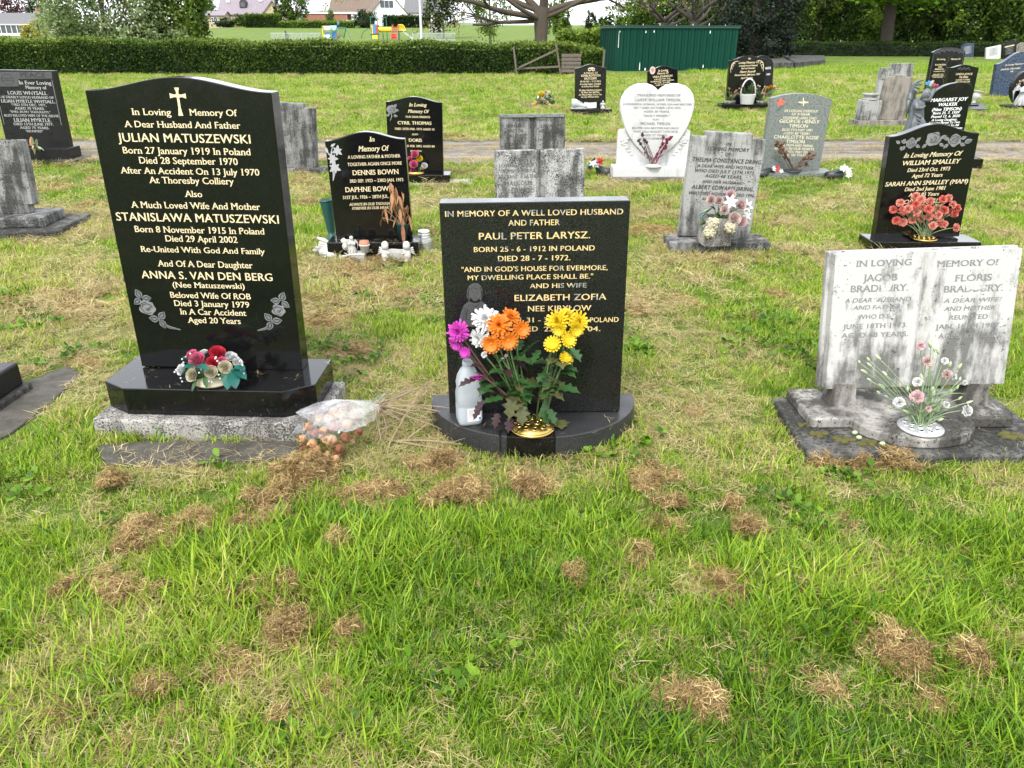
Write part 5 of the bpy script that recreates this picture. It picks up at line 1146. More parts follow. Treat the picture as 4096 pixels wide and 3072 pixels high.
fG, rG = std('curved-top speckled grey granite headstone with pale lettering and a small red rose', (3043, 682), (3277, 682), (3086, 395), (3330, 395), .07,
  lambda f: arch(f.w, f.h, .055), .10, 'grey_granite', (.06, .12, .18, .03), 'grey_granite')
fG.text([("IN LOVING MEMORY", 1112, 1392, 412, 21), ("OF A DEAR", 1172, 1325, 439, 21), ("HUSBAND AND DAD", 1103, 1380, 470, 21), ("GEORGE HENRY", 1068, 1405, 503, 28), ("TIMSON", 1150, 1310, 540, 28), ("DIED 7TH MAY 1997", 1092, 1350, 570, 20), ("AGED 82 YEARS", 1105, 1328, 598, 20),
 ("CHARLOTTE ROSE", 1022, 1398, 634, 28), ("TIMSON", 1125, 1283, 670, 28), ("DEAR MUM AND NANA", 1048, 1350, 698, 20), ("ALWAYS IN OUR HEARTS", 1028, 1360, 725, 20), ("DIED 20TH MAY 2012", 1058, 1325, 752, 20), ("AGED 103 YEARS", 1085, 1290, 778, 20)], K8, 'pale_gold', rG, 'sans')
def LG(x, y): return fG.loc(*K8(x, y))
mb = MB(); p = LG(1083, 333)
for k in range(9):
    a_ = k*2.4; r_ = .006*math.sqrt(k)*2.2; sheet(mb, [(p[0]+r_*math.cos(a_)+.016*math.cos(t), p[1]+r_*math.sin(a_)+.014*math.sin(t)) for t in [2*PI*i/8 for i in range(8)]], -.001-.00005*k)
mb.build('painted_rose', 'petal_coral', rG, M=fG.M)
mb = MB(); stroke(mb, [LG(1085, 350), LG(1083, 375), LG(1078, 400)], .003, -.001)
for q_, a_ in (((1083, 365), .4), ((1083, 370), 2.7), ((1080, 385), 3.6)):
    p = LG(*q_); sheet(mb, leaf_out(p[0], p[1], .045, a_, .4), -.0011)
mb.build('painted_leaves', 'leaf_teal', rG, M=fG.M)
mb = MB(); a, b, c, d = LG(1273, 292), LG(1273, 362), LG(1232, 330), LG(1315, 330)
stroke(mb, [a, b], .012, -.001); stroke(mb, [c, ((c[0]+d[0])/2, c[1]), d], .012, -.0012); mb.build('cross', 'pale_gold', rG, M=fG.M)

# black stone with the bronze angel
fX = Fr(L1(1005, 1245), L1(1475, 1245), L1(1130, 450), L1(1635, 450), .16, yaw=-.05)
rX = root_for(fX, 'headstone', 'black headstone with a bronze-grey angel leaning on its curved shoulder, white lettering')
def LX(x, y): return fX.loc(*L1(x, y))
b0 = (-fX.w/2, 0); ol = [b0, (fX.w/2, 0)] + [LX(*p) for p in ((1632, 470), (1618, 440), (1590, 424), (1540, 414), (1470, 416), (1390, 430), (1320, 455), (1250, 495), (1190, 545), (1140, 600), (1100, 650), (1075, 720), (1060, 820))]
MB().prism(ol, 0, .09).build('tablet', 'black_granite', rX, bevel=.004, M=fX.M)
fX.text([("MARGARET JOY", 1163, 1565, 621, 36), ("WALKER", 1247, 1455, 673, 34), ("(Nee TIMSON)", 1178, 1505, 726, 34), ("Born 25. 7. 1939", 1190, 1478, 763, 27), ("Passed 12. 6. 2020", 1170, 1487, 801, 27), ("A Loving Daughter,", 1178, 1460, 838, 24), ("A Loving Parent To Two", 1142, 1487, 869, 24), ("Mother To All", 1262, 1475, 899, 24), ("Hearts", 1425, 1515, 928, 22)], L1, 'white_paint', rX, 'serif', .2)
blk(rX, 'base', 'black_granite', fX, -fX.w/2-.08, lv(fX, *L1(1750, 1262), .16).x, -.12, .13, .05, .163, .005)
blk(rX, 'foundation', 'pale_granite', fX, -fX.w/2-.12, lv(fX, *L1(1768, 1400), .05).x, -.16, .18, -.03, .052, .008, True)
# angel: robed body, head bent to the stone, one raised wing
P3 = lambda x, y, yy=0.0: (LX(x, y)[0], yy, LX(x, y)[1])
mb = MB()
mb.tube([P3(940, 1240, .02), P3(955, 1050, .02), P3(985, 900, .0), P3(1010, 780, .0), P3(1020, 690, .0), P3(1040, 620, -.01), P3(1062, 580, -.01)], [.125, .12, .10, .085, .075, .07, .03], 14)
mb.tube([P3(1050, 600, -.05), P3(1115, 600, -.06), P3(1165, 545, -.03), P3(1210, 490, .0)], [.032, .03, .026, .02], 8)
mb.tube([P3(990, 610, -.05), P3(975, 690, -.09), P3(1030, 690, -.10), P3(1065, 660, -.09)], [.034, .032, .026, .018], 8)
for k in range(9):     # folds of the robe
    x = 900+k*17; mb.tube([P3(985+k*5, 740, -.075), P3(x+30, 860, -.10), P3(x+10, 1020, -.115), P3(x, 1235, -.1)], [.006, .014, .016, .018], 6)
for k in range(5):
    mb.tube([P3(955-k*6, 745+k*32, -.07), P3(1000, 790+k*40, -.13), P3(1050-k*4, 745+k*30, -.08)], [.006, .013, .006], 6)
mb.build('angel', 'bronze_grey', rX, smooth=True, M=fX.M)
mb = MB(); mb.ball(P3(1100, 540, -.05), (.05, .05, .062)); mb.ball(P3(1108, 560, -.095), (.008, .012, .014))
for k in range(8): mb.tube([P3(1075+k*6, 505-k*2, -.03), P3(1055+k*10, 520, -.09), P3(1040+k*8, 575, -.075 if k < 5 else -.02), P3(1025+k*3, 625, -.04)], [.006, .013, .012, .006], 6)
mb.build('angel_head', 'bronze_grey', rX, smooth=True, M=fX.M)
mb = MB()
for k in range(9):
    t = k/8
    mb.tube([P3(1010-20*t, 560+70*t, .04), P3(985-45*t, 470+110*t, .055), P3(1030-85*t, 410+180*t, .06), P3(1120-210*t, 385+420*t, .05-.02*t)], [.012, .022, .02, .007], 6)
mb.build('angel_wing', 'bronze_grey', rX, smooth=True, M=fX.M)

# ------------------------------------------------ beyond the track
fK, rK = std('small black headstone with a gold motorcycle emblem, ornaments lined on its base', K3(643, 938), K3(912, 938), K3(650, 588), K3(918, 588), .11,
  lambda f: ogee(f.w, f.h, .075), .09, 'grey_black_granite', (.08, .11, .22, .03), 'grey_black_granite')
fK.text([("In Memory Of", 725, 842, 637, 15), ("KEVIN ROYSTON", 700, 868, 662, 18), ("RATCLIFFE", 728, 836, 687, 18), ("09.10.1963 ~ 31.12.2015", 693, 870, 710, 14), ("A Loving Father, Grandad", 690, 870, 732, 14), ("& A Sons Best Friend", 705, 855, 753, 14),
 ("My Heart Still Aches In Sadness", 682, 878, 785, 14, 'serif', .3), ("My Silent Tears Still Flow", 700, 857, 804, 14, 'serif', .3), ("For What It Meant To Lose You", 680, 877, 824, 14, 'serif', .3), ("No One Will Ever Know", 700, 853, 844, 14, 'serif', .3)], K3, 'gold_paint', rK)
mb = MB()
for x in (775, 806):
    p = fK.loc(*K3(x, 600)); stroke(mb, [(p[0]+.028*math.cos(t), p[1]+.028*math.sin(t)) for t in [2*PI*i/12 for i in range(13)]], .007, -.0012)
stroke(mb, [fK.loc(*K3(*q)) for q in ((772, 595), (785, 588), (798, 590), (808, 600))], .012, -.0014); stroke(mb, [fK.loc(*K3(*q)) for q in ((796, 580), (800, 590), (806, 600))], .008, -.0015)
mb.build('motorcycle_emblem', 'gold_paint', rK, M=fK.M)

fV, rV = std('black headstone with an oval portrait plaque, half hidden behind the marble heart', (2592, 424), (2708, 424), K3(1270, 590), K3(1540, 597), .1,
  lambda f: ogee(f.w, f.h-.03, .085), .09, 'black_granite', (.08, .08, .15, .03), 'black_granite')
fV.text([("In Loving", 1365, 1450, 617, 18, 'serif', .3), ("Memory Of", 1357, 1453, 641, 18, 'serif', .3), ("VERA JOHNSON", 1320, 1490, 668, 17), ("A BELOVED WIFE, MUM,", 1332, 1473, 687, 11), ("GRANDMA AND GREAT GRANDMA", 1300, 1503, 704, 11), ("14-7-1930 - 23-1-2008", 1332, 1468, 721, 12), ("AGED 77 YEARS", 1347, 1450, 739, 12)], K3, 'gold_paint', rV)
p = fV.loc(*K3(1318, 608)); mb = MB(); MBo = [(p[0]+.06*math.cos(t), p[1]+.08*math.sin(t)) for t in [2*PI*i/20 for i in range(20)]]
mb.prism(MBo, -.006, .0); mb.build('portrait_plaque', 'petal_mauve', rV, M=fV.M)
mb = MB(); sheet(mb, [(p[0]+.028*math.cos(t), p[1]+.005+.04*math.sin(t)) for t in [2*PI*i/14 for i in range(14)]], -.0075); mb.build('portrait', 'terracotta', rV, M=fV.M)

fQ, rQ = std('black headstone with gold corner scrolls and a wicker basket before it', (2905, 414), (3049, 414), (2917, 239), (3066, 239), .13,
  lambda f: ogee(f.w, f.h, .085), .10, 'black_granite', (.16, .14, .26, .05), 'black_granite')
fQ.text([("In", 2143, 2165, 513, 16, 'serif', .3, K3), ("Loving Memory Of", 733, 900, 8, 18), ("A dearly loved Husband,", 738, 893, 32, 14), ("Dad and Grandad", 755, 868, 54, 14), ("Harry Reavill", 743, 870, 84, 18), ("Passed Away 28th June 1997", 700, 910, 108, 15), ("Aged 74 years", 752, 850, 134, 15)], K8, 'gold_paint', rQ, 'serif', .3)
mb = MB()
for sg in (-1, 1):
    X0, Z0 = sg*(fQ.w/2-.06), fQ.h-.05
    stroke(mb, [(X0-sg*.14, Z0+.03), (X0-sg*.08, Z0+.025), (X0-sg*.03, Z0+.0), (X0, Z0-.04), (X0+sg*.015, Z0-.12), (X0+sg*.01, Z0-.2)], .006, -.0012)
    for (dx, dz) in ((-.05, -.03), (-.02, -.08), (.0, -.13)):
        stroke(mb, [(X0+sg*dx+.022*math.cos(t), Z0+dz+.022*math.sin(t)) for t in [4.5*i/8 for i in range(9)]], .005, -.0012)
mb.build('scroll_corners', 'gold_paint', rQ, M=fQ.M)

fR, rR = std('round-topped dark headstone partly hidden behind the one with the basket', K4(-55, 792), K4(128, 792), K4(-45, 560), K4(148, 545), .05,
  lambda f: arch(f.w, f.h-.02, f.w*.5), .12, 'dull_black_granite', (.05, .14, .2, .03), 'dull_black_granite')
fR.text([("RLES", 76, 122, 570, 17), ("DAD", 86, 117, 620, 14)], K4, 'white_paint', rR)

# old grey pair
fO, rO = std('mossy grey-brown headstone with shouldered top and a vase pedestal at its side', L1(590, 828), L1(865, 828), L1(682, 352), L1(992, 352), .12,
  lambda f: [(-f.w/2, 0), (f.w/2, 0), (f.w/2, f.h-.02), (f.w/2-.02, f.h), (f.w/2-.14, f.h), (f.w/2-.14, f.h+.03), (-f.w/2+.12, f.h+.03), (-f.w/2+.12, f.h), (-f.w/2+.03, f.h), (-f.w/2, f.h-.03)], .13, 'brown_stone', (.45, .1, .2, .05), 'brown_stone', bevel=.01)
blk(rO, 'pedestal', 'grey_stone', fO, -fO.w/2-.38, -fO.w/2-.04, -.15, .12, .12, .46, .015)
MB().lathe([(.14, 0), (.15, .02), (.11, .04), (.11, .07), (.15, .09), (.15, .11), (.08, .11), (.08, .05)], fO.MB_ @ Matrix.Translation((-fO.w/2-.21, -.02, .459)), 20).build('vase', 'grey_stone', rO, smooth=True)
fP, rP = std('taller grey headstone with a side pilaster standing behind the mossy shouldered one', L1(520, 735), L1(905, 735), L1(650, 240), L1(965, 240), .1,
  lambda f: [(-f.w/2, 0), (f.w/2, 0), (f.w/2, f.h+.06), (-f.w/2+.2, f.h+.06), (-f.w/2+.2, f.h-.02), (-f.w/2, f.h-.02)], .13, 'grey_stone', (.1, .1, .1, .05), 'grey_stone', bevel=.01)
mb = MB(); stroke(mb, [(-fP.w/2+.1, fP.h*.85), (-fP.w/2+.1, fP.h*.45)], .015, -.002); stroke(mb, [(-fP.w/2+.03, fP.h*.72), (-fP.w/2+.1, fP.h*.72), (-fP.w/2+.17, fP.h*.72)], .015, -.0022); mb.build('cross', 'etch_dim', rP, M=fP.M)

fKa, rKa = std('tall black headstone with a grey carved frame of vine leaves and gold lettering', L1(1105, 520), L1(1465, 520), L1(1195, 82), L1(1552, 75), .1,
  lambda f: arch(f.w, f.h, .11), .12, 'black_granite', (.1, .1, .15, .05), 'black_granite', yaw=-.05)
fKa.text([("In Loving", 1238, 1330, 165, 17), ("Memory Of", 1392, 1495, 163, 17), ("KATHLEEN", 1217, 1332, 226, 16), ("ANN", 1250, 1293, 250, 15), ("BRENSON", 1213, 1310, 275, 15), ("31st AUGUST 1928", 1198, 1320, 297, 11), ("20th APRIL 2007", 1193, 1310, 329, 11), ("REMEMBERED ALWAYS", 1180, 1315, 346, 11), ("LOVED FOR EVER", 1190, 1300, 362, 11)], L1, 'gold_paint', rKa)
mb = MB(); w_, h_ = fKa.w, fKa.h
stroke(mb, [(-w_/2+.035, .1), (-w_/2+.035, h_-.05)], .03, -.001); stroke(mb, [(w_/2-.035, .1), (w_/2-.035, h_-.05)], .03, -.001)
stroke(mb, [(x, h_-.03+.1*(1-(2*x/w_)**2)) for x in [-w_/2+.01+i*(w_-.02)/12 for i in range(13)]], .045, -.0012)
mb.build('carved_frame', 'honed_granite', rKa, M=fKa.M)
mb = MB()
for k in range(16):
    x = -w_/2+.08+k*(w_-.16)/15; z = h_-.07+.1*(1-(2*x/w_)**2)
    mb.ball((x, -.004, z+.02*math.sin(k*2.3)), (.03, .012, .025))
for k in range(12): mb.ball((.02*math.sin(k*1.9), -.004, h_-.15-k*.06), (.018, .010, .028))
mb.build('carved_leaves', 'honed_granite', rKa, smooth=True, M=fKa.M)

fLi, rLi = std('black headstone with a small carved leaf panel at its top and gold capitals', L1(1300, 655), L1(1612, 655), L1(1378, 250), L1(1705, 250), .08,
  lambda f: ogee(f.w, f.h, .06), .11, 'black_granite', (.1, .1, .15, .05), 'black_granite')
fLi.text([("LINDA JOYCE", 1445, 1628, 332, 22), ("SILVERS", 1482, 1580, 366, 21), ("A DEARLY LOVED", 1442, 1602, 392, 15), ("WIFE AND MOTHER", 1435, 1602, 415, 15)], L1, 'gold_paint', rLi, 'sans')
mb = MB()
for k in range(9): mb.ball((-.12+.03*k, -.003, fLi.h-.03+.02*math.sin(k*2.1)), (.024, .012, .022))
mb.build('carved_leaves', 'honed_granite', rLi, smooth=True, M=fLi.M)
q = [G(*L1(1560, 735)), G(*L1(1805, 735)), G(*L1(1740, 662)), G(*L1(1560, 662))]
o = MB().slab([(a.x, a.y) for a in q], -.03, .05).build('marker_slab', 'honed_granite', bevel=.01); tag(o, 'low polished grey slab at the foot of the leaf-panel headstone', 'slab'); foot(q)

fSa, rSa = std('blue speckled granite headstone with a curved top and gold lettering', L1(1850, 555), L1(2330, 555), L1(1905, 190), L1(2400, 190), .06,
  lambda f: ogee(f.w, f.h, .25), .14, 'blue_granite', (.12, .1, .2, .05), 'black_granite')
fSa.text([("In Loving Memory Of", 1993, 2215, 220, 16, 'serif', .3), ("SAMUEL MICHAEL", 1943, 2160, 272, 16), ("MIL", 2050, 2085, 300, 15)], L1, 'gold_paint', rSa)
fRo, rRo = std('dark round headstone with a grey figurine before it at the lawn edge', L1(2130, 665), L1(2330, 665), L1(2075, 420), L1(2380, 420), .09,
  lambda f: [(f.w*.62*math.cos(t), f.h*.75+f.h*.78*math.sin(t)) for t in [-PI/2+2*PI*i/30 for i in range(30)]], .13, 'dull_black_granite', (.25, .2, .25, .05), 'black_granite')
fRo.text([("ROB", 2143, 2205, 405, 20), ("A DE", 2115, 2165, 440, 16)], L1, 'gold_paint', rRo)
# far group by the hedge
for (lab, x0, x1, yt, yb_, mat, pf) in (('far dark blue headstone with a heart-carved top by the hedge', 1500, 1640, -5, 150, 'blue_granite', lambda f: ogee(f.w, f.h, .1)),
  ('pale grey edge of a headstone beside the far dark blue one', 1435, 1492, 5, 120, 'grey_granite', lambda f: rect(f.w, f.h)),
  ('far white headstone with flowers at its foot by the hedge', 1780, 1938, 15, 165, 'white_marble', lambda f: rect(f.w, f.h)),
  ('far black headstone with gold band beside the far white one', 1960, 2110, -25, 165, 'black_granite', lambda f: ogee(f.w, f.h, .12)),
  ('far brown granite headstone next to a black one by the hedge', 2115, 2230, -10, 160, 'brown_stone', lambda f: ogee(f.w, f.h, .1))):
    fF, rF = std(lab, L1(x0, yb_), L1(x1, yb_), L1(x0+6, yt), L1(x1+10, yt), .1, pf, .15, mat, (.15, .15, .25, .05), mat)
    if 'blue' in lab or 'white' in lab:
        mb = MB()
        for k in range(7): stroke(mb, [(-fF.w*.3, fF.h*(.85-.08*k)), (0, fF.h*(.85-.08*k)), (fF.w*.3, fF.h*(.85-.08*k))], .018, -.002)
        mb.build('inscription', 'etch_pale' if 'blue' in lab else 'lead_letter', rF, M=fF.M)
    if 'gold band' in lab:
        fF.text([], L1, 'gold_paint', rF) if False else None
        mb = MB(); stroke(mb, [(-fF.w*.35, fF.h*.8), (0, fF.h*.83), (fF.w*.35, fF.h*.8)], .05, -.002); mb.build('gold_band', 'gold_paint', rF, M=fF.M)
# flat ledger tombs
for (lab, q) in (('flat grey ledger tomb by the dark yew, the longer one', [K4(320, 572), K4(565, 545), K4(560, 500), K4(215, 495)]), ('flat grey ledger tomb by the dark yew, the lower one', [K4(110, 575), K4(310, 572), K4(215, 525), K4(110, 518)])):
    pts = [G(*a) for a in q]; o = MB().slab([(a.x, a.y) for a in pts], -.03, .32).build('ledger_tomb', 'dirty_slab', bevel=.03); tag(o, lab, 'tomb', 'ledger tombs'); foot(pts)
# ================================================================== FLOWERS AND ORNAMENTS
RF = random.Random(99)
def onbase(fr, u, v, z, dy):
    p = atY(u, v, fr.o.y-dy); p.z = z; return p
def petal(mb, M, base, az, el, L, W, curl=0.0, cup=.15, n=3, shape=0, jag=0.0):
    d2 = Vector((math.cos(az), math.sin(az), 0)); sd = Vector((-math.sin(az), math.cos(az), 0)); p = Vector(base); e = el; vs = []
    for i in range(n+1):
        t = i/n; up = Vector((0, 0, 1))*math.cos(e) - d2*math.sin(e)
        wf = (.35+.65*math.sin(PI*(.12+.62*t))) if shape == 0 else (.25+.75*t if shape == 1 else math.sin(PI*(.1+.88*t)))
        w = W*wf*.5; lift = cup*W*wf; j = RF.uniform(-jag, jag)*L if i == n else 0
        vs += [p-sd*w+up*(lift+j), p+up*(RF.uniform(-jag, jag)*L if i == n else 0), p+sd*w+up*(lift-j)]
        if i < n: p = p+(d2*math.cos(e)+Vector((0, 0, 1))*math.sin(e))*(L/n); e += curl/n
    mb.add(vs, [(3*i, 3*i+1, 3*i+4, 3*i+3) for i in range(n)] + [(3*i+1, 3*i+2, 3*i+5, 3*i+4) for i in range(n)], M)
def face(p, nrm, tw=0.0): return Matrix.Translation(p) @ look(nrm) @ Matrix.Rotation(tw, 4, 'Z')
def chrys(r, M, full=1.0):
    mb = MB()
    for k, (n, el, L, c) in enumerate(((15, -.45, 1.05, .3), (16, -.15, 1.08, .35), (15, .15, .98, .45), (12, .5, .78, .5), (9, .9, .55, .5), (6, 1.25, .35, .3))):
        for i in range(int(n*full)): petal(mb, M, (0, 0, r*.03*k), 2*PI*(i+.5*(k % 2))/int(n*full)+RF.uniform(-.12, .12), el+RF.uniform(-.12, .12), r*L*RF.uniform(.78, 1.15), r*.21, c, .12, 3)
    mb.ball((0, 0, r*.05), (r*.25, r*.25, r*.2), M, 8, 5); return mb
def daisy(r, M, n=16):
    mb = MB()
    for k in range(2):
        for i in range(n): petal(mb, M, (0, 0, r*.04*k), 2*PI*(i+.5*k)/n, .15+.3*k+RF.uniform(-.1, .1), r*(1-.2*k), r*.26, .25, .12, 3)
    mb.ball((0, 0, r*.08), (r*.2, r*.2, r*.14), M, 8, 5); return mb
def rose(r, M):
    mb = MB()
    for k, (n, el, L, W, c, z) in enumerate(((6, .1, .95, 1.0, .9, -.1), (5, .5, .95, 1.0, .8, -.1), (5, .85, .85, .85, .65, -.05), (4, 1.1, .75, .65, .5, 0), (3, 1.3, .62, .45, .3, .05))):
        for i in range(n): petal(mb, M, (r*.1*math.cos(i), r*.1*math.sin(i), r*z), 2*PI*i/n+k*.6+RF.uniform(-.15, .15), el, r*L, r*W, c, .16, 4)
    mb.ball((0, 0, r*.12), (r*.3, r*.3, r*.4), M, 8, 5); return mb
def carnation(r, M):
    mb = MB()
    for k, (n, el, L) in enumerate(((9, -.1, 1), (9, .25, 1), (8, .6, .92), (7, .95, .82), (5, 1.25, .7))):
        for i in range(n): petal(mb, M, (0, 0, 0), 2*PI*(i+.5*(k % 2))/n+RF.uniform(-.2, .2), el+RF.uniform(-.15, .15), r*L*RF.uniform(.85, 1.1), r*.62, .2, RF.uniform(-.12, .2), 3, 1, .14)
    mb.tube([M @ Vector((0, 0, -r*.75)), M @ Vector((0, 0, -r*.3)), M @ Vector((0, 0, 0))], [r*.16, r*.26, r*.3], 7); return mb
def lily(r, M):
    mb = MB()
    for i in range(6): petal(mb, M, (0, 0, 0), PI*i/3, .75, r*1.2, r*.5, -1.0, .12, 4, 2)
    return mb
def wither(r, M):
    mb = MB()
    for i in range(9): petal(mb, M, (0, 0, 0), RF.uniform(0, 6.28), RF.uniform(.6, 1.4), r*RF.uniform(.7, 1.3), r*.7, RF.uniform(.2, 1.4), .25, 4, 2, .1)
    mb.ball((0, 0, r*.35), (r*.5, r*.5, r*.55), M, 8, 6, .2); return mb
def leaf(mb, p, d, L, W, droop=.5, fold=.2, lobes=0, n=5):
    d = Vector(d).normalized(); s = d.cross(Vector((0, 0, 1))); s = s.normalized() if s.length > .01 else Vector((1, 0, 0)); p = Vector(p); vs = []
    for i in range(n+1):
        t = i/n; w = W*.5*math.sin(PI*(.06+.92*t)**.85)*(1+(.55 if lobes and i % 2 else -.25 if lobes else 0)); up = s.cross(d)
        vs += [p+s*w+up*fold*w, p, p-s*w+up*fold*w]; p = p+d*L/n; d = (d+Vector((0, 0, -droop/n))).normalized()
    mb.add(vs, [(3*i, 3*i+1, 3*i+4, 3*i+3) for i in range(n)] + [(3*i+1, 3*i+2, 3*i+5, 3*i+4) for i in range(n)])
def rnd(a): return RF.uniform(-a, a)
def holder(name, label, p, r, mat, holes=True, h=.35):
    rt = thing(name, label, 'flower holder', p); T_ = Matrix.Translation(p)
    MB().lathe([(r*.9, 0), (r, r*.04), (r, r*.12), (r*.93, r*.16)], T_, 36).build('rim', mat, rt, smooth=True)
    dome = lambda q: r*.16+r*h*(1-(q/(r*.93))**2)**.8 if q < r*.93 else r*.16
    prof = [(r*.93*math.cos(a), dome(r*.93*math.cos(a))) for a in [PI/2*i/10 for i in range(11)]]; prof[-1] = (.0005, dome(0))
    MB().lathe(prof, T_, 36, cap=False).build('dome', mat, rt, smooth=True)
    if holes:
        hs = [(0, 0)] + [(r*.4*math.cos(a), r*.4*math.sin(a)) for a in [2*PI*i/6 for i in range(6)]] + [(r*.7*math.cos(a), r*.7*math.sin(a)) for a in [2*PI*(i+.5)/11 for i in range(11)]]
        for (x, y) in hs:
            q = math.hypot(x, y); z = dome(q); nrm = Vector((x*.5*h*2.2/(r*.9), y*.5*h*2.2/(r*.9), 1)).normalized(); M_ = T_ @ Matrix.Translation((x, y, z)) @ look(nrm)
            MB().lathe([(.0005, .0012), (r*.085, .0012), (r*.085, -.002)], M_, 12, cap=False).build('hole', 'etch_dark', rt)
            MB().lathe([(r*.085, -.001), (r*.09, .0025), (r*.115, .0022), (r*.125, -.002)], M_, 12, cap=False).build('hole_rim', mat, rt, smooth=True)
    return rt, p+Vector((0, 0, r*(.16+h)))
def flower_thing(name, label, p, group=None): return thing(name, label, 'flowers', p, group)

# ---- silk roses on the tall black stone
pd = G(*L4(1008, 992), .205); pd.y += .03
rt = flower_thing('silk_flower_posy', 'silk posy of red, pink and cream roses with teal leaves on the black base', pd)
MB().lathe([(.06, 0), (.075, .004), (.074, .012), (.068, .014), (.07, .02), (.05, .035)], Matrix.Translation(pd), 30).build('dish', 'petal_cream', rt, smooth=True)
MB().ball(pd+Vector((-.02, .0, .05)), (.085, .05, .04), None, 12, 8, .1).build('foam', 'leaf_green', rt, smooth=True)
mpp = .5425/F4*3.15
for (mt, x, y, r, dy) in (('petal_pink', 905, 815, 78, -.03), ('petal_red', 1050, 765, 76, .03), ('petal_red', 1015, 835, 62, -.03), ('petal_pink', 868, 778, 60, .04), ('petal_cream', 868, 925, 62, -.055), ('petal_cream', 1005, 900, 60, -.06), ('petal_cream', 1105, 868, 64, -.04), ('petal_white', 795, 885, 58, -.02), ('petal_white', 1150, 795, 60, .04), ('petal_white', 1195, 835, 50, .0), ('petal_white', 950, 765, 45, .06), ('petal_pink', 1085, 822, 45, -.01)):
    q = atY(*L4(x, y), pd.y+dy); nn = (q-(pd+Vector((-.01, .05, -.02)))).normalized()+Vector((0, -.25, .15))
    rose(r*mpp*.88, face(q, nn, rnd(3))).build('rose', mt, rt, smooth=True)
for (x, y, dx, dz, L_) in ((880, 820, -.3, .5, .06), (890, 850, -.9, .1, .055), (900, 855, .9, .1, .06), (1150, 900, .3, -.6, .07), (1160, 880, .9, -.2, .075), (1170, 870, .8, .3, .065), (1190, 850, .5, -.8, .06), (1130, 920, -.1, -.9, .06)):
    mb = MB(); leaf(mb, atY(*L4(x, y), pd.y-.085), (dx, -.45, dz), L_, L_*.75, .6); mb.build('leaf', 'leaf_teal', rt, smooth=True)
for (x, y, dx) in ((900, 990, -.3), (955, 965, .2), (1080, 935, .4)):
    mb = MB(); leaf(mb, atY(*L4(x, y-30), pd.y-.07), (dx, -.4, -.5), .05, .022, .5); mb.build('leaf', 'leaf_green', rt, smooth=True)
mb, mb2 = MB(), MB()
for (x, y) in ((790, 805), (800, 830), (815, 790), (850, 765), (745, 885), (735, 900), (765, 915), (780, 945), (790, 970), (930, 880), (950, 870), (915, 905), (1035, 800), (1050, 820), (1040, 790), (1065, 835), (990, 970), (1010, 975), (1215, 820), (1235, 850), (1205, 795), (1245, 910), (1225, 880), (1160, 770), (1060, 920), (1070, 950), (880, 870), (860, 850)):
    q = atY(*L4(x, y), pd.y-.09+rnd(.01)); mb.ball(q, .0042, None, 6, 4); mb2.tube([q, q+Vector(((pd.x-q.x)*.3, .05, -.02))], .0012, 4)
tag(mb.build('bead_sprays', 'petal_white', rt, smooth=True), None, None, kind='stuff'); tag(mb2.build('bead_stems', 'leaf_teal', rt), None, None, kind='stuff')

# ---- brass holder and chrysanthemums on the centre stone
ph = G(*L7(570, 672), .107)
hr, ht = holder('flower_holder', 'domed brass flower holder with holes on the half-moon base', ph, .088, 'brass')
def stem_to(mb, a, b_, bend=.0, r=.003): 
    m_ = (Vector(a)+Vector(b_))/2+Vector((bend, .01, .02)); pts = bez(a, m_, b_, 8); mb.tube(pts, [r*1.2]+[r]*8, 6); return pts
def chrys_bunch(label, items, lean, leafmats, base_dx):
    rt = flower_thing('chrysanthemum_bunch', label, ph)
    rt.location = ht
    for (mt, x, y, r, dy, kind, nx, ny, nz) in items:
        q = atY(*L7(x, y), ph.y+dy); R_ = 1.0*r*.8403/F4*2.72; M_ = face(q, (nx, ny, nz), rnd(3))
        (chrys(R_, M_) if kind == 'c' else daisy(R_, M_) if kind == 'd' else carnation(R_, M_)).build('bloom', mt, rt, smooth=False)
        mb = MB(); pts = stem_to(mb, ht+Vector((base_dx+rnd(.02), rnd(.02), -.01)), q-Vector((nx, ny, nz)).normalized()*.012, rnd(.03), .0034); mb.build('stem', 'stem_green' if mt != 'petal_magenta' else 'stem_dark', rt, smooth=True)
        for k in range(3 if r > 30 else 1):
            p_ = pts[RF.randint(2, 6)]; a = rnd(3.1); mb = MB(); L_ = RF.uniform(.05, .09)
            leaf(mb, p_, (math.cos(a), math.sin(a)*.7-.3, rnd(.5)+.1), L_, L_*.55, RF.uniform(.4, 1.3), .25, 1, 7); mb.build('leaf', RF.choice(leafmats), rt, smooth=True)
    return rt
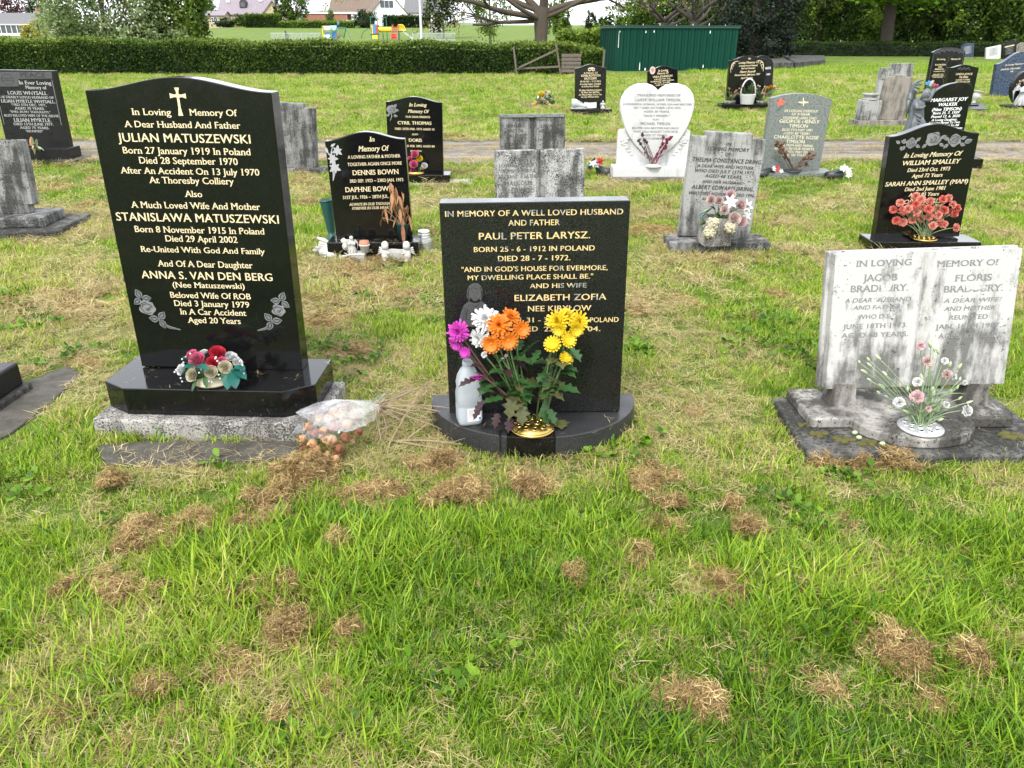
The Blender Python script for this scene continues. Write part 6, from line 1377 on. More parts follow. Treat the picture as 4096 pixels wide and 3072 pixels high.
r1 = chrys_bunch('bunch of white, orange and magenta chrysanthemums with dark foliage', [
 ('petal_white', 345, 150, 66, .02, 'c', -.1, -.6, .7), ('petal_white', 318, 238, 48, -.02, 'c', -.4, -.8, .1), ('petal_white', 385, 140, 40, .05, 'c', .2, -.4, .8),
 ('petal_orange', 465, 140, 48, .03, 'c', .2, -.5, .8), ('petal_orange', 412, 182, 60, -.03, 'c', -.1, -.7, .6), ('petal_orange', 516, 200, 48, .0, 'd', .4, -.8, .3), ('petal_orange', 456, 252, 50, -.05, 'd', .1, -.95, .1), ('petal_orange', 376, 268, 50, -.05, 'd', -.2, -.95, .1),
 ('petal_magenta', 217, 210, 54, -.02, 'c', -.2, -.8, .4), ('petal_magenta', 212, 265, 42, .0, 'd', -.4, -.8, -.1), ('petal_magenta', 251, 310, 30, -.03, 'd', -.2, -.9, .3), ('petal_magenta', 306, 418, 44, -.05, 'd', .1, -.5, -.8),
 ('petal_white', 342, 320, 17, -.03, 'b', -.2, -.6, .6), ('petal_blush', 446, 325, 9, -.03, 'b', 0, -.6, .8), ('petal_blush', 430, 340, 8, -.03, 'b', 0, -.6, .8)], 0, ('leaf_green', 'leaf_purple', 'leaf_green', 'leaf_olive'), -.02)
for (x, y, dx, dz, L_, mt) in ((480, 520, -.2, -.9, .09, 'leaf_olive'), (515, 560, .1, -1, .08, 'leaf_olive'), (430, 530, -.9, .1, .08, 'leaf_green'), (390, 500, -.8, .4, .06, 'leaf_green'), (350, 540, -.8, -.5, .06, 'leaf_purple'), (410, 600, -.3, -.9, .06, 'leaf_purple'), (470, 620, -.2, -.8, .06, 'leaf_purple'), (340, 380, -.6, .3, .06, 'leaf_purple'), (300, 440, -.9, -.1, .07, 'leaf_purple'), (550, 300, .5, .8, .07, 'leaf_green'), (520, 330, .4, .8, .06, 'leaf_green'), (450, 420, -.7, .5, .08, 'leaf_green'), (420, 460, -.9, .0, .07, 'leaf_green'), (330, 570, -.6, -.7, .06, 'leaf_purple')):
    mb = MB(); leaf(mb, atY(*L7(x, y), ph.y-.05+rnd(.03)), (dx, -.35, dz), L_, L_*.55, .4, .25, 1, 7); mb.build('leaf', mt, r1, smooth=True)
r2 = chrys_bunch('bunch of bright yellow chrysanthemums with green leaves', [
 ('petal_yellow', 690, 160, 55, .02, 'c', -.3, -.7, .5), ('petal_yellow', 735, 140, 52, .04, 'c', .0, -.5, .8), ('petal_yellow', 790, 165, 54, .02, 'c', .3, -.7, .5), ('petal_yellow', 775, 200, 42, -.01, 'd', .3, -.8, .0), ('petal_yellow', 700, 200, 38, -.01, 'd', -.3, -.8, .0),
 ('petal_yellow', 667, 272, 46, -.02, 'd', -.2, -.7, .6), ('petal_yellow', 740, 250, 44, -.02, 'd', .3, -.7, .5), ('petal_yellow', 730, 338, 38, -.03, 'd', .2, -.6, .6)], 0, ('leaf_green', 'leaf_green', 'leaf_olive'), .03)
for (x, y, dx, dz, L_) in ((625, 400, .2, -.9, .07), (610, 300, -.6, -.7, .06), (750, 290, .7, -.6, .06), (690, 480, .9, .1, .09), (720, 375, .9, -.1, .06), (620, 560, .3, -.9, .08), (560, 480, -.4, -.8, .09), (640, 580, .5, -.7, .07), (585, 520, -.6, .4, .06), (600, 470, -.7, .2, .07)):
    mb = MB(); leaf(mb, atY(*L7(x, y), ph.y-.03+rnd(.03)), (dx, -.35, dz), L_, L_*.6, .4, .25, 1, 7); mb.build('leaf', 'leaf_green', r2, smooth=True)
q = G(*L7(700, 665), .109); mb = MB(); leaf(mb, q+Vector((0, .04, .012)), (.1, -1, -.05), .07, .055, .1, .15, 1, 7); tag(mb.build('fallen_leaf', 'leaf_olive', smooth=True), 'pale olive leaf fallen beside the brass flower holder', 'leaf')

# ---- plastic bottle
pb = G(*L7(267, 662), .106); pb.y += .045
rt = thing('plastic_bottle', 'open translucent plastic milk bottle with a little water and a paper label', 'bottle', pb)
m, nt, b = newmat('milky_plastic'); b.inputs['Base Color'].default_value = (.6, .64, .67, 1); b.inputs['Roughness'].default_value = .35
t = nt.nodes.new('ShaderNodeBsdfTranslucent'); t.inputs[0].default_value = (.6, .64, .68, 1); ms = nt.nodes.new('ShaderNodeMixShader'); ms.inputs[0].default_value = .45
tr = nt.nodes.new('ShaderNodeBsdfTransparent'); tr.inputs[0].default_value = (.95, .97, 1, 1); m2 = nt.nodes.new('ShaderNodeMixShader'); m2.inputs[0].default_value = .22
nt.links.new(b.outputs[0], ms.inputs[1]); nt.links.new(t.outputs[0], ms.inputs[2]); nt.links.new(ms.outputs[0], m2.inputs[1]); nt.links.new(tr.outputs[0], m2.inputs[2]); nt.links.new(m2.outputs[0], nt.nodes['Material Output'].inputs[0])
plain('water', (.45, .5, .54), .1, .05, 5)
def sq(prof, M_, n=32, p=4.0, cap=True):
    mb = MB(); vs = []
    for w_, d_, z, pw_ in prof:
        for i in range(n):
            a = 2*PI*i/n; c_, s_ = math.cos(a), math.sin(a); k = (abs(c_)**pw_+abs(s_)**pw_)**(-1/pw_); vs.append((w_*k*c_, d_*k*s_, z))
    fs = [(j*n+i, j*n+(i+1) % n, (j+1)*n+(i+1) % n, (j+1)*n+i) for j in range(len(prof)-1) for i in range(n)]
    if cap: fs.append(tuple(reversed(range(n))))
    return mb.add(vs, fs, M_)
MBt = Matrix.Translation(pb) @ Matrix.Rotation(.25, 4, 'Z'); w_ = .048
sq([(.036, .034, 0, 5), (w_*.93, .042, .004, 5), (w_, .045, .014, 5), (w_, .045, .078, 5), (w_*.97, .0435, .083, 5), (w_, .045, .088, 5), (w_*1.0, .045, .125, 5), (w_*.92, .041, .15, 4), (w_*.97, .044, .17, 4), (w_*.86, .04, .20, 3), (w_*.62, .032, .225, 2.5), (.021, .021, .238, 2), (.021, .021, .246, 2), (.0225, .0225, .249, 2), (.0205, .0205, .253, 2), (.0205, .0205, .262, 2), (.0185, .0185, .262, 2), (.0185, .0185, .245, 2)], MBt).build('body', 'milky_plastic', rt, smooth=True)
sq([(.034, .032, .002, 5), (w_*.95, .0425, .014, 5), (w_*.95, .0425, .048, 5), (.001, .001, .048, 5)], MBt).build('water', 'water', rt, smooth=True)
mb = MB(); ring = []
def sqp(a, e, z, pw_=5.0): c_, s_ = math.cos(a), math.sin(a); k = (abs(c_)**pw_+abs(s_)**pw_)**(-1/pw_); return ((w_+e)*k*c_, (.045+e)*k*s_, z)
def band(a0, a1, z0, z1, e, n=10): 
    mb = MB(); mb.v = [sqp(a0+(a1-a0)*i/n, e, z) for i in range(n+1) for z in (z0, z1)]; mb.f = [(2*i, 2*i+2, 2*i+3, 2*i+1) for i in range(n)]; return mb
lb = band(-1.85, -.72, .022, .077, .0006).build('label', 'paint_white', rt, M=MBt)
mb = MB()
for k in range(9): mb2 = band(-1.8, -1.05-.12*(k % 3), .070-.0042*k, .0715-.0042*k, .0011, 6); mb.add(mb2.v, mb2.f)
tag(mb.build('label_print', 'lead_letter', rt, M=MBt), None, None, kind='stuff'); mb = MB()
band(-.70, -.1, .022, .077, .0007).build('label_side', 'paint_blue', rt, M=MBt)
mb = band(-1.02, -.86, .026, .036, .0012); mb.build('label_mark', 'paint_blue', rt, M=MBt)

# ---- wilted wrapped bouquet
pc = G(*L5(560, 1330)); rt = flower_thing('wilted_bouquet', 'wilted brown roses in clear cellophane lying between the two black stones', pc)
for (x, y, r, z) in ((330, 1085, 55, .09), (410, 1150, 58, .085), (285, 1200, 58, .06), (380, 1240, 58, .07), (560, 1215, 75, .075), (700, 1190, 62, .075), (800, 1140, 55, .075), (640, 1290, 62, .05), (410, 1310, 62, .04), (520, 1340, 48, .035), (590, 1380, 52, .03), (300, 1270, 45, .03), (480, 1110, 55, .10), (600, 1080, 60, .11), (700, 1060, 60, .11), (520, 1020, 60, .12), (640, 980, 60, .12), (760, 980, 55, .11), (560, 930, 50, .12), (680, 900, 50, .12), (440, 1000, 55, .11)):
    q = G(*L5(x, y), z); wither(r*1.65*.4219/F4*2.85, face(q, (-.35+rnd(.4), -.75, .35+rnd(.3)), rnd(3))).build('rose_head', RF.choice(('petal_dry', 'petal_dry_pale', 'petal_dry_pale')), rt, smooth=True)
    mb = MB()
    for k in range(3): leaf(mb, q, (rnd(1), rnd(1), rnd(.6)), .035, .012, .6)
    mb.build('dry_leaf', 'dry_leaf', rt, smooth=True)
tie = G(*L5(985, 900), .07)
mb = MB()
for (x, y, z, r) in ((1500, 650, .25, .0025), (1530, 610, .3, .002), (1440, 780, .16, .002), (1690, 910, .12, .0022), (1740, 1000, .09, .0025), (1720, 960, .1, .0018), (1580, 1110, .05, .002), (1530, 1080, .06, .002), (1480, 1020, .1, .002), (1520, 720, .2, .0018), (1240, 800, .14, .002), (1220, 1050, .03, .0025), (1010, 1230, .02, .003), (960, 1210, .02, .0025), (1040, 1200, .03, .002), (1150, 1010, .06, .002), (1330, 700, .2, .0016)):
    e_ = G(*L5(x, y), z); m_ = (tie+e_)/2+Vector((rnd(.03), rnd(.03), .02)); mb = MB(); r *= .72; pts = bez(tie+Vector((rnd(.02), rnd(.02), rnd(.015))), m_+Vector((rnd(.03), rnd(.05), rnd(.03))), e_, 6); mb.tube(pts, [r*1.7]*3+[r*1.3]*2+[r, r*.6], 5)
    for k in range(3): j = RF.randint(2, 5); mb.tube([pts[j], pts[j]+Vector((RF.uniform(.03, .09), rnd(.05), rnd(.05)))], [r*.7, r*.3], 4)
    mb.build('stem', 'stem_dry', rt)
mb = MB()
for (x0, y0, x1, y1, z1) in ((1060, 1200, 1920, 1375, .012), (1080, 1210, 1880, 1350, .02), (1130, 1215, 1780, 1250, .05), (1240, 1215, 1450, 1050, .08), (1060, 1310, 1180, 1080, .06), (1180, 1080, 1300, 880, .14), (1300, 880, 1480, 640, .26)):
    mb = MB(); a = G(*L5(x0, y0), .012 if y0 > 1190 else .06 if y0 > 1000 else .14); b_ = G(*L5(x1, y1), z1); pts = bez(a, (a+b_)/2+Vector((0, rnd(.02), .012)), b_, 6); mb.tube(pts, [.0035, .0033, .003, .0027, .0023, .0018, .001], 5)
    for k in range(4): j = RF.randint(3, 5); mb.tube([pts[j], pts[j]+(b_-a)*RF.uniform(.12, .3)+Vector((0, rnd(.03), rnd(.03)))], [.0015, .0006], 4)
    mb.build('twig', 'stem_dry', rt)
m, nt, b = newmat('cellophane'); tr = nt.nodes.new('ShaderNodeBsdfTransparent'); tr.inputs[0].default_value = (.97, .97, .97, 1); gl = nt.nodes.new('ShaderNodeBsdfGlossy'); gl.inputs['Roughness'].default_value = .12
lw = nt.nodes.new('ShaderNodeLayerWeight'); lw.inputs[0].default_value = .55; ms = nt.nodes.new('ShaderNodeMixShader'); nt.links.new(mathn(nt, 'ADD', mathn(nt, 'MULTIPLY', lw.outputs['Facing'], .3), .02), ms.inputs[0]); nt.links.new(tr.outputs[0], ms.inputs[1]); nt.links.new(gl.outputs[0], ms.inputs[2]); nt.links.new(ms.outputs[0], nt.nodes['Material Output'].inputs[0])
m, nt, b = newmat('frosted_film'); b.inputs['Base Color'].default_value = (.85, .84, .86, 1); b.inputs['Roughness'].default_value = .3; tr = nt.nodes.new('ShaderNodeBsdfTransparent'); ms = nt.nodes.new('ShaderNodeMixShader')
v = coords(nt); nt.links.new(ramp(nt, noise(nt, v, 22, 4, .6), [(.3, .12), (.7, .34)]), ms.inputs[0]); nt.links.new(tr.outputs[0], ms.inputs[1]); nt.links.new(b.outputs[0], ms.inputs[2]); nt.links.new(ms.outputs[0], nt.nodes['Material Output'].inputs[0])
def film(name, mat, rows, n=8, wr=.006):
    """rows: list of polylines of (x,y,z) crop points, skinned"""
    mb = MB(); P_ = []
    for row in rows:
        pts = [G(*L5(x, y), z) for x, y, z in row]; out = []
        for i in range(n+1):
            f = i/n*(len(pts)-1); k = min(int(f), len(pts)-2); q = pts[k].lerp(pts[k+1], f-k); out.append(q+Vector((rnd(wr), rnd(wr), rnd(wr))))
        P_.append(out)
    mb.v = [p for r_ in P_ for p in r_]; m_ = len(rows); mb.f = [(j*(n+1)+i, j*(n+1)+i+1, (j+1)*(n+1)+i+1, (j+1)*(n+1)+i) for j in range(m_-1) for i in range(n)]
    return mb.build(name, mat, rt, smooth=True)
film('film_flap', 'frosted_film', [[(200, 950, .13), (330, 870, .16), (560, 815, .19), (860, 840, .15), (1010, 880, .1)], [(260, 990, .13), (420, 940, .17), (640, 900, .19), (860, 900, .16), (990, 910, .11)], [(330, 1030, .13), (480, 1040, .165), (660, 1030, .175), (830, 980, .15), (970, 950, .1)], [(420, 1080, .12), (540, 1120, .14), (680, 1130, .15), (820, 1090, .135), (940, 1020, .1)]], 10, .003)
film('film_wrap', 'cellophane', [[(60, 1265, .004), (150, 1290, .02), (400, 1370, .02), (640, 1410, .01)], [(150, 1130, .09), (320, 1170, .11), (560, 1260, .11), (760, 1330, .04)], [(210, 960, .13), (420, 1010, .17), (680, 1080, .17), (900, 1150, .06)], [(560, 815, .19), (700, 870, .19), (860, 960, .15), (1000, 1030, .05)], [(900, 830, .13), (960, 850, .12), (1010, 900, .1), (1040, 950, .05)], [(1050, 720, .16), (1060, 760, .13), (1080, 800, .1), (1090, 860, .08)]], 12, .008)

# ---- carnations on the open book
pt = G(*L8(600, 728), .101); hr, ht = holder('flower_holder', 'grey tin flower holder on the marble book base', pt, .084, 'tin', True, .12)
rt = flower_thing('carnation_spray', 'sparse spray of pale pink carnations and green buds on the marble base', ht)
def spray(rt, K, ht, items, buds, Y, kpx, stem='stem_pale', mats=('petal_blush',), fn=carnation, r_stem=.0022, sp=.05):
    for (x, y, r) in items:
        q = atY(*K(x, y), Y+rnd(sp)); nn = Vector(((q.x-ht.x)*2.5, -.75, .35+rnd(.2))).normalized(); M_ = face(q, nn, rnd(3)); fn(r*kpx, M_).build('bloom', RF.choice(mats), rt, smooth=False)
        mb = MB(); stem_to(mb, ht+Vector((rnd(.03), rnd(.02), -.008)), q-nn*r*kpx*.6, (q.x-ht.x)*-.12, r_stem); mb.build('stem', stem, rt, smooth=True)
    for (x, y) in buds:
        q = atY(*K(x, y), Y+rnd(sp)); a = ht+Vector((rnd(.03), rnd(.02), -.008)); d_ = (q-a).normalized(); d_.x += rnd(.4); mb = MB(); L_ = kpx*RF.uniform(16, 24)
        mb.tube([q-d_*L_*.2, q, q+d_*L_*.6, q+d_*L_*1.1], [L_*.15, L_*.3, L_*.28, L_*.06], 7); mb.build('bud', 'leaf_pale', rt, smooth=True)
        mb = MB(); stem_to(mb, a, q, (q.x-a.x)*-.12, r_stem*.8); mb.build('stem', stem, rt, smooth=True)
spray(rt, L8, ht, [(588, 606, 27), (603, 648, 25), (521, 628, 23), (778, 660, 26), (602, 412, 18), (626, 472, 20), (590, 550, 20), (702, 522, 22), (728, 530, 14), (632, 652, 13), (693, 470, 15), (768, 553, 12), (700, 636, 14)],
 [(370, 478), (405, 468), (445, 463), (412, 490), (395, 516), (410, 545), (470, 525), (463, 573), (445, 595), (475, 610), (490, 650), (552, 583), (555, 667), (640, 415), (655, 430), (670, 440), (712, 490), (745, 498), (750, 545), (740, 575), (715, 593), (748, 615), (663, 660), (650, 600), (645, 583), (780, 630), (640, 490), (608, 540), (670, 695), (560, 690)], pt.y-.01, 1.0502/F4*2.75, mats=('petal_blush', 'petal_blush', 'petal_white'), sp=.04)
for k in range(46):
    mb = MB(); leaf(mb, ht+Vector((rnd(.04), rnd(.03), RF.uniform(0, .12))), (rnd(1), rnd(.5)-.2, RF.uniform(.3, 1.2)), RF.uniform(.06, .12), .006, .8); mb.build('leaf', 'stem_pale', rt, smooth=True)
for (X, Y) in ((1.36, 2.66), (1.43, 2.61), (1.36, 2.70)): MB().ball((X, Y, .066), (.012, .009, .009)).build('fallen_bud', 'leaf_pale', None, smooth=True)
for o in [o for o in COL.objects if o.name.startswith('fallen_bud')]: tag(o, 'small pale fallen bud lying on the dark slab of the book stone', 'bud', 'fallen buds')

# ---- coral carnations
ps = G(*L2(1088, 1318), .106); hr, ht = holder('flower_holder', 'brass flower holder on the base of the rose-band stone', ps, .095, 'brass', True, .1)
rt = flower_thing('carnation_bunch', 'full bunch of coral carnations before the rose-band headstone', ht)
spray(rt, L2, ht, [(x, y, 57) for x, y in ((1000, 845), (1060, 880), (835, 918), (1160, 900), (1300, 880), (1365, 865), (755, 995), (860, 1000), (920, 985), (1005, 935), (1075, 970), (1010, 1020), (1145, 985), (1235, 980), (1320, 1000), (1410, 935), (1460, 975), (1430, 1035), (1390, 1025), (1195, 1020), (1250, 1050), (1150, 1070), (790, 1110), (860, 1130), (965, 1110), (1060, 1090), (1190, 1170), (1275, 1135), (1315, 1155), (1445, 1190), (880, 1010), (960, 940))], [(1215, 880), (1230, 900)], ps.y-.03, .3617/F4*4.65, mats=('petal_coral', 'petal_salmon', 'petal_salmon', 'petal_coral'), sp=.06)

# ---- stone vase with artificial roses
pv = G(*K8(553, 1525), .09); pv.y += .1
rt = thing('stone_vase', 'square tapered stone vase full of faded artificial roses before the stepped stone', 'vase', pv)
MV = Matrix.Translation(pv) @ Matrix.Rotation(.12, 4, 'Z'); sq([(.105, .10, 0, 9), (.105, .10, .01, 9), (.098, .092, .19, 9), (.094, .09, .2, 9), (.07, .07, .2, 9), (.06, .06, .15, 9), (.001, .001, .15, 9)], MV).build('body', 'pitted_stone', rt)
kp = 1.22*.4822/F4*4.75
for (mt, x, y, r, dy, fn) in (('petal_mauve', 508, 1142, 45, .0, rose), ('petal_mauve', 572, 1148, 40, .02, rose), ('petal_blush', 665, 1102, 48, .04, rose), ('petal_mauve', 617, 1225, 42, -.06, rose), ('petal_blush', 752, 1185, 48, -.02, rose), ('petal_white', 795, 1195, 55, .0, lily), ('petal_mauve', 697, 1298, 60, -.09, rose), ('petal_blush', 757, 1320, 52, -.06, rose), ('petal_white', 662, 1160, 58, -.02, lily), ('petal_white', 790, 1270, 45, -.02, lily)):
    q = atY(*K8(x, y), pv.y-.03+dy); fn(r*kp, face(q, (.3*(x-650)/100, -.8, .4), rnd(3))).build('bloom', mt, rt, smooth=True)
    mb = MB(); stem_to(mb, pv+Vector((rnd(.03), 0, .19)), q, 0, .003); mb.build('stem', 'stem_green', rt)
for (x, y) in ((521, 1335), (668, 1366), (492, 1409)):
    q = atY(*K8(x, y), pv.y-.13); mb = MB()
    for k in range(60):
        d_ = Vector((rnd(1), rnd(1), rnd(1))).normalized(); mb.ball(q+d_*.042, .009, None, 5, 4)
    mb.ball(q, .04, None, 10, 7); mb.build('hydrangea_ball', 'petal_cream', rt, smooth=True)
for k in range(34):
    x, y = RF.uniform(470, 780), RF.uniform(1180, 1330); q = atY(*K8(x, y), pv.y-.02); mb = MB(); leaf(mb, q, ((x-640)/160, -.5, rnd(.7)), RF.uniform(.07, .12), RF.uniform(.012, .035), .6); mb.build('leaf', RF.choice(('leaf_green', 'leaf_teal', 'leaf_pale', 'leaf_green')), rt, smooth=True)

# ---- ornaments at the lily stone
zb = .135
def cone_vase(label, p, prof, mat, tilt=0.0, az=0.0, name='flower_vase', cat='vase', parts=None):
    rt = thing(name, label, cat, p); M_ = Matrix.Translation(p) @ Matrix.Rotation(az, 4, 'Z') @ Matrix.Rotation(tilt, 4, 'Y'); MB().lathe(prof, M_, 24, cap=False).build('body', mat, rt, smooth=True); return rt, M_
pg = G(*K6(592, 1322), .0); hgt = atY(*K6(545, 930), pg.y).z; kk = .4823/F4*4.45
rt, M_ = cone_vase('tall dark green plastic flower vase with flared top and spiked base', pg, [(.0, .0), (86*kk, 0), (86*kk, .012), (48*kk, hgt*.28), (40*kk, hgt*.30), (42*kk, hgt*.34), (70*kk, hgt*.97), (72*kk, hgt), (66*kk, hgt), (38*kk, hgt*.4), (.001, hgt*.4)], 'plastic_green', -.07)
MB().lathe([(70*kk, hgt*.96), (75*kk, hgt*.97), (75*kk, hgt*1.0), (69*kk, hgt*1.005)], M_, 24, cap=False).build('rim', 'plastic_green', rt, smooth=True)
pg = G(*K6(1160, 1268), zb); pg.y += .04; rt, M_ = cone_vase('green plastic pot holding withered brown lilies', pg, [(.0, 0), (42*kk, 0), (66*kk, 160*kk), (68*kk, 162*kk), (68*kk, 168*kk), (60*kk, 168*kk), (56*kk, 140*kk), (.001, 140*kk)], 'plastic_green', .03, name='flower_pot', cat='pot')
tp = pg+Vector((0, 0, 150*kk))
for (x, y) in ((1060, 790), (1075, 870), (1105, 830), (1155, 830), (1130, 900), (1160, 920), (1050, 920), (1010, 1000), (1025, 1050), (995, 1080), (1090, 1000), (1140, 1010), (1200, 980), (1210, 1060), (1160, 1080), (1120, 1060), (1070, 960), (1180, 1000), (1100, 930), (1145, 960)):
    q = atY(*K6(x, y), pg.y+rnd(.05)); mb = MB(); stem_to(mb, tp, q, (q.x-tp.x)*.2, .003); mb.build('stem', 'stem_dry', rt)
    for k in range(3): mb = MB(); leaf(mb, q, (rnd(.5), rnd(.5), -1), RF.uniform(.06, .12), RF.uniform(.012, .028), .2, .5); mb.build('dry_leaf', 'dry_leaf', rt, smooth=True)
mb = MB(); leaf(mb, tp+Vector((.01, -.06, .02)), (.05, -.2, -1), .16, .03, .1, .4); mb.build('dry_leaf', 'petal_dry', rt, smooth=True)
def angel_fig(label, p, h, mat, name='angel_figurine', yaw=0.0, kneel=False):
    rt = thing(name, label, 'figurine', p); M_ = Matrix.Translation(p) @ Matrix.Rotation(yaw, 4, 'Z')
    mb = MB().lathe([(.28*h, 0), (.3*h, .03*h), (.2*h, .2*h), (.15*h, .42*h), (.17*h, .55*h), (.16*h, .66*h), (.06*h, .74*h), (.05*h, .78*h)], M_, 16, .8)
    for k in range(10): a = 2*PI*k/10; mb.tube([M_ @ Vector((.15*h*math.cos(a), .12*h*math.sin(a), .45*h)), M_ @ Vector((.29*h*math.cos(a), .24*h*math.sin(a), .03*h))], [.01*h, .04*h], 5)
    for s_ in (-1, 1): mb.tube([M_ @ Vector((s_*.16*h, -.02*h, .64*h)), M_ @ Vector((s_*.2*h, -.12*h, .52*h)), M_ @ Vector((s_*.03*h, -.2*h, .58*h))], [.055*h, .05*h, .04*h], 7)
    mb.build('body', mat, rt, smooth=True)
    mb = MB().ball((0, -.02*h, .87*h), (.1*h, .105*h, .12*h), M_, 12, 8); mb.ball((0, .01*h, .91*h), (.12*h, .12*h, .1*h), M_, 10, 7); mb.ball((0, -.125*h, .86*h), (.02*h, .025*h, .025*h), M_, 6, 4); mb.build('head', mat, rt, smooth=True)
    for s_ in (-1, 1):
        mb = MB()
        for k in range(6): mb.tube([M_ @ Vector((s_*.05*h, .1*h, .6*h)), M_ @ Vector((s_*(.2+.03*k)*h, .14*h, (.74-.04*k)*h)), M_ @ Vector((s_*(.36-.015*k)*h, .12*h, (.62-.09*k)*h))], [.02*h, .035*h, .015*h], 5)
        mb.build('wing', mat, rt, smooth=True)
    return rt
pa = G(*K6(800, 1432), .012); pa.y -= .035; rt0 = thing('memorial_plinth', 'small white plinth reading Grandma before the lily stone', 'plinth', pa); w2 = 85*kk; hp_ = 78*kk
MB().box(-w2*.92, w2*.92, -.04, .05, 0, hp_).build('block', 'resin_white', rt0, bevel=.004, M=Matrix.Translation(pa)); MB().box(-w2, w2, -.046, .056, hp_, hp_+.012).build('top', 'resin_white', rt0, bevel=.003, M=Matrix.Translation(pa)); MB().box(-w2, w2, -.046, .056, -.005, .012).build('foot', 'resin_white', rt0, bevel=.003, M=Matrix.Translation(pa))
mb = MB(); text_geo(mb, "Grandma", -w2*.7, w2*.75, hp_*.55, hp_*.26, 'serif', 0, -.0415); text_geo(mb, "forever", -w2*.4, w2*.7, hp_*.28, hp_*.14, 'serif', .2, -.0415); mb.build('inscription', 'lead_letter', rt0, M=Matrix.Translation(pa))
angel_fig('white praying angel figurine standing on the Grandma plinth', pa+Vector((-.035, 0, hp_+.0125)), 170*kk, 'resin_white')
rt, M_ = cone_vase('tiny white pot with a dry brown top beside the praying angel', pa+Vector((.055, .0, hp_+.0125)), [(0, 0), (.026, 0), (.035, .05), (.04, .052), (.04, .06), (.035, .06), (.001, .058)], 'resin_white', name='candle_pot', cat='pot'); MB().lathe([(.034, .056), (.034, .085), (.001, .088)], M_, 18, cap=False).build('candle', 'terracotta', rt, smooth=True)
# reclining cherub
pr = G(*K6(630, 1420)); rt = thing('cherub_figurine', 'white sleeping cherub figurine lying in the grass by the green vase', 'figurine', pr); h = .1; T_ = Matrix.Translation(pr)
mb = MB().tube([T_ @ Vector(q) for q in ((-.13, .02, .03), (-.07, .02, .06), (.0, 0, .055), (.05, -.01, .06))], [.03, .05, .045, .035], 12)
mb.tube([T_ @ Vector(q) for q in ((.04, -.03, .05), (.09, -.05, .03), (.02, -.06, .025))], [.022, .02, .016], 8); mb.tube([T_ @ Vector(q) for q in ((-.09, -.02, .05), (-.02, -.05, .03), (-.09, -.06, .02))], [.035, .028, .018], 8); mb.build('body', 'resin_white', rt, smooth=True)
mb = MB().ball((.075, -.02, .105), (.045, .042, .045), T_, 12, 9); 
for k in range(14): a = k*2.4; mb.ball((.075+.035*math.cos(a), -.01+.03*math.sin(a), .128+.012*math.sin(k)), .016, T_, 6, 5)
mb.ball((.07, -.063, .1), .008, T_, 6, 4); mb.build('head', 'resin_white', rt, smooth=True)
for s_ in (0, 1):
    mb = MB()
    for k in range(5): mb.tube([T_ @ Vector((-.03-.04*s_, .02+.03*s_, .09)), T_ @ Vector((-.1-.02*k, .03, .13-.02*k)), T_ @ Vector((-.15+.01*k, .03, .15-.035*k))], [.012, .018, .007], 5)
    mb.build('wing', 'resin_white', rt, smooth=True)
# scroll with two cherubs
pr = G(*K6(1120, 1428), .014); pr.y -= .03; rt = thing('scroll_plaque', 'white scroll plaque held by two cherubs with a small verse', 'plaque', pr); T_ = Matrix.Translation(pr); ws = 82*kk; hs = 125*kk
mb = MB(); n = 12; pts = [(-ws+2*ws*i/n, .018*math.sin(PI*i/n*2)*.4-.02) for i in range(n+1)]
mb.v = [(x, y, z) for z in (0.004, hs) for x, y in pts] + [(x, y+.02, z) for z in (0.004, hs) for x, y in pts]; N1 = n+1
for i in range(n): mb.f += [(i, i+1, N1+i+1, N1+i), (2*N1+i+1, 2*N1+i, 3*N1+i, 3*N1+i+1), (N1+i, N1+i+1, 3*N1+i+1, 3*N1+i)]
mb.build('scroll', 'resin_white', rt, smooth=False, M=T_)
for s_ in (-1, 1): MB().tube([T_ @ Vector((s_*ws, -.01, 0)), T_ @ Vector((s_*ws, -.01, hs*1.02))], .012, 10).build('roll', 'resin_white', rt, smooth=True)
mb = MB()
for k, tx in enumerate(("Special Grandma", "Never more than", "a thought away", "loved and", "remembered")): text_geo(mb, tx, -ws*(.6 if k else .75), ws*.6, hs*(.68-.12*k), hs*.06, 'serif', .2, -.031)
mb.build('verse', 'lead_letter', rt, M=T_)
for s_ in (-1, 1):
    C_ = T_ @ Matrix.Translation((s_*(ws+.02), -.02, 0)); mb = MB().tube([C_ @ Vector((0, 0, .005)), C_ @ Vector((0, 0, .05)), C_ @ Vector((0, .005, .085))], [.028, .03, .02], 10); mb.ball((0, -.005, .112), .026, C_, 10, 8); mb.ball((0, .004, .122), .027, C_, 8, 6)
    mb.tube([C_ @ Vector((-.01, -.02, .02)), C_ @ Vector((0, -.045, .015)), C_ @ Vector((.005, -.035, .0))], [.016, .014, .01], 6); mb.tube([C_ @ Vector((0, -.01, .08)), C_ @ Vector((-s_*.03, -.025, .06))], [.012, .009], 6)
    for k in range(4): mb.tube([C_ @ Vector((s_*.01, .015, .08)), C_ @ Vector((s_*(.045+.004*k), .02, .1-.018*k))], [.012, .006], 5)
    mb.build('cherub', 'resin_white', rt, smooth=True)
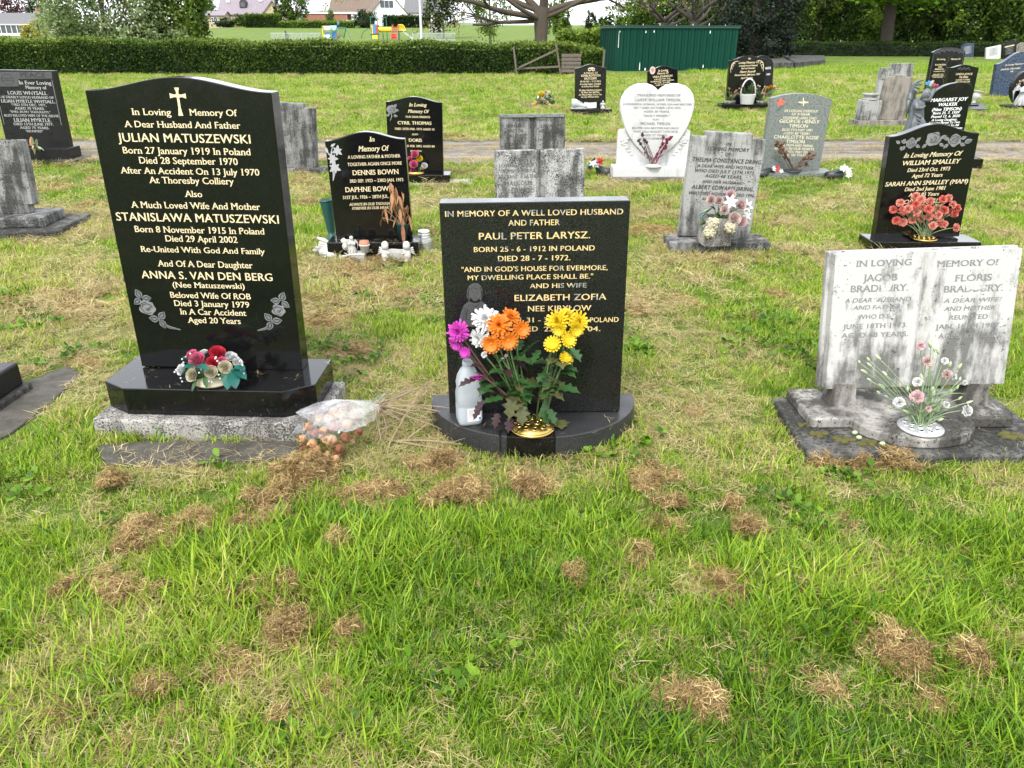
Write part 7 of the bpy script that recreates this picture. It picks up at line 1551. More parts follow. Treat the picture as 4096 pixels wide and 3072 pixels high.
# glass lantern
pl_ = G(*K6(1345, 1362)); rt = thing('glass_lantern', 'small glass grave lantern with a metal lid, matted with hay', 'lantern', pl_); T_ = Matrix.Translation(pl_)
m, nt, b = newmat('dirty_glass'); b.inputs['Base Color'].default_value = (.4, .41, .4, 1); b.inputs['Roughness'].default_value = .15; tr = nt.nodes.new('ShaderNodeBsdfTransparent'); ms = nt.nodes.new('ShaderNodeMixShader'); ms.inputs[0].default_value = .55; nt.links.new(tr.outputs[0], ms.inputs[1]); nt.links.new(b.outputs[0], ms.inputs[2]); nt.links.new(ms.outputs[0], nt.nodes['Material Output'].inputs[0])
h = 240*kk; MB().lathe([(.0, 0), (.05, 0), (.052, .02), (.045, .03), (.055, .06), (.058, .1), (.05, h*.6), (.04, h*.7)], T_, 20, cap=False).build('glass', 'dirty_glass', rt, smooth=True); MB().lathe([(.03, .005), (.03, h*.45), (.001, h*.46)], T_, 14).build('candle', 'petal_cream', rt, smooth=True)
MB().lathe([(.042, h*.68), (.044, h*.74), (.04, h*.75), (.046, h*.77), (.046, h*.84), (.042, h*.86), (.045, h*.88), (.043, h*.98), (.035, h), (.001, h)], T_, 20, cap=False).build('lid', 'tin', rt, smooth=True)
mb = MB()
for s_ in (-1, 1): mb.tube([T_ @ Vector((s_*.045, 0, h*.72)), T_ @ Vector((s_*.065, -.03, h*.5)), T_ @ Vector((0, -.07, h*.42))], .0015, 4)
mb.build('wire_handle', 'plastic_black', rt)

# ---- posies and pots further back
def posy(label, p, blooms, K, kpx, leaves=8, lm=('leaf_green',), dish=None, Lsz=.1, name='flower_posy', fn=rose):
    rt = flower_thing(name, label, p)
    if dish: MB().lathe([(.0, 0), (dish, 0), (dish*1.1, .01), (dish, .03), (.001, .04)], Matrix.Translation(p), 20, cap=False).build('holder', 'brass', rt, smooth=True)
    for (mt, x, y, r) in blooms:
        q = atY(*K(x, y), p.y+rnd(.03)-.02); fn(r*kpx, face(q, ((q.x-p.x)*2, -.7, .5), rnd(3))).build('bloom', mt, rt, smooth=True); mb = MB(); mb.tube([p+Vector((0, 0, .02)), (p+q)/2, q], .004, 5); mb.build('stem', 'stem_green', rt)
    cx_ = sum(b_[1] for b_ in blooms)/len(blooms); cy_ = sum(b_[2] for b_ in blooms)/len(blooms)
    for k in range(leaves):
        a = 2*PI*k/leaves; q = atY(*K(cx_, cy_), p.y); mb = MB(); leaf(mb, q, (math.cos(a), -.3, math.sin(a)*.8), Lsz*RF.uniform(.7, 1.2), Lsz*.3, .5); mb.build('leaf', RF.choice(lm), rt, smooth=True)
    return rt
posy('bright posy of pink, yellow and white flowers on the black base by the track', Vector((atY(*K6(1275, 715), fY.o.y-.09).x, fY.o.y-.09, .109)), [('petal_pink', 1265, 555, 40), ('petal_pink', 1255, 640, 44), ('petal_yellow', 1302, 592, 34), ('petal_white', 1342, 650, 32), ('petal_magenta', 1252, 690, 30), ('petal_yellow', 1325, 668, 22), ('petal_pink', 1225, 590, 25)], K6, .4823/F4*7.8, 10, ('leaf_green', 'leaf_purple', 'leaf_teal'), .09, .13)
ph_ = Vector((atY(*K7(1685, 998), fW.o.y-.1).x, fW.o.y-.1, .158)); hr, ht = holder('flower_holder', 'white flower holder on the marble heart base', ph_, .10, 'resin_white', False, .15)
def dead(label, ht, ends, K, mstem, mhead, r, sp=.04, rs=.004):
    rt = flower_thing('dead_flowers', label, ht)
    for (x, y) in ends:
        q = atY(*K(x, y), ht.y-.02+rnd(sp)); mb = MB(); pts = stem_to(mb, ht+Vector((rnd(.03), 0, -.015)), q, rnd(.02), rs); mb.build('stem', mstem, rt)
        wither(r, face(q, (rnd(.6), -.5, .4), rnd(3))).build('dead_bloom', mhead, rt, smooth=True)
        for k in range(2): mb = MB(); leaf(mb, pts[RF.randint(3, 7)], (rnd(1), -.3, rnd(.6)), .05, .016, .8); mb.build('dry_leaf', mhead, rt, smooth=True)
plain('dead_dark', (.06, .03, .028), .9, .4, 60); plain('dead_crimson', (.16, .02, .045), .9, .4, 60); plain('dead_brown', (.15, .07, .035), .9, .4, 60)
dead('blackened dead roses leaning left before the marble heart', ht, [(1545, 745), (1585, 695), (1570, 775), (1600, 740), (1630, 760)], K7, 'stem_dark', 'dead_dark', .035)
dead('crimson dead roses leaning right before the marble heart', ht, [(1790, 715), (1825, 735), (1850, 715), (1820, 765), (1780, 775), (1800, 815), (1840, 730)], K7, 'dead_crimson', 'dead_crimson', .035)
pg_ = Vector((atY(*K8(1178, 912), fG.o.y-.11).x, fG.o.y-.11, .074)); hr, ht = holder('flower_holder', 'black flower holder on the grey granite base', pg_, .10, 'plastic_black', False, .12)
dead('brown withered flowers in the black holder of the grey granite stone', ht, [(1075, 700), (1060, 670), (1100, 720), (1090, 680), (1120, 760), (1050, 690), (1130, 790), (1080, 745), (1320, 755), (1350, 770), (1300, 800), (1335, 800), (1300, 845), (1270, 800)], K8, 'stem_dark', 'dead_brown', .04)
def fallen(label, p, az, blooms, K, kpx, lm, pot='plastic_black', r=.06, L_=.2):
    rt = thing('fallen_flower_pot', label, 'flower pot', p); ax = Vector((math.cos(az), math.sin(az), .05)).normalized(); M_ = Matrix.Translation(p+Vector((0, 0, r))) @ look(ax)
    MB().lathe([(.001, -L_*.9), (r*.75, -L_*.9), (r, .0), (r*.9, .0), (r*.6, -L_*.7), (.001, -L_*.7)], M_, 18, cap=False).build('pot', pot, rt, smooth=True)
    for (mt, x, y, rr) in blooms:
        q = atY(*K(x, y), p.y-.04+rnd(.04)); lily(rr*kpx*1.0, face(q, (rnd(.6), -.8, .4), rnd(3))).build('bloom', mt, rt, smooth=True)
    cx_ = sum(b_[1] for b_ in blooms)/len(blooms); cy_ = sum(b_[2] for b_ in blooms)/len(blooms); c_ = atY(*K(cx_, cy_), p.y)
    for k in range(14): a = rnd(3.14); mb = MB(); leaf(mb, c_+Vector((rnd(.05), rnd(.05), rnd(.03))), (math.cos(a), -.4+rnd(.3), math.sin(a)*.7), .11, .05, .6); mb.build('leaf', RF.choice(lm), rt, smooth=True)
kq = .4219/F4*8.2
fallen('fallen black pot of red and white artificial flowers beside the marble heart', G(*K7(1170, 1075)), 2.5, [('petal_red', 1195, 945, 40), ('petal_white', 1125, 955, 45), ('petal_red', 1085, 1000, 35), ('petal_white', 1150, 975, 35), ('petal_red', 1175, 925, 28)], K7, kq, ('leaf_green', 'leaf_teal'))
kq = .4822/F4*8.0
fallen('fallen grey pot of red and white artificial flowers before the grey granite stone', G(*K8(985, 960)), .4, [('petal_red', 1055, 875, 26), ('petal_white', 1020, 880, 28), ('petal_red', 1045, 920, 28), ('petal_white', 1085, 905, 24), ('petal_white', 1035, 950, 20), ('petal_red', 1020, 965, 16)], K8, kq, ('leaf_teal', 'leaf_pale'))
fallen('fallen grey pot of white artificial lilies lying alone on the grass', G(*K8(1570, 970)), .3, [('petal_white', 1610, 880, 36), ('petal_white', 1640, 900, 34), ('petal_white', 1650, 935, 30), ('petal_white', 1575, 885, 22)], K8, kq, ('leaf_teal', 'leaf_pale', 'leaf_pale'))
# wilted plant at the PEACE stone
p = G(*K5(300, 778), .195); rt = flower_thing('wilted_plant', 'limp pale plant lying on the plinth of the PEACE stone', p)
for k in range(22): mb = MB(); a = rnd(3.14); leaf(mb, p+Vector((rnd(.06), .03, .03)), (math.cos(a), math.sin(a)*.5-.2, .5+rnd(.4)), RF.uniform(.1, .2), .03, 1.6); mb.build('leaf', RF.choice(('leaf_pale', 'leaf_olive', 'dry_leaf')), rt, smooth=True)
for (x, mt, lab) in ((150, 'petal_mauve', 'small mauve and yellow posy on the lawn beyond the PEACE stone'), (248, 'petal_pink', 'small pink posy on the lawn beyond the PEACE stone')):
    p = G(*K1(x, 640)); k_ = .4629/F4*28; posy(lab, p, [(mt, x-15, 565, 14), (mt, x, 555, 16), ('petal_yellow' if x < 200 else mt, x+22, 570, 14), (mt, x-5, 580, 14), ('petal_white', x+8, 578, 12)], K1, k_, 6, Lsz=.2)
# motorcycle stone ornaments
kz = .4629/F4*16.6; pb_ = onbase(fK, *K3(680, 938), .115, .11); rt = thing('shoe_ornament', 'grey stone trainer ornament on the motorcycle stone base', 'ornament', pb_); T_ = Matrix.Translation(pb_) @ Matrix.Rotation(.15, 4, 'Z')
mb = MB(); rows = ((-.15, .05, .19), (-.11, .06, .2), (-.05, .055, .19), (.0, .05, .15), (.06, .06, .12), (.12, .065, .09), (.17, .045, .06)); vs = []
for x, w_, h_ in rows: vs += [T_ @ Vector(q) for q in ((x, -w_, .03), (x, -w_*.9, .03+(h_-.03)*.6), (x, -w_*.4, h_), (x, w_*.4, h_), (x, w_*.9, .03+(h_-.03)*.6), (x, w_, .03))]
mb.add(vs, [(6*i+k, 6*i+(k+1) % 6, 6*i+6+(k+1) % 6, 6*i+6+k) for i in range(6) for k in range(6)] + [(5, 4, 3, 2, 1, 0), tuple(36+k for k in range(6))]); mb.build('upper', 'resin_grey', rt, smooth=True)
MB().slab([(-.165, -.05), (-.05, -.058), (.1, -.07), (.19, -.03), (.19, .03), (.1, .07), (-.05, .058), (-.165, .05)], 0, .032).build('sole', 'resin_grey', rt, bevel=.006, M=T_)
mb = MB()
for k in range(4): mb.tube([T_ @ Vector((.0+.03*k, -.045, .155-.018*k)), T_ @ Vector((.0+.03*k, .045, .155-.018*k))], .008, 5)
mb.build('laces', 'resin_white', rt)
p = onbase(fK, *K3(780, 935), .115, .1); rt = thing('book_ornament', 'small grey open book ornament on the motorcycle stone base', 'ornament', p); T_ = Matrix.Translation(p) @ Matrix.Rotation(-.35, 4, 'X')
for s_ in (-1, 1): MB().prism([(0, .0), (s_*.13, .01), (s_*.13, .13), (0, .12)] if s_ > 0 else [(-.13, .01), (0, 0), (0, .12), (-.13, .13)], -.02, .01).build('page_block', 'resin_grey', rt, bevel=.006, M=T_)
angel_fig('tiny white kneeling angel on the motorcycle stone base', onbase(fK, *K3(888, 935), .115, .12), .16, 'resin_white')
# grave posy on bare soil
p = G(*K3(385, 912)); rt = thing('soil_patch', 'bare reddish soil patch under the yellow flower mound', 'soil', p); MB().lathe([(.0, .035), (.4, .03), (.68, .012), (.75, -.01)], Matrix.Translation(p), 30, .55, cap=False).build('earth', 'soil', rt, smooth=True)
rt = flower_thing('flower_mound', 'mounded arrangement of yellow and white flowers lying on the lawn', p+Vector((0, 0, .03))); kz2 = .4629/F4*17.2
for k in range(64):
    a = RF.random(); x = RF.uniform(-1, 1); y = RF.uniform(0, 1); 
    if abs(x) > 1.05-y*.85: x *= .4
    q = atY(*K3(385+x*110, 915-y*125), p.y-.06+rnd(.08)); mt = RF.choice(('petal_yellow', 'petal_cream', 'petal_white', 'petal_cream', 'petal_yellow')); (rose if k % 2 else chrys)(RF.uniform(.028, .045), face(q, (rnd(.6), -.7, .5), rnd(3))).build('bloom', mt, rt, smooth=True)
MB().ball(p+Vector((0, .05, .1)), (.24, .15, .16), None, 14, 9, .1).build('foliage', 'leaf_green', rt, smooth=True)
for k in range(16): mb = MB(); leaf(mb, p+Vector((rnd(.2), -.12, .05+RF.random()*.2)), (rnd(1), -.6, rnd(.6)), .12, .04, .5); mb.build('leaf', RF.choice(('leaf_pale', 'leaf_green', 'resin_grey')), rt, smooth=True)
# basket
kb = .4822/F4*16.4; p = onbase(fQ, *K8(802, 350), .134, .2); rt = thing('wicker_basket', 'pale wicker basket with tall handle and greenery before the scroll stone', 'basket', p); T_ = Matrix.Translation(p); wb, hb = 62*kb, 78*kb
MB().lathe([(wb*.75, 0), (wb*.78, hb*.3), (wb*.9, hb*.7), (wb, hb)], T_, 22, cap=False).build('lining', 'wicker', rt, smooth=True)
for k in range(9): MB().tube([T_ @ Vector(((wb*(.77+.24*k/8)+.006*(1 if (i+k) % 2 else -1))*math.cos(2*PI*i/28), (wb*(.77+.24*k/8)+.006*(1 if (i+k) % 2 else -1))*math.sin(2*PI*i/28), hb*(.05+.95*k/8))) for i in range(29)], .011, 5).build('weave', 'wicker', rt)
MB().tube([T_ @ Vector((wb*math.cos(a), 0, hb+122*kb*math.sin(a))) for a in [PI*i/20 for i in range(21)]], .017, 7).build('handle', 'wicker', rt, smooth=True)
for k in range(30): mb = MB(); leaf(mb, p+Vector((rnd(.1), rnd(.08), hb*.9)), (rnd(.8), -.2+rnd(.4), 1), RF.uniform(.12, .35), .03, .7); mb.build('leaf', RF.choice(('leaf_green', 'leaf_green', 'leaf_olive')), rt, smooth=True)
def daff(label, x, y, cols):
    p = onbase(fQ, *K8(x, y), .134, .15); rt, M_ = cone_vase(label, p, [(0, 0), (.1, 0), (.13, .07), (.12, .07), (.001, .06)], 'pitted_stone', name='potted_daffodils', cat='plant')
    for k in range(18): mb = MB(); leaf(mb, p+Vector((rnd(.06), rnd(.04), .06)), (rnd(.9), rnd(.5)-.1, 1), RF.uniform(.2, .4), .02, 1.3); mb.build('leaf', RF.choice(('leaf_olive', 'leaf_green', 'stem_dry')), rt, smooth=True)
    for k in range(12): q = p+Vector((rnd(.28), rnd(.1)-.05, RF.uniform(.15, .38))); wither(.035, face(q, (rnd(.6), -.7, .2), 0)).build('dead_bloom', RF.choice(cols), rt, smooth=True); mb = MB(); stem_to(mb, p+Vector((0, 0, .06)), q, 0, .004); mb.build('stem', 'stem_green', rt)
daff('withered orange daffodils in a pot left of the wicker basket', 660, 350, ('petal_dry', 'terracotta', 'petal_dry_pale')); daff('straggly pale daffodils in a pot right of the wicker basket', 925, 350, ('petal_cream', 'petal_dry_pale', 'leaf_pale'))
p = onbase(fR, *K4(122, 782), .054, .12); kz = .4846/F4*19; posy('red, orange and yellow tulip posy at the round-topped dark stone', p, [('petal_orange', 85, 735, 14), ('petal_yellow', 105, 728, 14), ('petal_orange', 120, 715, 13), ('petal_red', 135, 735, 14), ('petal_red', 155, 722, 14), ('petal_white', 148, 740, 12), ('petal_coral', 172, 725, 12), ('petal_yellow', 95, 722, 12)], K4, kz, 8, ('leaf_green',), None, .16)
MB_p = Vector(fX.o) + Vector((-.05, .35, -.16)); MB_p.z = 0
rt = flower_thing('bright_posy', 'blue, white and pink artificial flowers showing behind the bronze angel', MB_p)
for (mt, x, y, r) in (('petal_blue', 1130, 425, 20), ('petal_blue', 1150, 410, 18), ('petal_white', 1180, 415, 20), ('petal_white', 1165, 440, 20), ('petal_pink', 1205, 440, 20), ('petal_red', 1225, 455, 20), ('petal_pink', 1240, 445, 16), ('petal_magenta', 1215, 465, 14), ('petal_white', 1195, 400, 14)):
    q = atY(*L1(x, y), MB_p.y); chrys(r*.3617/F4*8.6, face(q, (rnd(.5), -.7, .4), 0), .7).build('bloom', mt, rt, smooth=True); mb = MB(); mb.tube([MB_p+Vector((0, 0, .3)), q], .005, 5); mb.build('stem', 'stem_green', rt)
MB().lathe([(.0, 0), (.07, 0), (.09, .62), (.08, .62), (.001, .5)], Matrix.Translation(MB_p), 16, cap=False).build('vase', 'plastic_green', rt, smooth=True)
# urn by the leaf-panel stone, figurine by the round stone, far flowers
p = G(*L1(1640, 655)); k_ = .3617/F4*14.2; rt = thing('white_urn', 'white garden urn tipped beside the leaf-panel headstone', 'urn', p); M_ = Matrix.Translation(p) @ Matrix.Rotation(.2, 4, 'Y')
MB().lathe([(.0, 0), (.07, 0), (.075, .02), (.04, .04), (.04, .09), (.09, .14), (.1, .2), (.07, .26), (.1, .3), (.09, .3), (.001, .22)], M_, 18, cap=False).build('body', 'resin_white', rt, smooth=True); MB().lathe([(.095, .285), (.108, .29), (.108, .31), (.095, .31)], M_, 18, cap=False).build('rim', 'resin_white', rt, smooth=True)
p = onbase(fRo, *L1(2165, 668), .094, .13); angel_fig('grey stone figurine standing before the dark round headstone', p, .55, 'resin_grey')
p = G(*L1(1885, 560), .0); p.y -= .25; rt = thing('withered_pot', 'withered brown plant in a low pot at the blue granite stone', 'plant', p); MB().lathe([(.0, 0), (.12, 0), (.15, .12), (.14, .12), (.001, .1)], Matrix.Translation(p), 16, cap=False).build('pot', 'terracotta', rt, smooth=True)
for k in range(24): mb = MB(); leaf(mb, p+Vector((rnd(.1), rnd(.06), .1)), (rnd(.7), rnd(.5), 1), RF.uniform(.12, .26), .02, .8); mb.build('dry_leaf', 'dry_leaf', rt, smooth=True)
p = G(*L1(2030, 545)); p.y -= .25; rt = thing('book_ornament', 'white open book ornament leaning at the blue granite stone', 'ornament', p); T_ = Matrix.Translation(p) @ Matrix.Rotation(-.5, 4, 'X')
for s_ in (-1, 1): MB().prism([(0, .0), (.2, .02), (.2, .3), (0, .28)] if s_ > 0 else [(-.2, .02), (0, 0), (0, .28), (-.2, .3)], -.03, .02).build('page_block', 'resin_white', rt, bevel=.008, M=T_)
for i, (x, y, lab, ms_) in enumerate(((1560, 158, 'white and pink ornaments at the far dark blue stone', ('petal_white', 'petal_pink', 'petal_white')), (1880, 150, 'small red and white flowers before the far white stone', ('petal_white', 'petal_red', 'petal_mauve')), (1660, 150, 'far cluster of pale yellow flowers beside the dark blue stone', ('petal_cream', 'petal_yellow', 'petal_pink')), (2190, 100, 'purple and yellow flowers by the far brown stone', ('petal_yellow', 'petal_magenta', 'petal_red')))):
    p = G(*L1(x, max(y, 178))); posy(lab, p, [(ms_[k % 3], x+(-30+12*k), y+(8 if k % 2 else -4), 13) for k in range(6)], L1, .3617/F4*44, 5, Lsz=.25)
# ================================================================== GRASS, DRY CLIPPINGS
def grassmat(name, stops, trans=.3, rough=.5, spec=.3, inst=.28):
    m, nt, b = newmat(name); a = nt.nodes.new('ShaderNodeAttribute'); a.attribute_name = 'tint'
    h = nt.nodes.new('ShaderNodeAttribute'); h.attribute_name = 'hue'; h.attribute_type = 'INSTANCER'
    f = mathn(nt, 'ADD', a.outputs['Fac'], mathn(nt, 'MULTIPLY', mathn(nt, 'SUBTRACT', h.outputs['Fac'], .5), inst*2), True)
    col = ramp(nt, f, stops); nt.links.new(col, b.inputs['Base Color']); b.inputs['Roughness'].default_value = rough; b.inputs['Specular IOR Level'].default_value = spec
    t = nt.nodes.new('ShaderNodeBsdfTranslucent'); nt.links.new(col, t.inputs[0]); ms = nt.nodes.new('ShaderNodeMixShader'); ms.inputs[0].default_value = trans
    nt.links.new(b.outputs[0], ms.inputs[1]); nt.links.new(t.outputs[0], ms.inputs[2]); nt.links.new(ms.outputs[0], nt.nodes['Material Output'].inputs[0])
grassmat('grass_blade', [(0, (.025, .065, .004)), (.2, (.09, .2, .010)), (.45, (.2, .34, .016)), (.68, (.34, .44, .035)), (.85, (.52, .48, .15)), (1, (.58, .49, .24))], .38)
grassmat('straw_blade', [(0, (.2, .15, .055)), (.4, (.34, .27, .11)), (.75, (.47, .39, .19)), (1, (.58, .5, .3))], .2, .7)
grassmat('hay_fibre', [(0, (.04, .022, .009)), (.35, (.19, .115, .042)), (.7, (.39, .27, .11)), (1, (.58, .45, .22))], .15, .8)
PROTO = {}
def proto(kind, k, fn, mat):
    c = bpy.data.collections.get(kind) or bpy.data.collections.new(kind); PROTO[kind] = c
    V, T = fn(); n = len(V)//6   # each blade: 3 cross lines of 2
    faces = []
    for i in range(n): o = 6*i; faces += [(o, o+1, o+3, o+2), (o+2, o+3, o+5, o+4)]
    me = bpy.data.meshes.new(kind); me.from_pydata([tuple(p) for p in V], [], faces); a = me.attributes.new('tint', 'FLOAT', 'POINT'); a.data.foreach_set('value', np.repeat(T, 6).astype(np.float32))
    me.materials.append(MATS[mat]); ob = bpy.data.objects.new('%s_%02d' % (kind, k), me); c.objects.link(ob)
def blades(n, R, hmin, hmax, w, lean, curve, tint, tvar, flat=False, z0=0.0, zr=0.0):
    V = []; T = []
    for i in range(n):
        a = RNG.uniform(0, 6.283); r = R*math.sqrt(RNG.uniform()); b0 = np.array([r*math.cos(a), r*math.sin(a), z0+RNG.uniform(0, 1)*zr]); h = RNG.uniform(hmin, hmax)
        th = RNG.uniform(0, 6.283); le = abs(RNG.normal(0, lean)) if not flat else RNG.uniform(1.15, 1.6); d = np.array([math.cos(th)*math.sin(le), math.sin(th)*math.sin(le), math.cos(le)])
        s = np.array([-math.sin(th+RNG.normal(0, .5)), math.cos(th), 0]); ww = w*RNG.uniform(.45, 1.7); cv = curve*RNG.uniform(.3, 1.4)
        d2 = d+np.array([math.cos(th), math.sin(th), -.35])*cv; d2 /= np.linalg.norm(d2); p1 = b0+d*h*.5; p2 = p1+d2*h*.5
        V += [b0-s*ww*.45, b0+s*ww*.45, p1-s*ww*.5, p1+s*ww*.5, p2-s*ww*.07, p2+s*ww*.07]; T.append(np.clip(tint+tvar*RNG.normal(), 0, 1))
    return V, np.array(T)
for k in range(8): proto('long_tuft', k, lambda: blades(38, .046, .03, .1, .0031, .5, .6, .47, .2), 'grass_blade')
for k in range(6): proto('short_tuft', k, lambda: blades(34, .05, .02, .055, .003, .55, .5, .52, .22), 'grass_blade')
for k in range(5): proto('straw_tuft', k, lambda: blades(26, .06, .025, .075, .002, .5, .5, .5, .24, True, .012, .016), 'straw_blade')
def hay(n, R):
    V = []; T = []
    for i in range(n):
        a = RNG.uniform(0, 6.283); r = R*RNG.uniform(0, 1)**.6; b0 = np.array([r*math.cos(a), r*math.sin(a), RNG.uniform(0, .016)]); L = RNG.uniform(.018, .06); th = RNG.uniform(0, 6.283); el = RNG.normal(.02, .28); tw = RNG.normal(0, .9)
        d = np.array([math.cos(th)*math.cos(el), math.sin(th)*math.cos(el), math.sin(el)]); d2 = np.array([math.cos(th+tw), math.sin(th+tw), math.sin(el)-.3]); d2 /= np.linalg.norm(d2); b0 = b0-d*L*.5; p1 = b0+d*L*.5; p2 = p1+d2*L*.5
        s = np.cross(d, [0, 0, 1]); s = s/np.linalg.norm(s)+np.array([0, 0, RNG.normal(0, .5)]); w = .0019*RNG.uniform(.6, 1.4); V += [b0-s*w*.4, b0+s*w*.4, p1-s*w*.5, p1+s*w*.5, p2-s*w*.2, p2+s*w*.2]; T.append(np.clip(.45+.24*RNG.normal(), 0, 1))
    return V, np.array(T)
for k in range(6): proto('hay_tuft', k, lambda: hay(64, .045), 'hay_fibre')

def instancer(name, kind, P, rot, scl, var, hue, label, cat):
    me = bpy.data.meshes.new(name); me.vertices.add(len(P)); me.vertices.foreach_set('co', P.astype(np.float32).ravel())
    for nm, ty, arr, key in (('rot', 'FLOAT_VECTOR', rot, 'vector'), ('scl', 'FLOAT_VECTOR', scl, 'vector'), ('hue', 'FLOAT', hue, 'value')):
        a = me.attributes.new(nm, ty, 'POINT'); a.data.foreach_set(key, arr.astype(np.float32).ravel())
    a = me.attributes.new('var', 'INT', 'POINT'); a.data.foreach_set('value', var.astype(np.int32))
    o = bpy.data.objects.new(name, me); COL.objects.link(o); tag(o, label, cat, kind='stuff')
    g = bpy.data.node_groups.new(name, 'GeometryNodeTree'); g.interface.new_socket('Geometry', in_out='INPUT', socket_type='NodeSocketGeometry'); g.interface.new_socket('Geometry', in_out='OUTPUT', socket_type='NodeSocketGeometry')
    N = g.nodes; gi = N.new('NodeGroupInput'); go = N.new('NodeGroupOutput'); ip = N.new('GeometryNodeInstanceOnPoints'); ci = N.new('GeometryNodeCollectionInfo')
    ci.inputs['Collection'].default_value = PROTO[kind]; ci.inputs['Separate Children'].default_value = True; ci.inputs['Reset Children'].default_value = True
    def na(nm, ty): x = N.new('GeometryNodeInputNamedAttribute'); x.data_type = ty; x.inputs['Name'].default_value = nm; return x.outputs['Attribute']
    L_ = g.links; L_.new(gi.outputs[0], ip.inputs['Points']); L_.new(ci.outputs[0], ip.inputs['Instance']); ip.inputs['Pick Instance'].default_value = True
    L_.new(na('var', 'INT'), ip.inputs['Instance Index']); L_.new(na('rot', 'FLOAT_VECTOR'), ip.inputs['Rotation']); L_.new(na('scl', 'FLOAT_VECTOR'), ip.inputs['Scale']); L_.new(ip.outputs[0], go.inputs[0])
    md = o.modifiers.new('scatter', 'NODES'); md.node_group = g
    return o
# smooth 2-D noise for patches
_tab = RNG.uniform(0, 1, (256, 256))
def vnoise(x, y):
    xi, yi = np.floor(x).astype(int), np.floor(y).astype(int); fx, fy = x-xi, y-yi; fx = fx*fx*(3-2*fx); fy = fy*fy*(3-2*fy); t = lambda a, b: _tab[a % 256, b % 256]
    return (t(xi, yi)*(1-fx)+t(xi+1, yi)*fx)*(1-fy)+(t(xi, yi+1)*(1-fx)+t(xi+1, yi+1)*fx)*fy
def fbm(x, y): return .55*vnoise(x, y)+.3*vnoise(x*2.1+9, y*2.1+4)+.15*vnoise(x*4.3+3, y*4.3+7)
def inside(P, poly, grow=0.0):
    poly = np.array(poly); c = poly.mean(0)
    if grow: d = poly-c; poly = c+d*(1+grow/np.maximum(np.linalg.norm(d, axis=1), .01))[:, None]
    r = np.zeros(len(P), bool); j = len(poly)-1
    for i in range(len(poly)):
        xi, yi = poly[i]; xj, yj = poly[j]
        cnd = ((yi > P[:, 1]) != (yj > P[:, 1])) & (P[:, 0] < (xj-xi)*(P[:, 1]-yi)/(yj-yi+1e-12)+xi); r ^= cnd; j = i
    return r
def clear(P, grow=-.008):
    k = np.ones(len(P), bool)
    for i, f in enumerate(FOOT): k &= ~inside(P, f, .03 if i in FLUSH else grow)
    k &= ~((P[:, 0] > 4.5) & (P[:, 1] > 38.2)); return k
def scatter(y0, y1, dens):
    w1 = .74*y1+1.3; n = int(dens*(y1-y0)*2*w1); Y = RNG.uniform(y0, y1, n); X = RNG.uniform(-w1, w1, n); k = np.abs(X) < .74*Y+1.3; P = np.stack([X[k], Y[k]], 1); return P[clear(P)]
def onpath(P): return (P[:, 1] > 10.35+.12*np.sin(P[:, 0]*1.7)) & (P[:, 1] < 12.5+.12*np.sin(P[:, 0]*2.1+2))
# how dry the lawn is at a place
def dry(P):
    d = fbm(P[:, 0]*1.6+20, P[:, 1]*2.2+5); near = smooth(2.2, 2.7, P[:, 1])
    for (cu, cv, ru, rv, s_) in DRY:
        c = G(cu, cv); e = G(cu+ru, cv); f = G(cu, cv-rv); rx = abs(e.x-c.x); ry = abs(f.y-c.y)
        d = d+s_*np.exp(-(((P[:, 0]-c.x)/rx)**2+((P[:, 1]-c.y)/ry)**2)*1.2)
    return d-.12*(1-near)+.06*near*(1-smooth(7, 10, P[:, 1]))
f2 = 1.8517
DRY = [(x*f2, y*f2, rx*f2, ry*f2, s_) for x, y, rx, ry, s_ in ((150, 660, 130, 40, .3), (250, 760, 90, 40, .25), (120, 520, 70, 25, .45), (730, 620, 110, 50, .25), (700, 710, 70, 50, .25), (800, 780, 100, 50, .22), (1440, 660, 120, 40, .25), (1450, 830, 80, 60, .15), (1550, 1000, 200, 40, .2), (1830, 1060, 120, 40, .45), (1500, 1010, 160, 40, .15), (1150, 1030, 160, 40, .3), (900, 900, 90, 90, .2), (480, 1010, 260, 35, .3), (2100, 960, 200, 120, .2), (1660, 960, 60, 90, .3), (660, 410, 60, 40, .3), (900, 420, 60, 40, .2), (1300, 480, 120, 30, .15), (1540, 560, 80, 40, .25), (40, 700, 70, 60, .25), (90, 870, 60, 50, .25), (1760, 520, 60, 60, .2), (2140, 500, 60, 80, .2), (1000, 1180, 200, 60, .1))]
# dried clumps of mowings
k2 = 2048/1270
CL = [(x*k2, 1700+y*k2, rx*k2, ry*k2, 1) for x, y, rx, ry in ((495, 270, 70, 35), (640, 255, 70, 45), (360, 270, 40, 20), (370, 320, 60, 20), (760, 140, 65, 25), (700, 200, 40, 15), (930, 190, 70, 25), (1060, 190, 40, 20), (1160, 180, 40, 25), (180, 440, 25, 15), (310, 450, 60, 28), (390, 450, 30, 20), (565, 465, 30, 30), (690, 440, 50, 25), (715, 540, 50, 55), (580, 580, 35, 22), (640, 610, 35, 30), (520, 640, 65, 30), (425, 740, 30, 40), (375, 665, 25, 15), (210, 735, 40, 25), (280, 810, 40, 35), (870, 540, 30, 20), (810, 400, 20, 12), (840, 310, 25, 12), (185, 615, 20, 15), (700, 740, 20, 12), (800, 680, 50, 12), (255, 405, 15, 10), (285, 160, 18, 10), (1080, 105, 50, 20))]
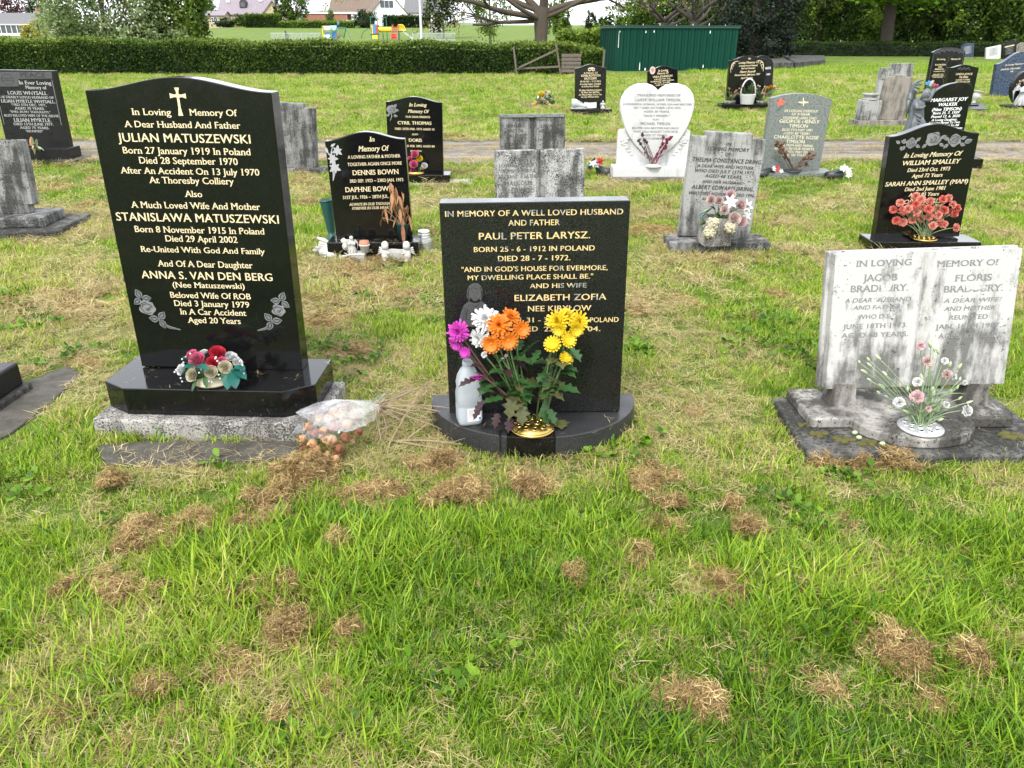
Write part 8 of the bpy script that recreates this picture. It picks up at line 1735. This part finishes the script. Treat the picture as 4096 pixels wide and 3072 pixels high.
CL += [(2048+x*k2, 1700+y*k2, rx*k2, ry*k2, 1) for x, y, rx, ry in ((60, 175, 40, 20), (360, 150, 45, 30), (380, 210, 30, 15), (370, 275, 30, 15), (300, 350, 25, 20), (150, 400, 12, 10), (510, 415, 45, 30), (440, 435, 20, 12), (590, 285, 25, 10), (950, 570, 70, 50), (760, 660, 45, 35), (1125, 610, 25, 25), (630, 630, 18, 14), (400, 700, 60, 30), (470, 740, 30, 20), (1090, 325, 30, 18), (1205, 350, 25, 20), (940, 320, 12, 10), (715, 435, 18, 8), (830, 270, 30, 15), (540, 205, 20, 12), (1210, 540, 25, 20), (1030, 710, 20, 12), (900, 110, 120, 14))]
CL += [(x*f2, y*f2, rx*f2*.85, ry*f2*.8, 1) for x, y, rx, ry in ((735, 590, 60, 12), (800, 615, 60, 16), (700, 690, 50, 26), (850, 640, 40, 14), (690, 655, 45, 18), (760, 760, 50, 16), (870, 390, 40, 10), (935, 500, 20, 10), (1380, 660, 45, 22), (1470, 655, 60, 14), (1600, 690, 40, 12), (1400, 500, 50, 12), (1450, 515, 30, 10), (40, 655, 55, 16), (130, 640, 100, 15), (200, 665, 60, 18), (230, 600, 40, 12), (170, 690, 50, 12), (1640, 560, 25, 10), (1690, 640, 30, 10), (1530, 560, 50, 10), (660, 395, 30, 10), (665, 440, 30, 8), (110, 410, 50, 8), (200, 445, 40, 6), (1290, 500, 25, 8), (1380, 235, 20, 5), (1330, 285, 18, 5), (1600, 430, 60, 8), (1660, 480, 20, 8), (2140, 480, 30, 10), (50, 810, 40, 18), (190, 790, 40, 14), (1520, 900, 40, 14))]
def inclump(P):
    m_ = np.zeros(len(P), bool)
    for (u, v, ru, rv, s_) in CL:
        c = G(u, v); rx = abs(G(u+ru, v).x-c.x); ry = min(abs(G(u, v-rv).y-c.y), rx*1.3)
        m_ |= ((P[:, 0]-c.x)/rx)**2+((P[:, 1]-c.y)/ry)**2 < .7
    return m_
bands = [(.75, 2.12, 1150, 'long', 1.0), (2.12, 4.2, 780, 'mix', .9), (4.2, 7.2, 420, 'short', 1.15), (7.2, 13, 190, 'short', 1.45), (13, 22, 80, 'short', 2.0), (22, 34.6, 38, 'short', 2.6)]
acc = {'long_tuft': [], 'short_tuft': [], 'straw_tuft': [], 'hay_tuft': []}
def push(kind, P, z, scl, hue, tilt=.15):
    n = len(P); fx_, fy_ = (1.3*(fbm(P[:, 0]*1.9+70, P[:, 1]*1.9)-.5), 1.3*(fbm(P[:, 0]*1.9, P[:, 1]*1.9+90)-.5)) if kind == 'long_tuft' else (0, 0); rot = np.stack([RNG.normal(0, tilt, n)+fx_, RNG.normal(0, tilt, n)+fy_, RNG.uniform(0, 6.283, n)], 1); acc[kind].append((np.stack([P[:, 0], P[:, 1], z], 1), rot, scl, hue))
for (y0, y1, dens, mode, sc) in bands:
    P = scatter(y0, y1, dens); P = P[~onpath(P)]; d = dry(P); n = len(P)
    lush = fbm(P[:, 0]*2.3, P[:, 1]*2.3+40); s = sc*(.58+.6*smooth(.25, .75, lush))*RNG.uniform(.7, 1.3, n)
    hue = np.clip(.47-.05*(1-smooth(1.9, 2.5, P[:, 1]))-.05*smooth(9, 14, P[:, 1])+.8*(d-.5)*(1-.6*smooth(9, 14, P[:, 1]))+.6*(fbm(P[:, 0]*.8+50, P[:, 1]*.8)-.5)+.45*(fbm(P[:, 0]*5+50, P[:, 1]*5)-.5)+RNG.normal(0, .11, n), 0, 1)
    keep = RNG.uniform(0, 1, n) > np.maximum(.75*smooth(.55, .85, d), .6*inclump(P))
    if mode == 'long': L_ = np.ones(n, bool)
    elif mode == 'mix': L_ = RNG.uniform(0, 1, n) < .22*smooth(.45, .62, lush)+.6*(1-smooth(2.12, 2.35, P[:, 1]))
    else: L_ = np.zeros(n, bool)
    for kind, m_ in (('long_tuft', keep & L_), ('short_tuft', keep & ~L_)):
        if m_.sum():
            S3 = np.stack([s, s, s*(1.0 if sc < 1.3 else .8)], 1)[m_]
            if kind == 'long_tuft' and mode == 'mix': S3 *= .8
            push(kind, P[m_], np.zeros(m_.sum()), S3, hue[m_])
    st = (RNG.uniform(0, 1, n) < (.18 if mode == 'long' else .26 if mode == 'mix' else .16)+(.85-.55*smooth(9, 14, P[:, 1]))*smooth(.48, .72, d)); q = P[st]+RNG.normal(0, .02, (st.sum(), 2)); q = q[clear(q, .01)]
    ss = np.repeat((sc*RNG.uniform(.7, 1.2, len(q))*(.62 if mode == 'long' else .75 if mode == 'mix' else 1))[:, None], 3, 1); push('straw_tuft', q, np.full(len(q), .004)+.012*(mode == 'long'), ss, np.clip(RNG.normal(.5, .2, len(q)), 0, 1), .2)
P = np.stack([RNG.uniform(8, 45, 9000), RNG.uniform(34.6, 57, 9000)], 1); P = P[clear(P) | (P[:, 0] > 11.2)]; P = P[~((P[:, 0] > 13) & (P[:, 1] > 33) & (P[:, 1] < 36.3))]
hue = np.clip(.4+.5*(fbm(P[:, 0]*.6, P[:, 1]*.6)-.5)+RNG.normal(0, .1, len(P)), 0, 1); push('short_tuft', P, np.zeros(len(P)), np.full((len(P), 3), 3.2)*RNG.uniform(.7, 1.2, (len(P), 1)), hue)
# a fringe of uncut grass and litter against the foot of each stone
for fi_, f_ in enumerate(FOOT):
    A_ = np.array(f_); c_ = A_.mean(0)
    if c_[1] > 16 or fi_ in FLUSH: continue
    for i in range(len(A_)):
        p_, q_ = A_[i-1], A_[i]; L_ = np.linalg.norm(q_-p_); n = int(L_*(70 if c_[1] < 6 else 35))
        if n < 1: continue
        t_ = RNG.uniform(0, 1, n)[:, None]; P = p_+(q_-p_)*t_; o_ = P-c_; P = P+o_/np.linalg.norm(o_, axis=1)[:, None]*np.abs(RNG.normal(.012, .02, n))[:, None]; P = P[clear(P, -.004)]
        k = RNG.uniform(size=len(P)) < .55
        if k.sum(): push('short_tuft', P[k], np.zeros(k.sum()), np.repeat(RNG.uniform(.6, 1.25, (k.sum(), 1)), 3, 1), np.clip(RNG.normal(.42, .2, k.sum()), 0, 1), .25)
        if (~k).sum(): push('straw_tuft', P[~k], np.full((~k).sum(), .006), np.repeat(RNG.uniform(.5, .9, ((~k).sum(), 1)), 3, 1), np.clip(RNG.normal(.35, .2, (~k).sum()), 0, 1), .25)
# ragged grass and straw on the track edges and its middle
P = np.stack([RNG.uniform(-11, 11, 1500), RNG.normal(11.45, .22, 1500)], 1); push('straw_tuft', P, np.full(len(P), .008), np.full((len(P), 3), 1.3), np.clip(RNG.normal(.3, .2, len(P)), 0, 1), .1)
P = np.stack([RNG.uniform(-11, 11, 2600), np.where(RNG.uniform(size=2600) < .5, RNG.normal(10.4, .12, 2600), RNG.normal(12.5, .14, 2600))], 1); P = P[clear(P)]
push('straw_tuft', P, np.full(len(P), .006), np.full((len(P), 3), 1.5), np.clip(RNG.normal(.6, .2, len(P)), 0, 1), .1)
# loose stalks fallen on the stone bases
def on_stone(poly_pts, z, n, s=.45):
    poly = [(p[0], p[1]) for p in poly_pts]; A = np.array(poly); P = RNG.uniform(A.min(0), A.max(0), (n*2, 2)); P = P[inside(P, poly)][:n]; push('loose', P, np.full(len(P), z), np.full((len(P), 3), s), np.clip(RNG.normal(.6, .2, len(P)), 0, 1), .03)
acc['loose'] = []
for k in range(5): proto('loose', k, lambda: blades(4, .05, .03, .07, .0018, .5, .2, .6, .2, True, .0015, .001), 'straw_blade')
for (u, v, ru, rv, s_) in CL:      # ragged drifts: points kept where a fine noise is high
    c = G(u, v); e = G(u+ru, v); f = G(u, v-rv); rx, ry = abs(e.x-c.x), min(abs(f.y-c.y), abs(e.x-c.x)*1.4); near = c.y < 2.6
    rx *= .85; ry *= .85; n = min(700, int(PI*rx*ry*2.6*(5200 if near else 2200))+10); a = RNG.uniform(0, 6.283, n); r = 1.6*np.sqrt(RNG.uniform(0, 1, n)); P = np.stack([c.x+rx*r*np.cos(a), c.y+ry*r*np.sin(a)], 1)
    nz = fbm(P[:, 0]*9+3, P[:, 1]*11)*1.0+.35*vnoise(P[:, 0]*40, P[:, 1]*40); sc0 = (nz-.74)*9+(1-r)*1.7
    k = clear(P) & (RNG.uniform(size=n) < 1/(1+np.exp(-sc0*2.2))); P = P[k]; q0 = np.clip(sc0[k]*.4, 0, 1); base = .034 if near else .01
    z = base*(.6+.4*q0)+(.055 if near else .02)*q0*RNG.uniform(.0, 1, len(P))*(.3+1.2*vnoise(P[:, 0]*22, P[:, 1]*22+u)); sc_ = RNG.uniform(.45, .85, len(P))*(1 if c.y < 4 else 1.25)
    push('hay_tuft', P, z, np.repeat(sc_[:, None], 3, 1), np.clip(RNG.normal(.6 if near else .78, .16, len(P))+.4*(vnoise(P[:, 0]*18+u, P[:, 1]*18)-.5), 0, 1), .25)
for k in range(110):       # small stray clumps over the far lawn
    Y = RNG.uniform(5, 33); X = RNG.uniform(-.7*Y, .7*Y); n = RNG.integers(3, 9); P = np.stack([X+RNG.normal(0, .10, n), Y+RNG.normal(0, .08, n)], 1); P = P[clear(P) & ~onpath(P)]
    push('hay_tuft', P, np.full(len(P), .03), np.full((len(P), 3), 1.2+Y*.03), np.clip(RNG.normal(.62, .15, len(P)), 0, 1), .3)
on_stone(bw, .2035, 26); on_stone([(-.34+fB.o.x, 2.62), (.42+fB.o.x, 2.62), (.42+fB.o.x, 2.78), (-.34+fB.o.x, 2.78)], .1055, 16)
on_stone([(1.22, 2.6), (2.0, 2.6), (2.0, 2.74), (1.22, 2.74)], .056, 14); on_stone(tr_, .0145, 60, .8); on_stone([fT.MB_ @ Vector(q) for q in ((-.4, -.15, 0), (.4, -.15, 0), (.4, -.02, 0), (-.4, -.02, 0))], .09, 18)
on_stone([fD.MB_ @ Vector(q) for q in ((-.3, -.15, 0), (.3, -.15, 0), (.3, -.02, 0), (-.3, -.02, 0))], .1345, 40)
def weed(n):
    V = []; T = []
    for i in range(n):
        th = 6.283*i/n+RNG.normal(0, .2); L = RNG.uniform(.015, .03); el = RNG.uniform(.1, .9); d = np.array([math.cos(th)*math.cos(el), math.sin(th)*math.cos(el), math.sin(el)]); s_ = np.array([-math.sin(th), math.cos(th), 0]); b0 = np.array([RNG.normal(0, .012), RNG.normal(0, .012), .012]); w = L*.75
        V += [b0-s_*w*.1, b0+s_*w*.1, b0+d*L*.6-s_*w*.5, b0+d*L*.6+s_*w*.5, b0+d*L-s_*w*.2, b0+d*L+s_*w*.2]; T.append(np.clip(.2+.12*RNG.normal(), 0, 1))
    return V, np.array(T)
acc['weed'] = []
for k in range(4): proto('weed', k, lambda: weed(9), 'grass_blade')
P = np.stack([RNG.uniform(-3.2, 3.2, 5000), RNG.uniform(.8, 4.6, 5000)], 1); P = P[(fbm(P[:, 0]*2.2+11, P[:, 1]*2.2+31) > .62) & clear(P, .0)]; push('weed', P, np.full(len(P), .02), np.repeat(RNG.uniform(.7, 1.3, (len(P), 1)), 3, 1), np.clip(RNG.normal(.5, .12, len(P)), 0, 1), .2)
LBL = {'weed': ('clover', 'patches of clover and small broad-leaved weeds in the lawn', 'weeds'), 'long_tuft': ('lawn_grass', 'long green grass blades of the near lawn', 'grass'), 'short_tuft': ('short_grass', 'short mown grass between the headstones', 'grass'), 'straw_tuft': ('dry_grass', 'flattened dry straw lying through the lawn', 'straw'), 'hay_tuft': ('grass_clippings', 'brown dried clumps of grass clippings on the lawn', 'clippings'), 'loose': ('loose_stalks', 'loose dry stalks fallen on the stone bases', 'straw')}
for kind, L_ in acc.items():
    P, rot, scl, hue = (np.concatenate([a[i] for a in L_]) for i in range(4)); nm, lab, cat = LBL[kind]
    instancer(nm, kind, P, rot, scl, RNG.integers(0, 64, len(P)), hue, lab, cat)
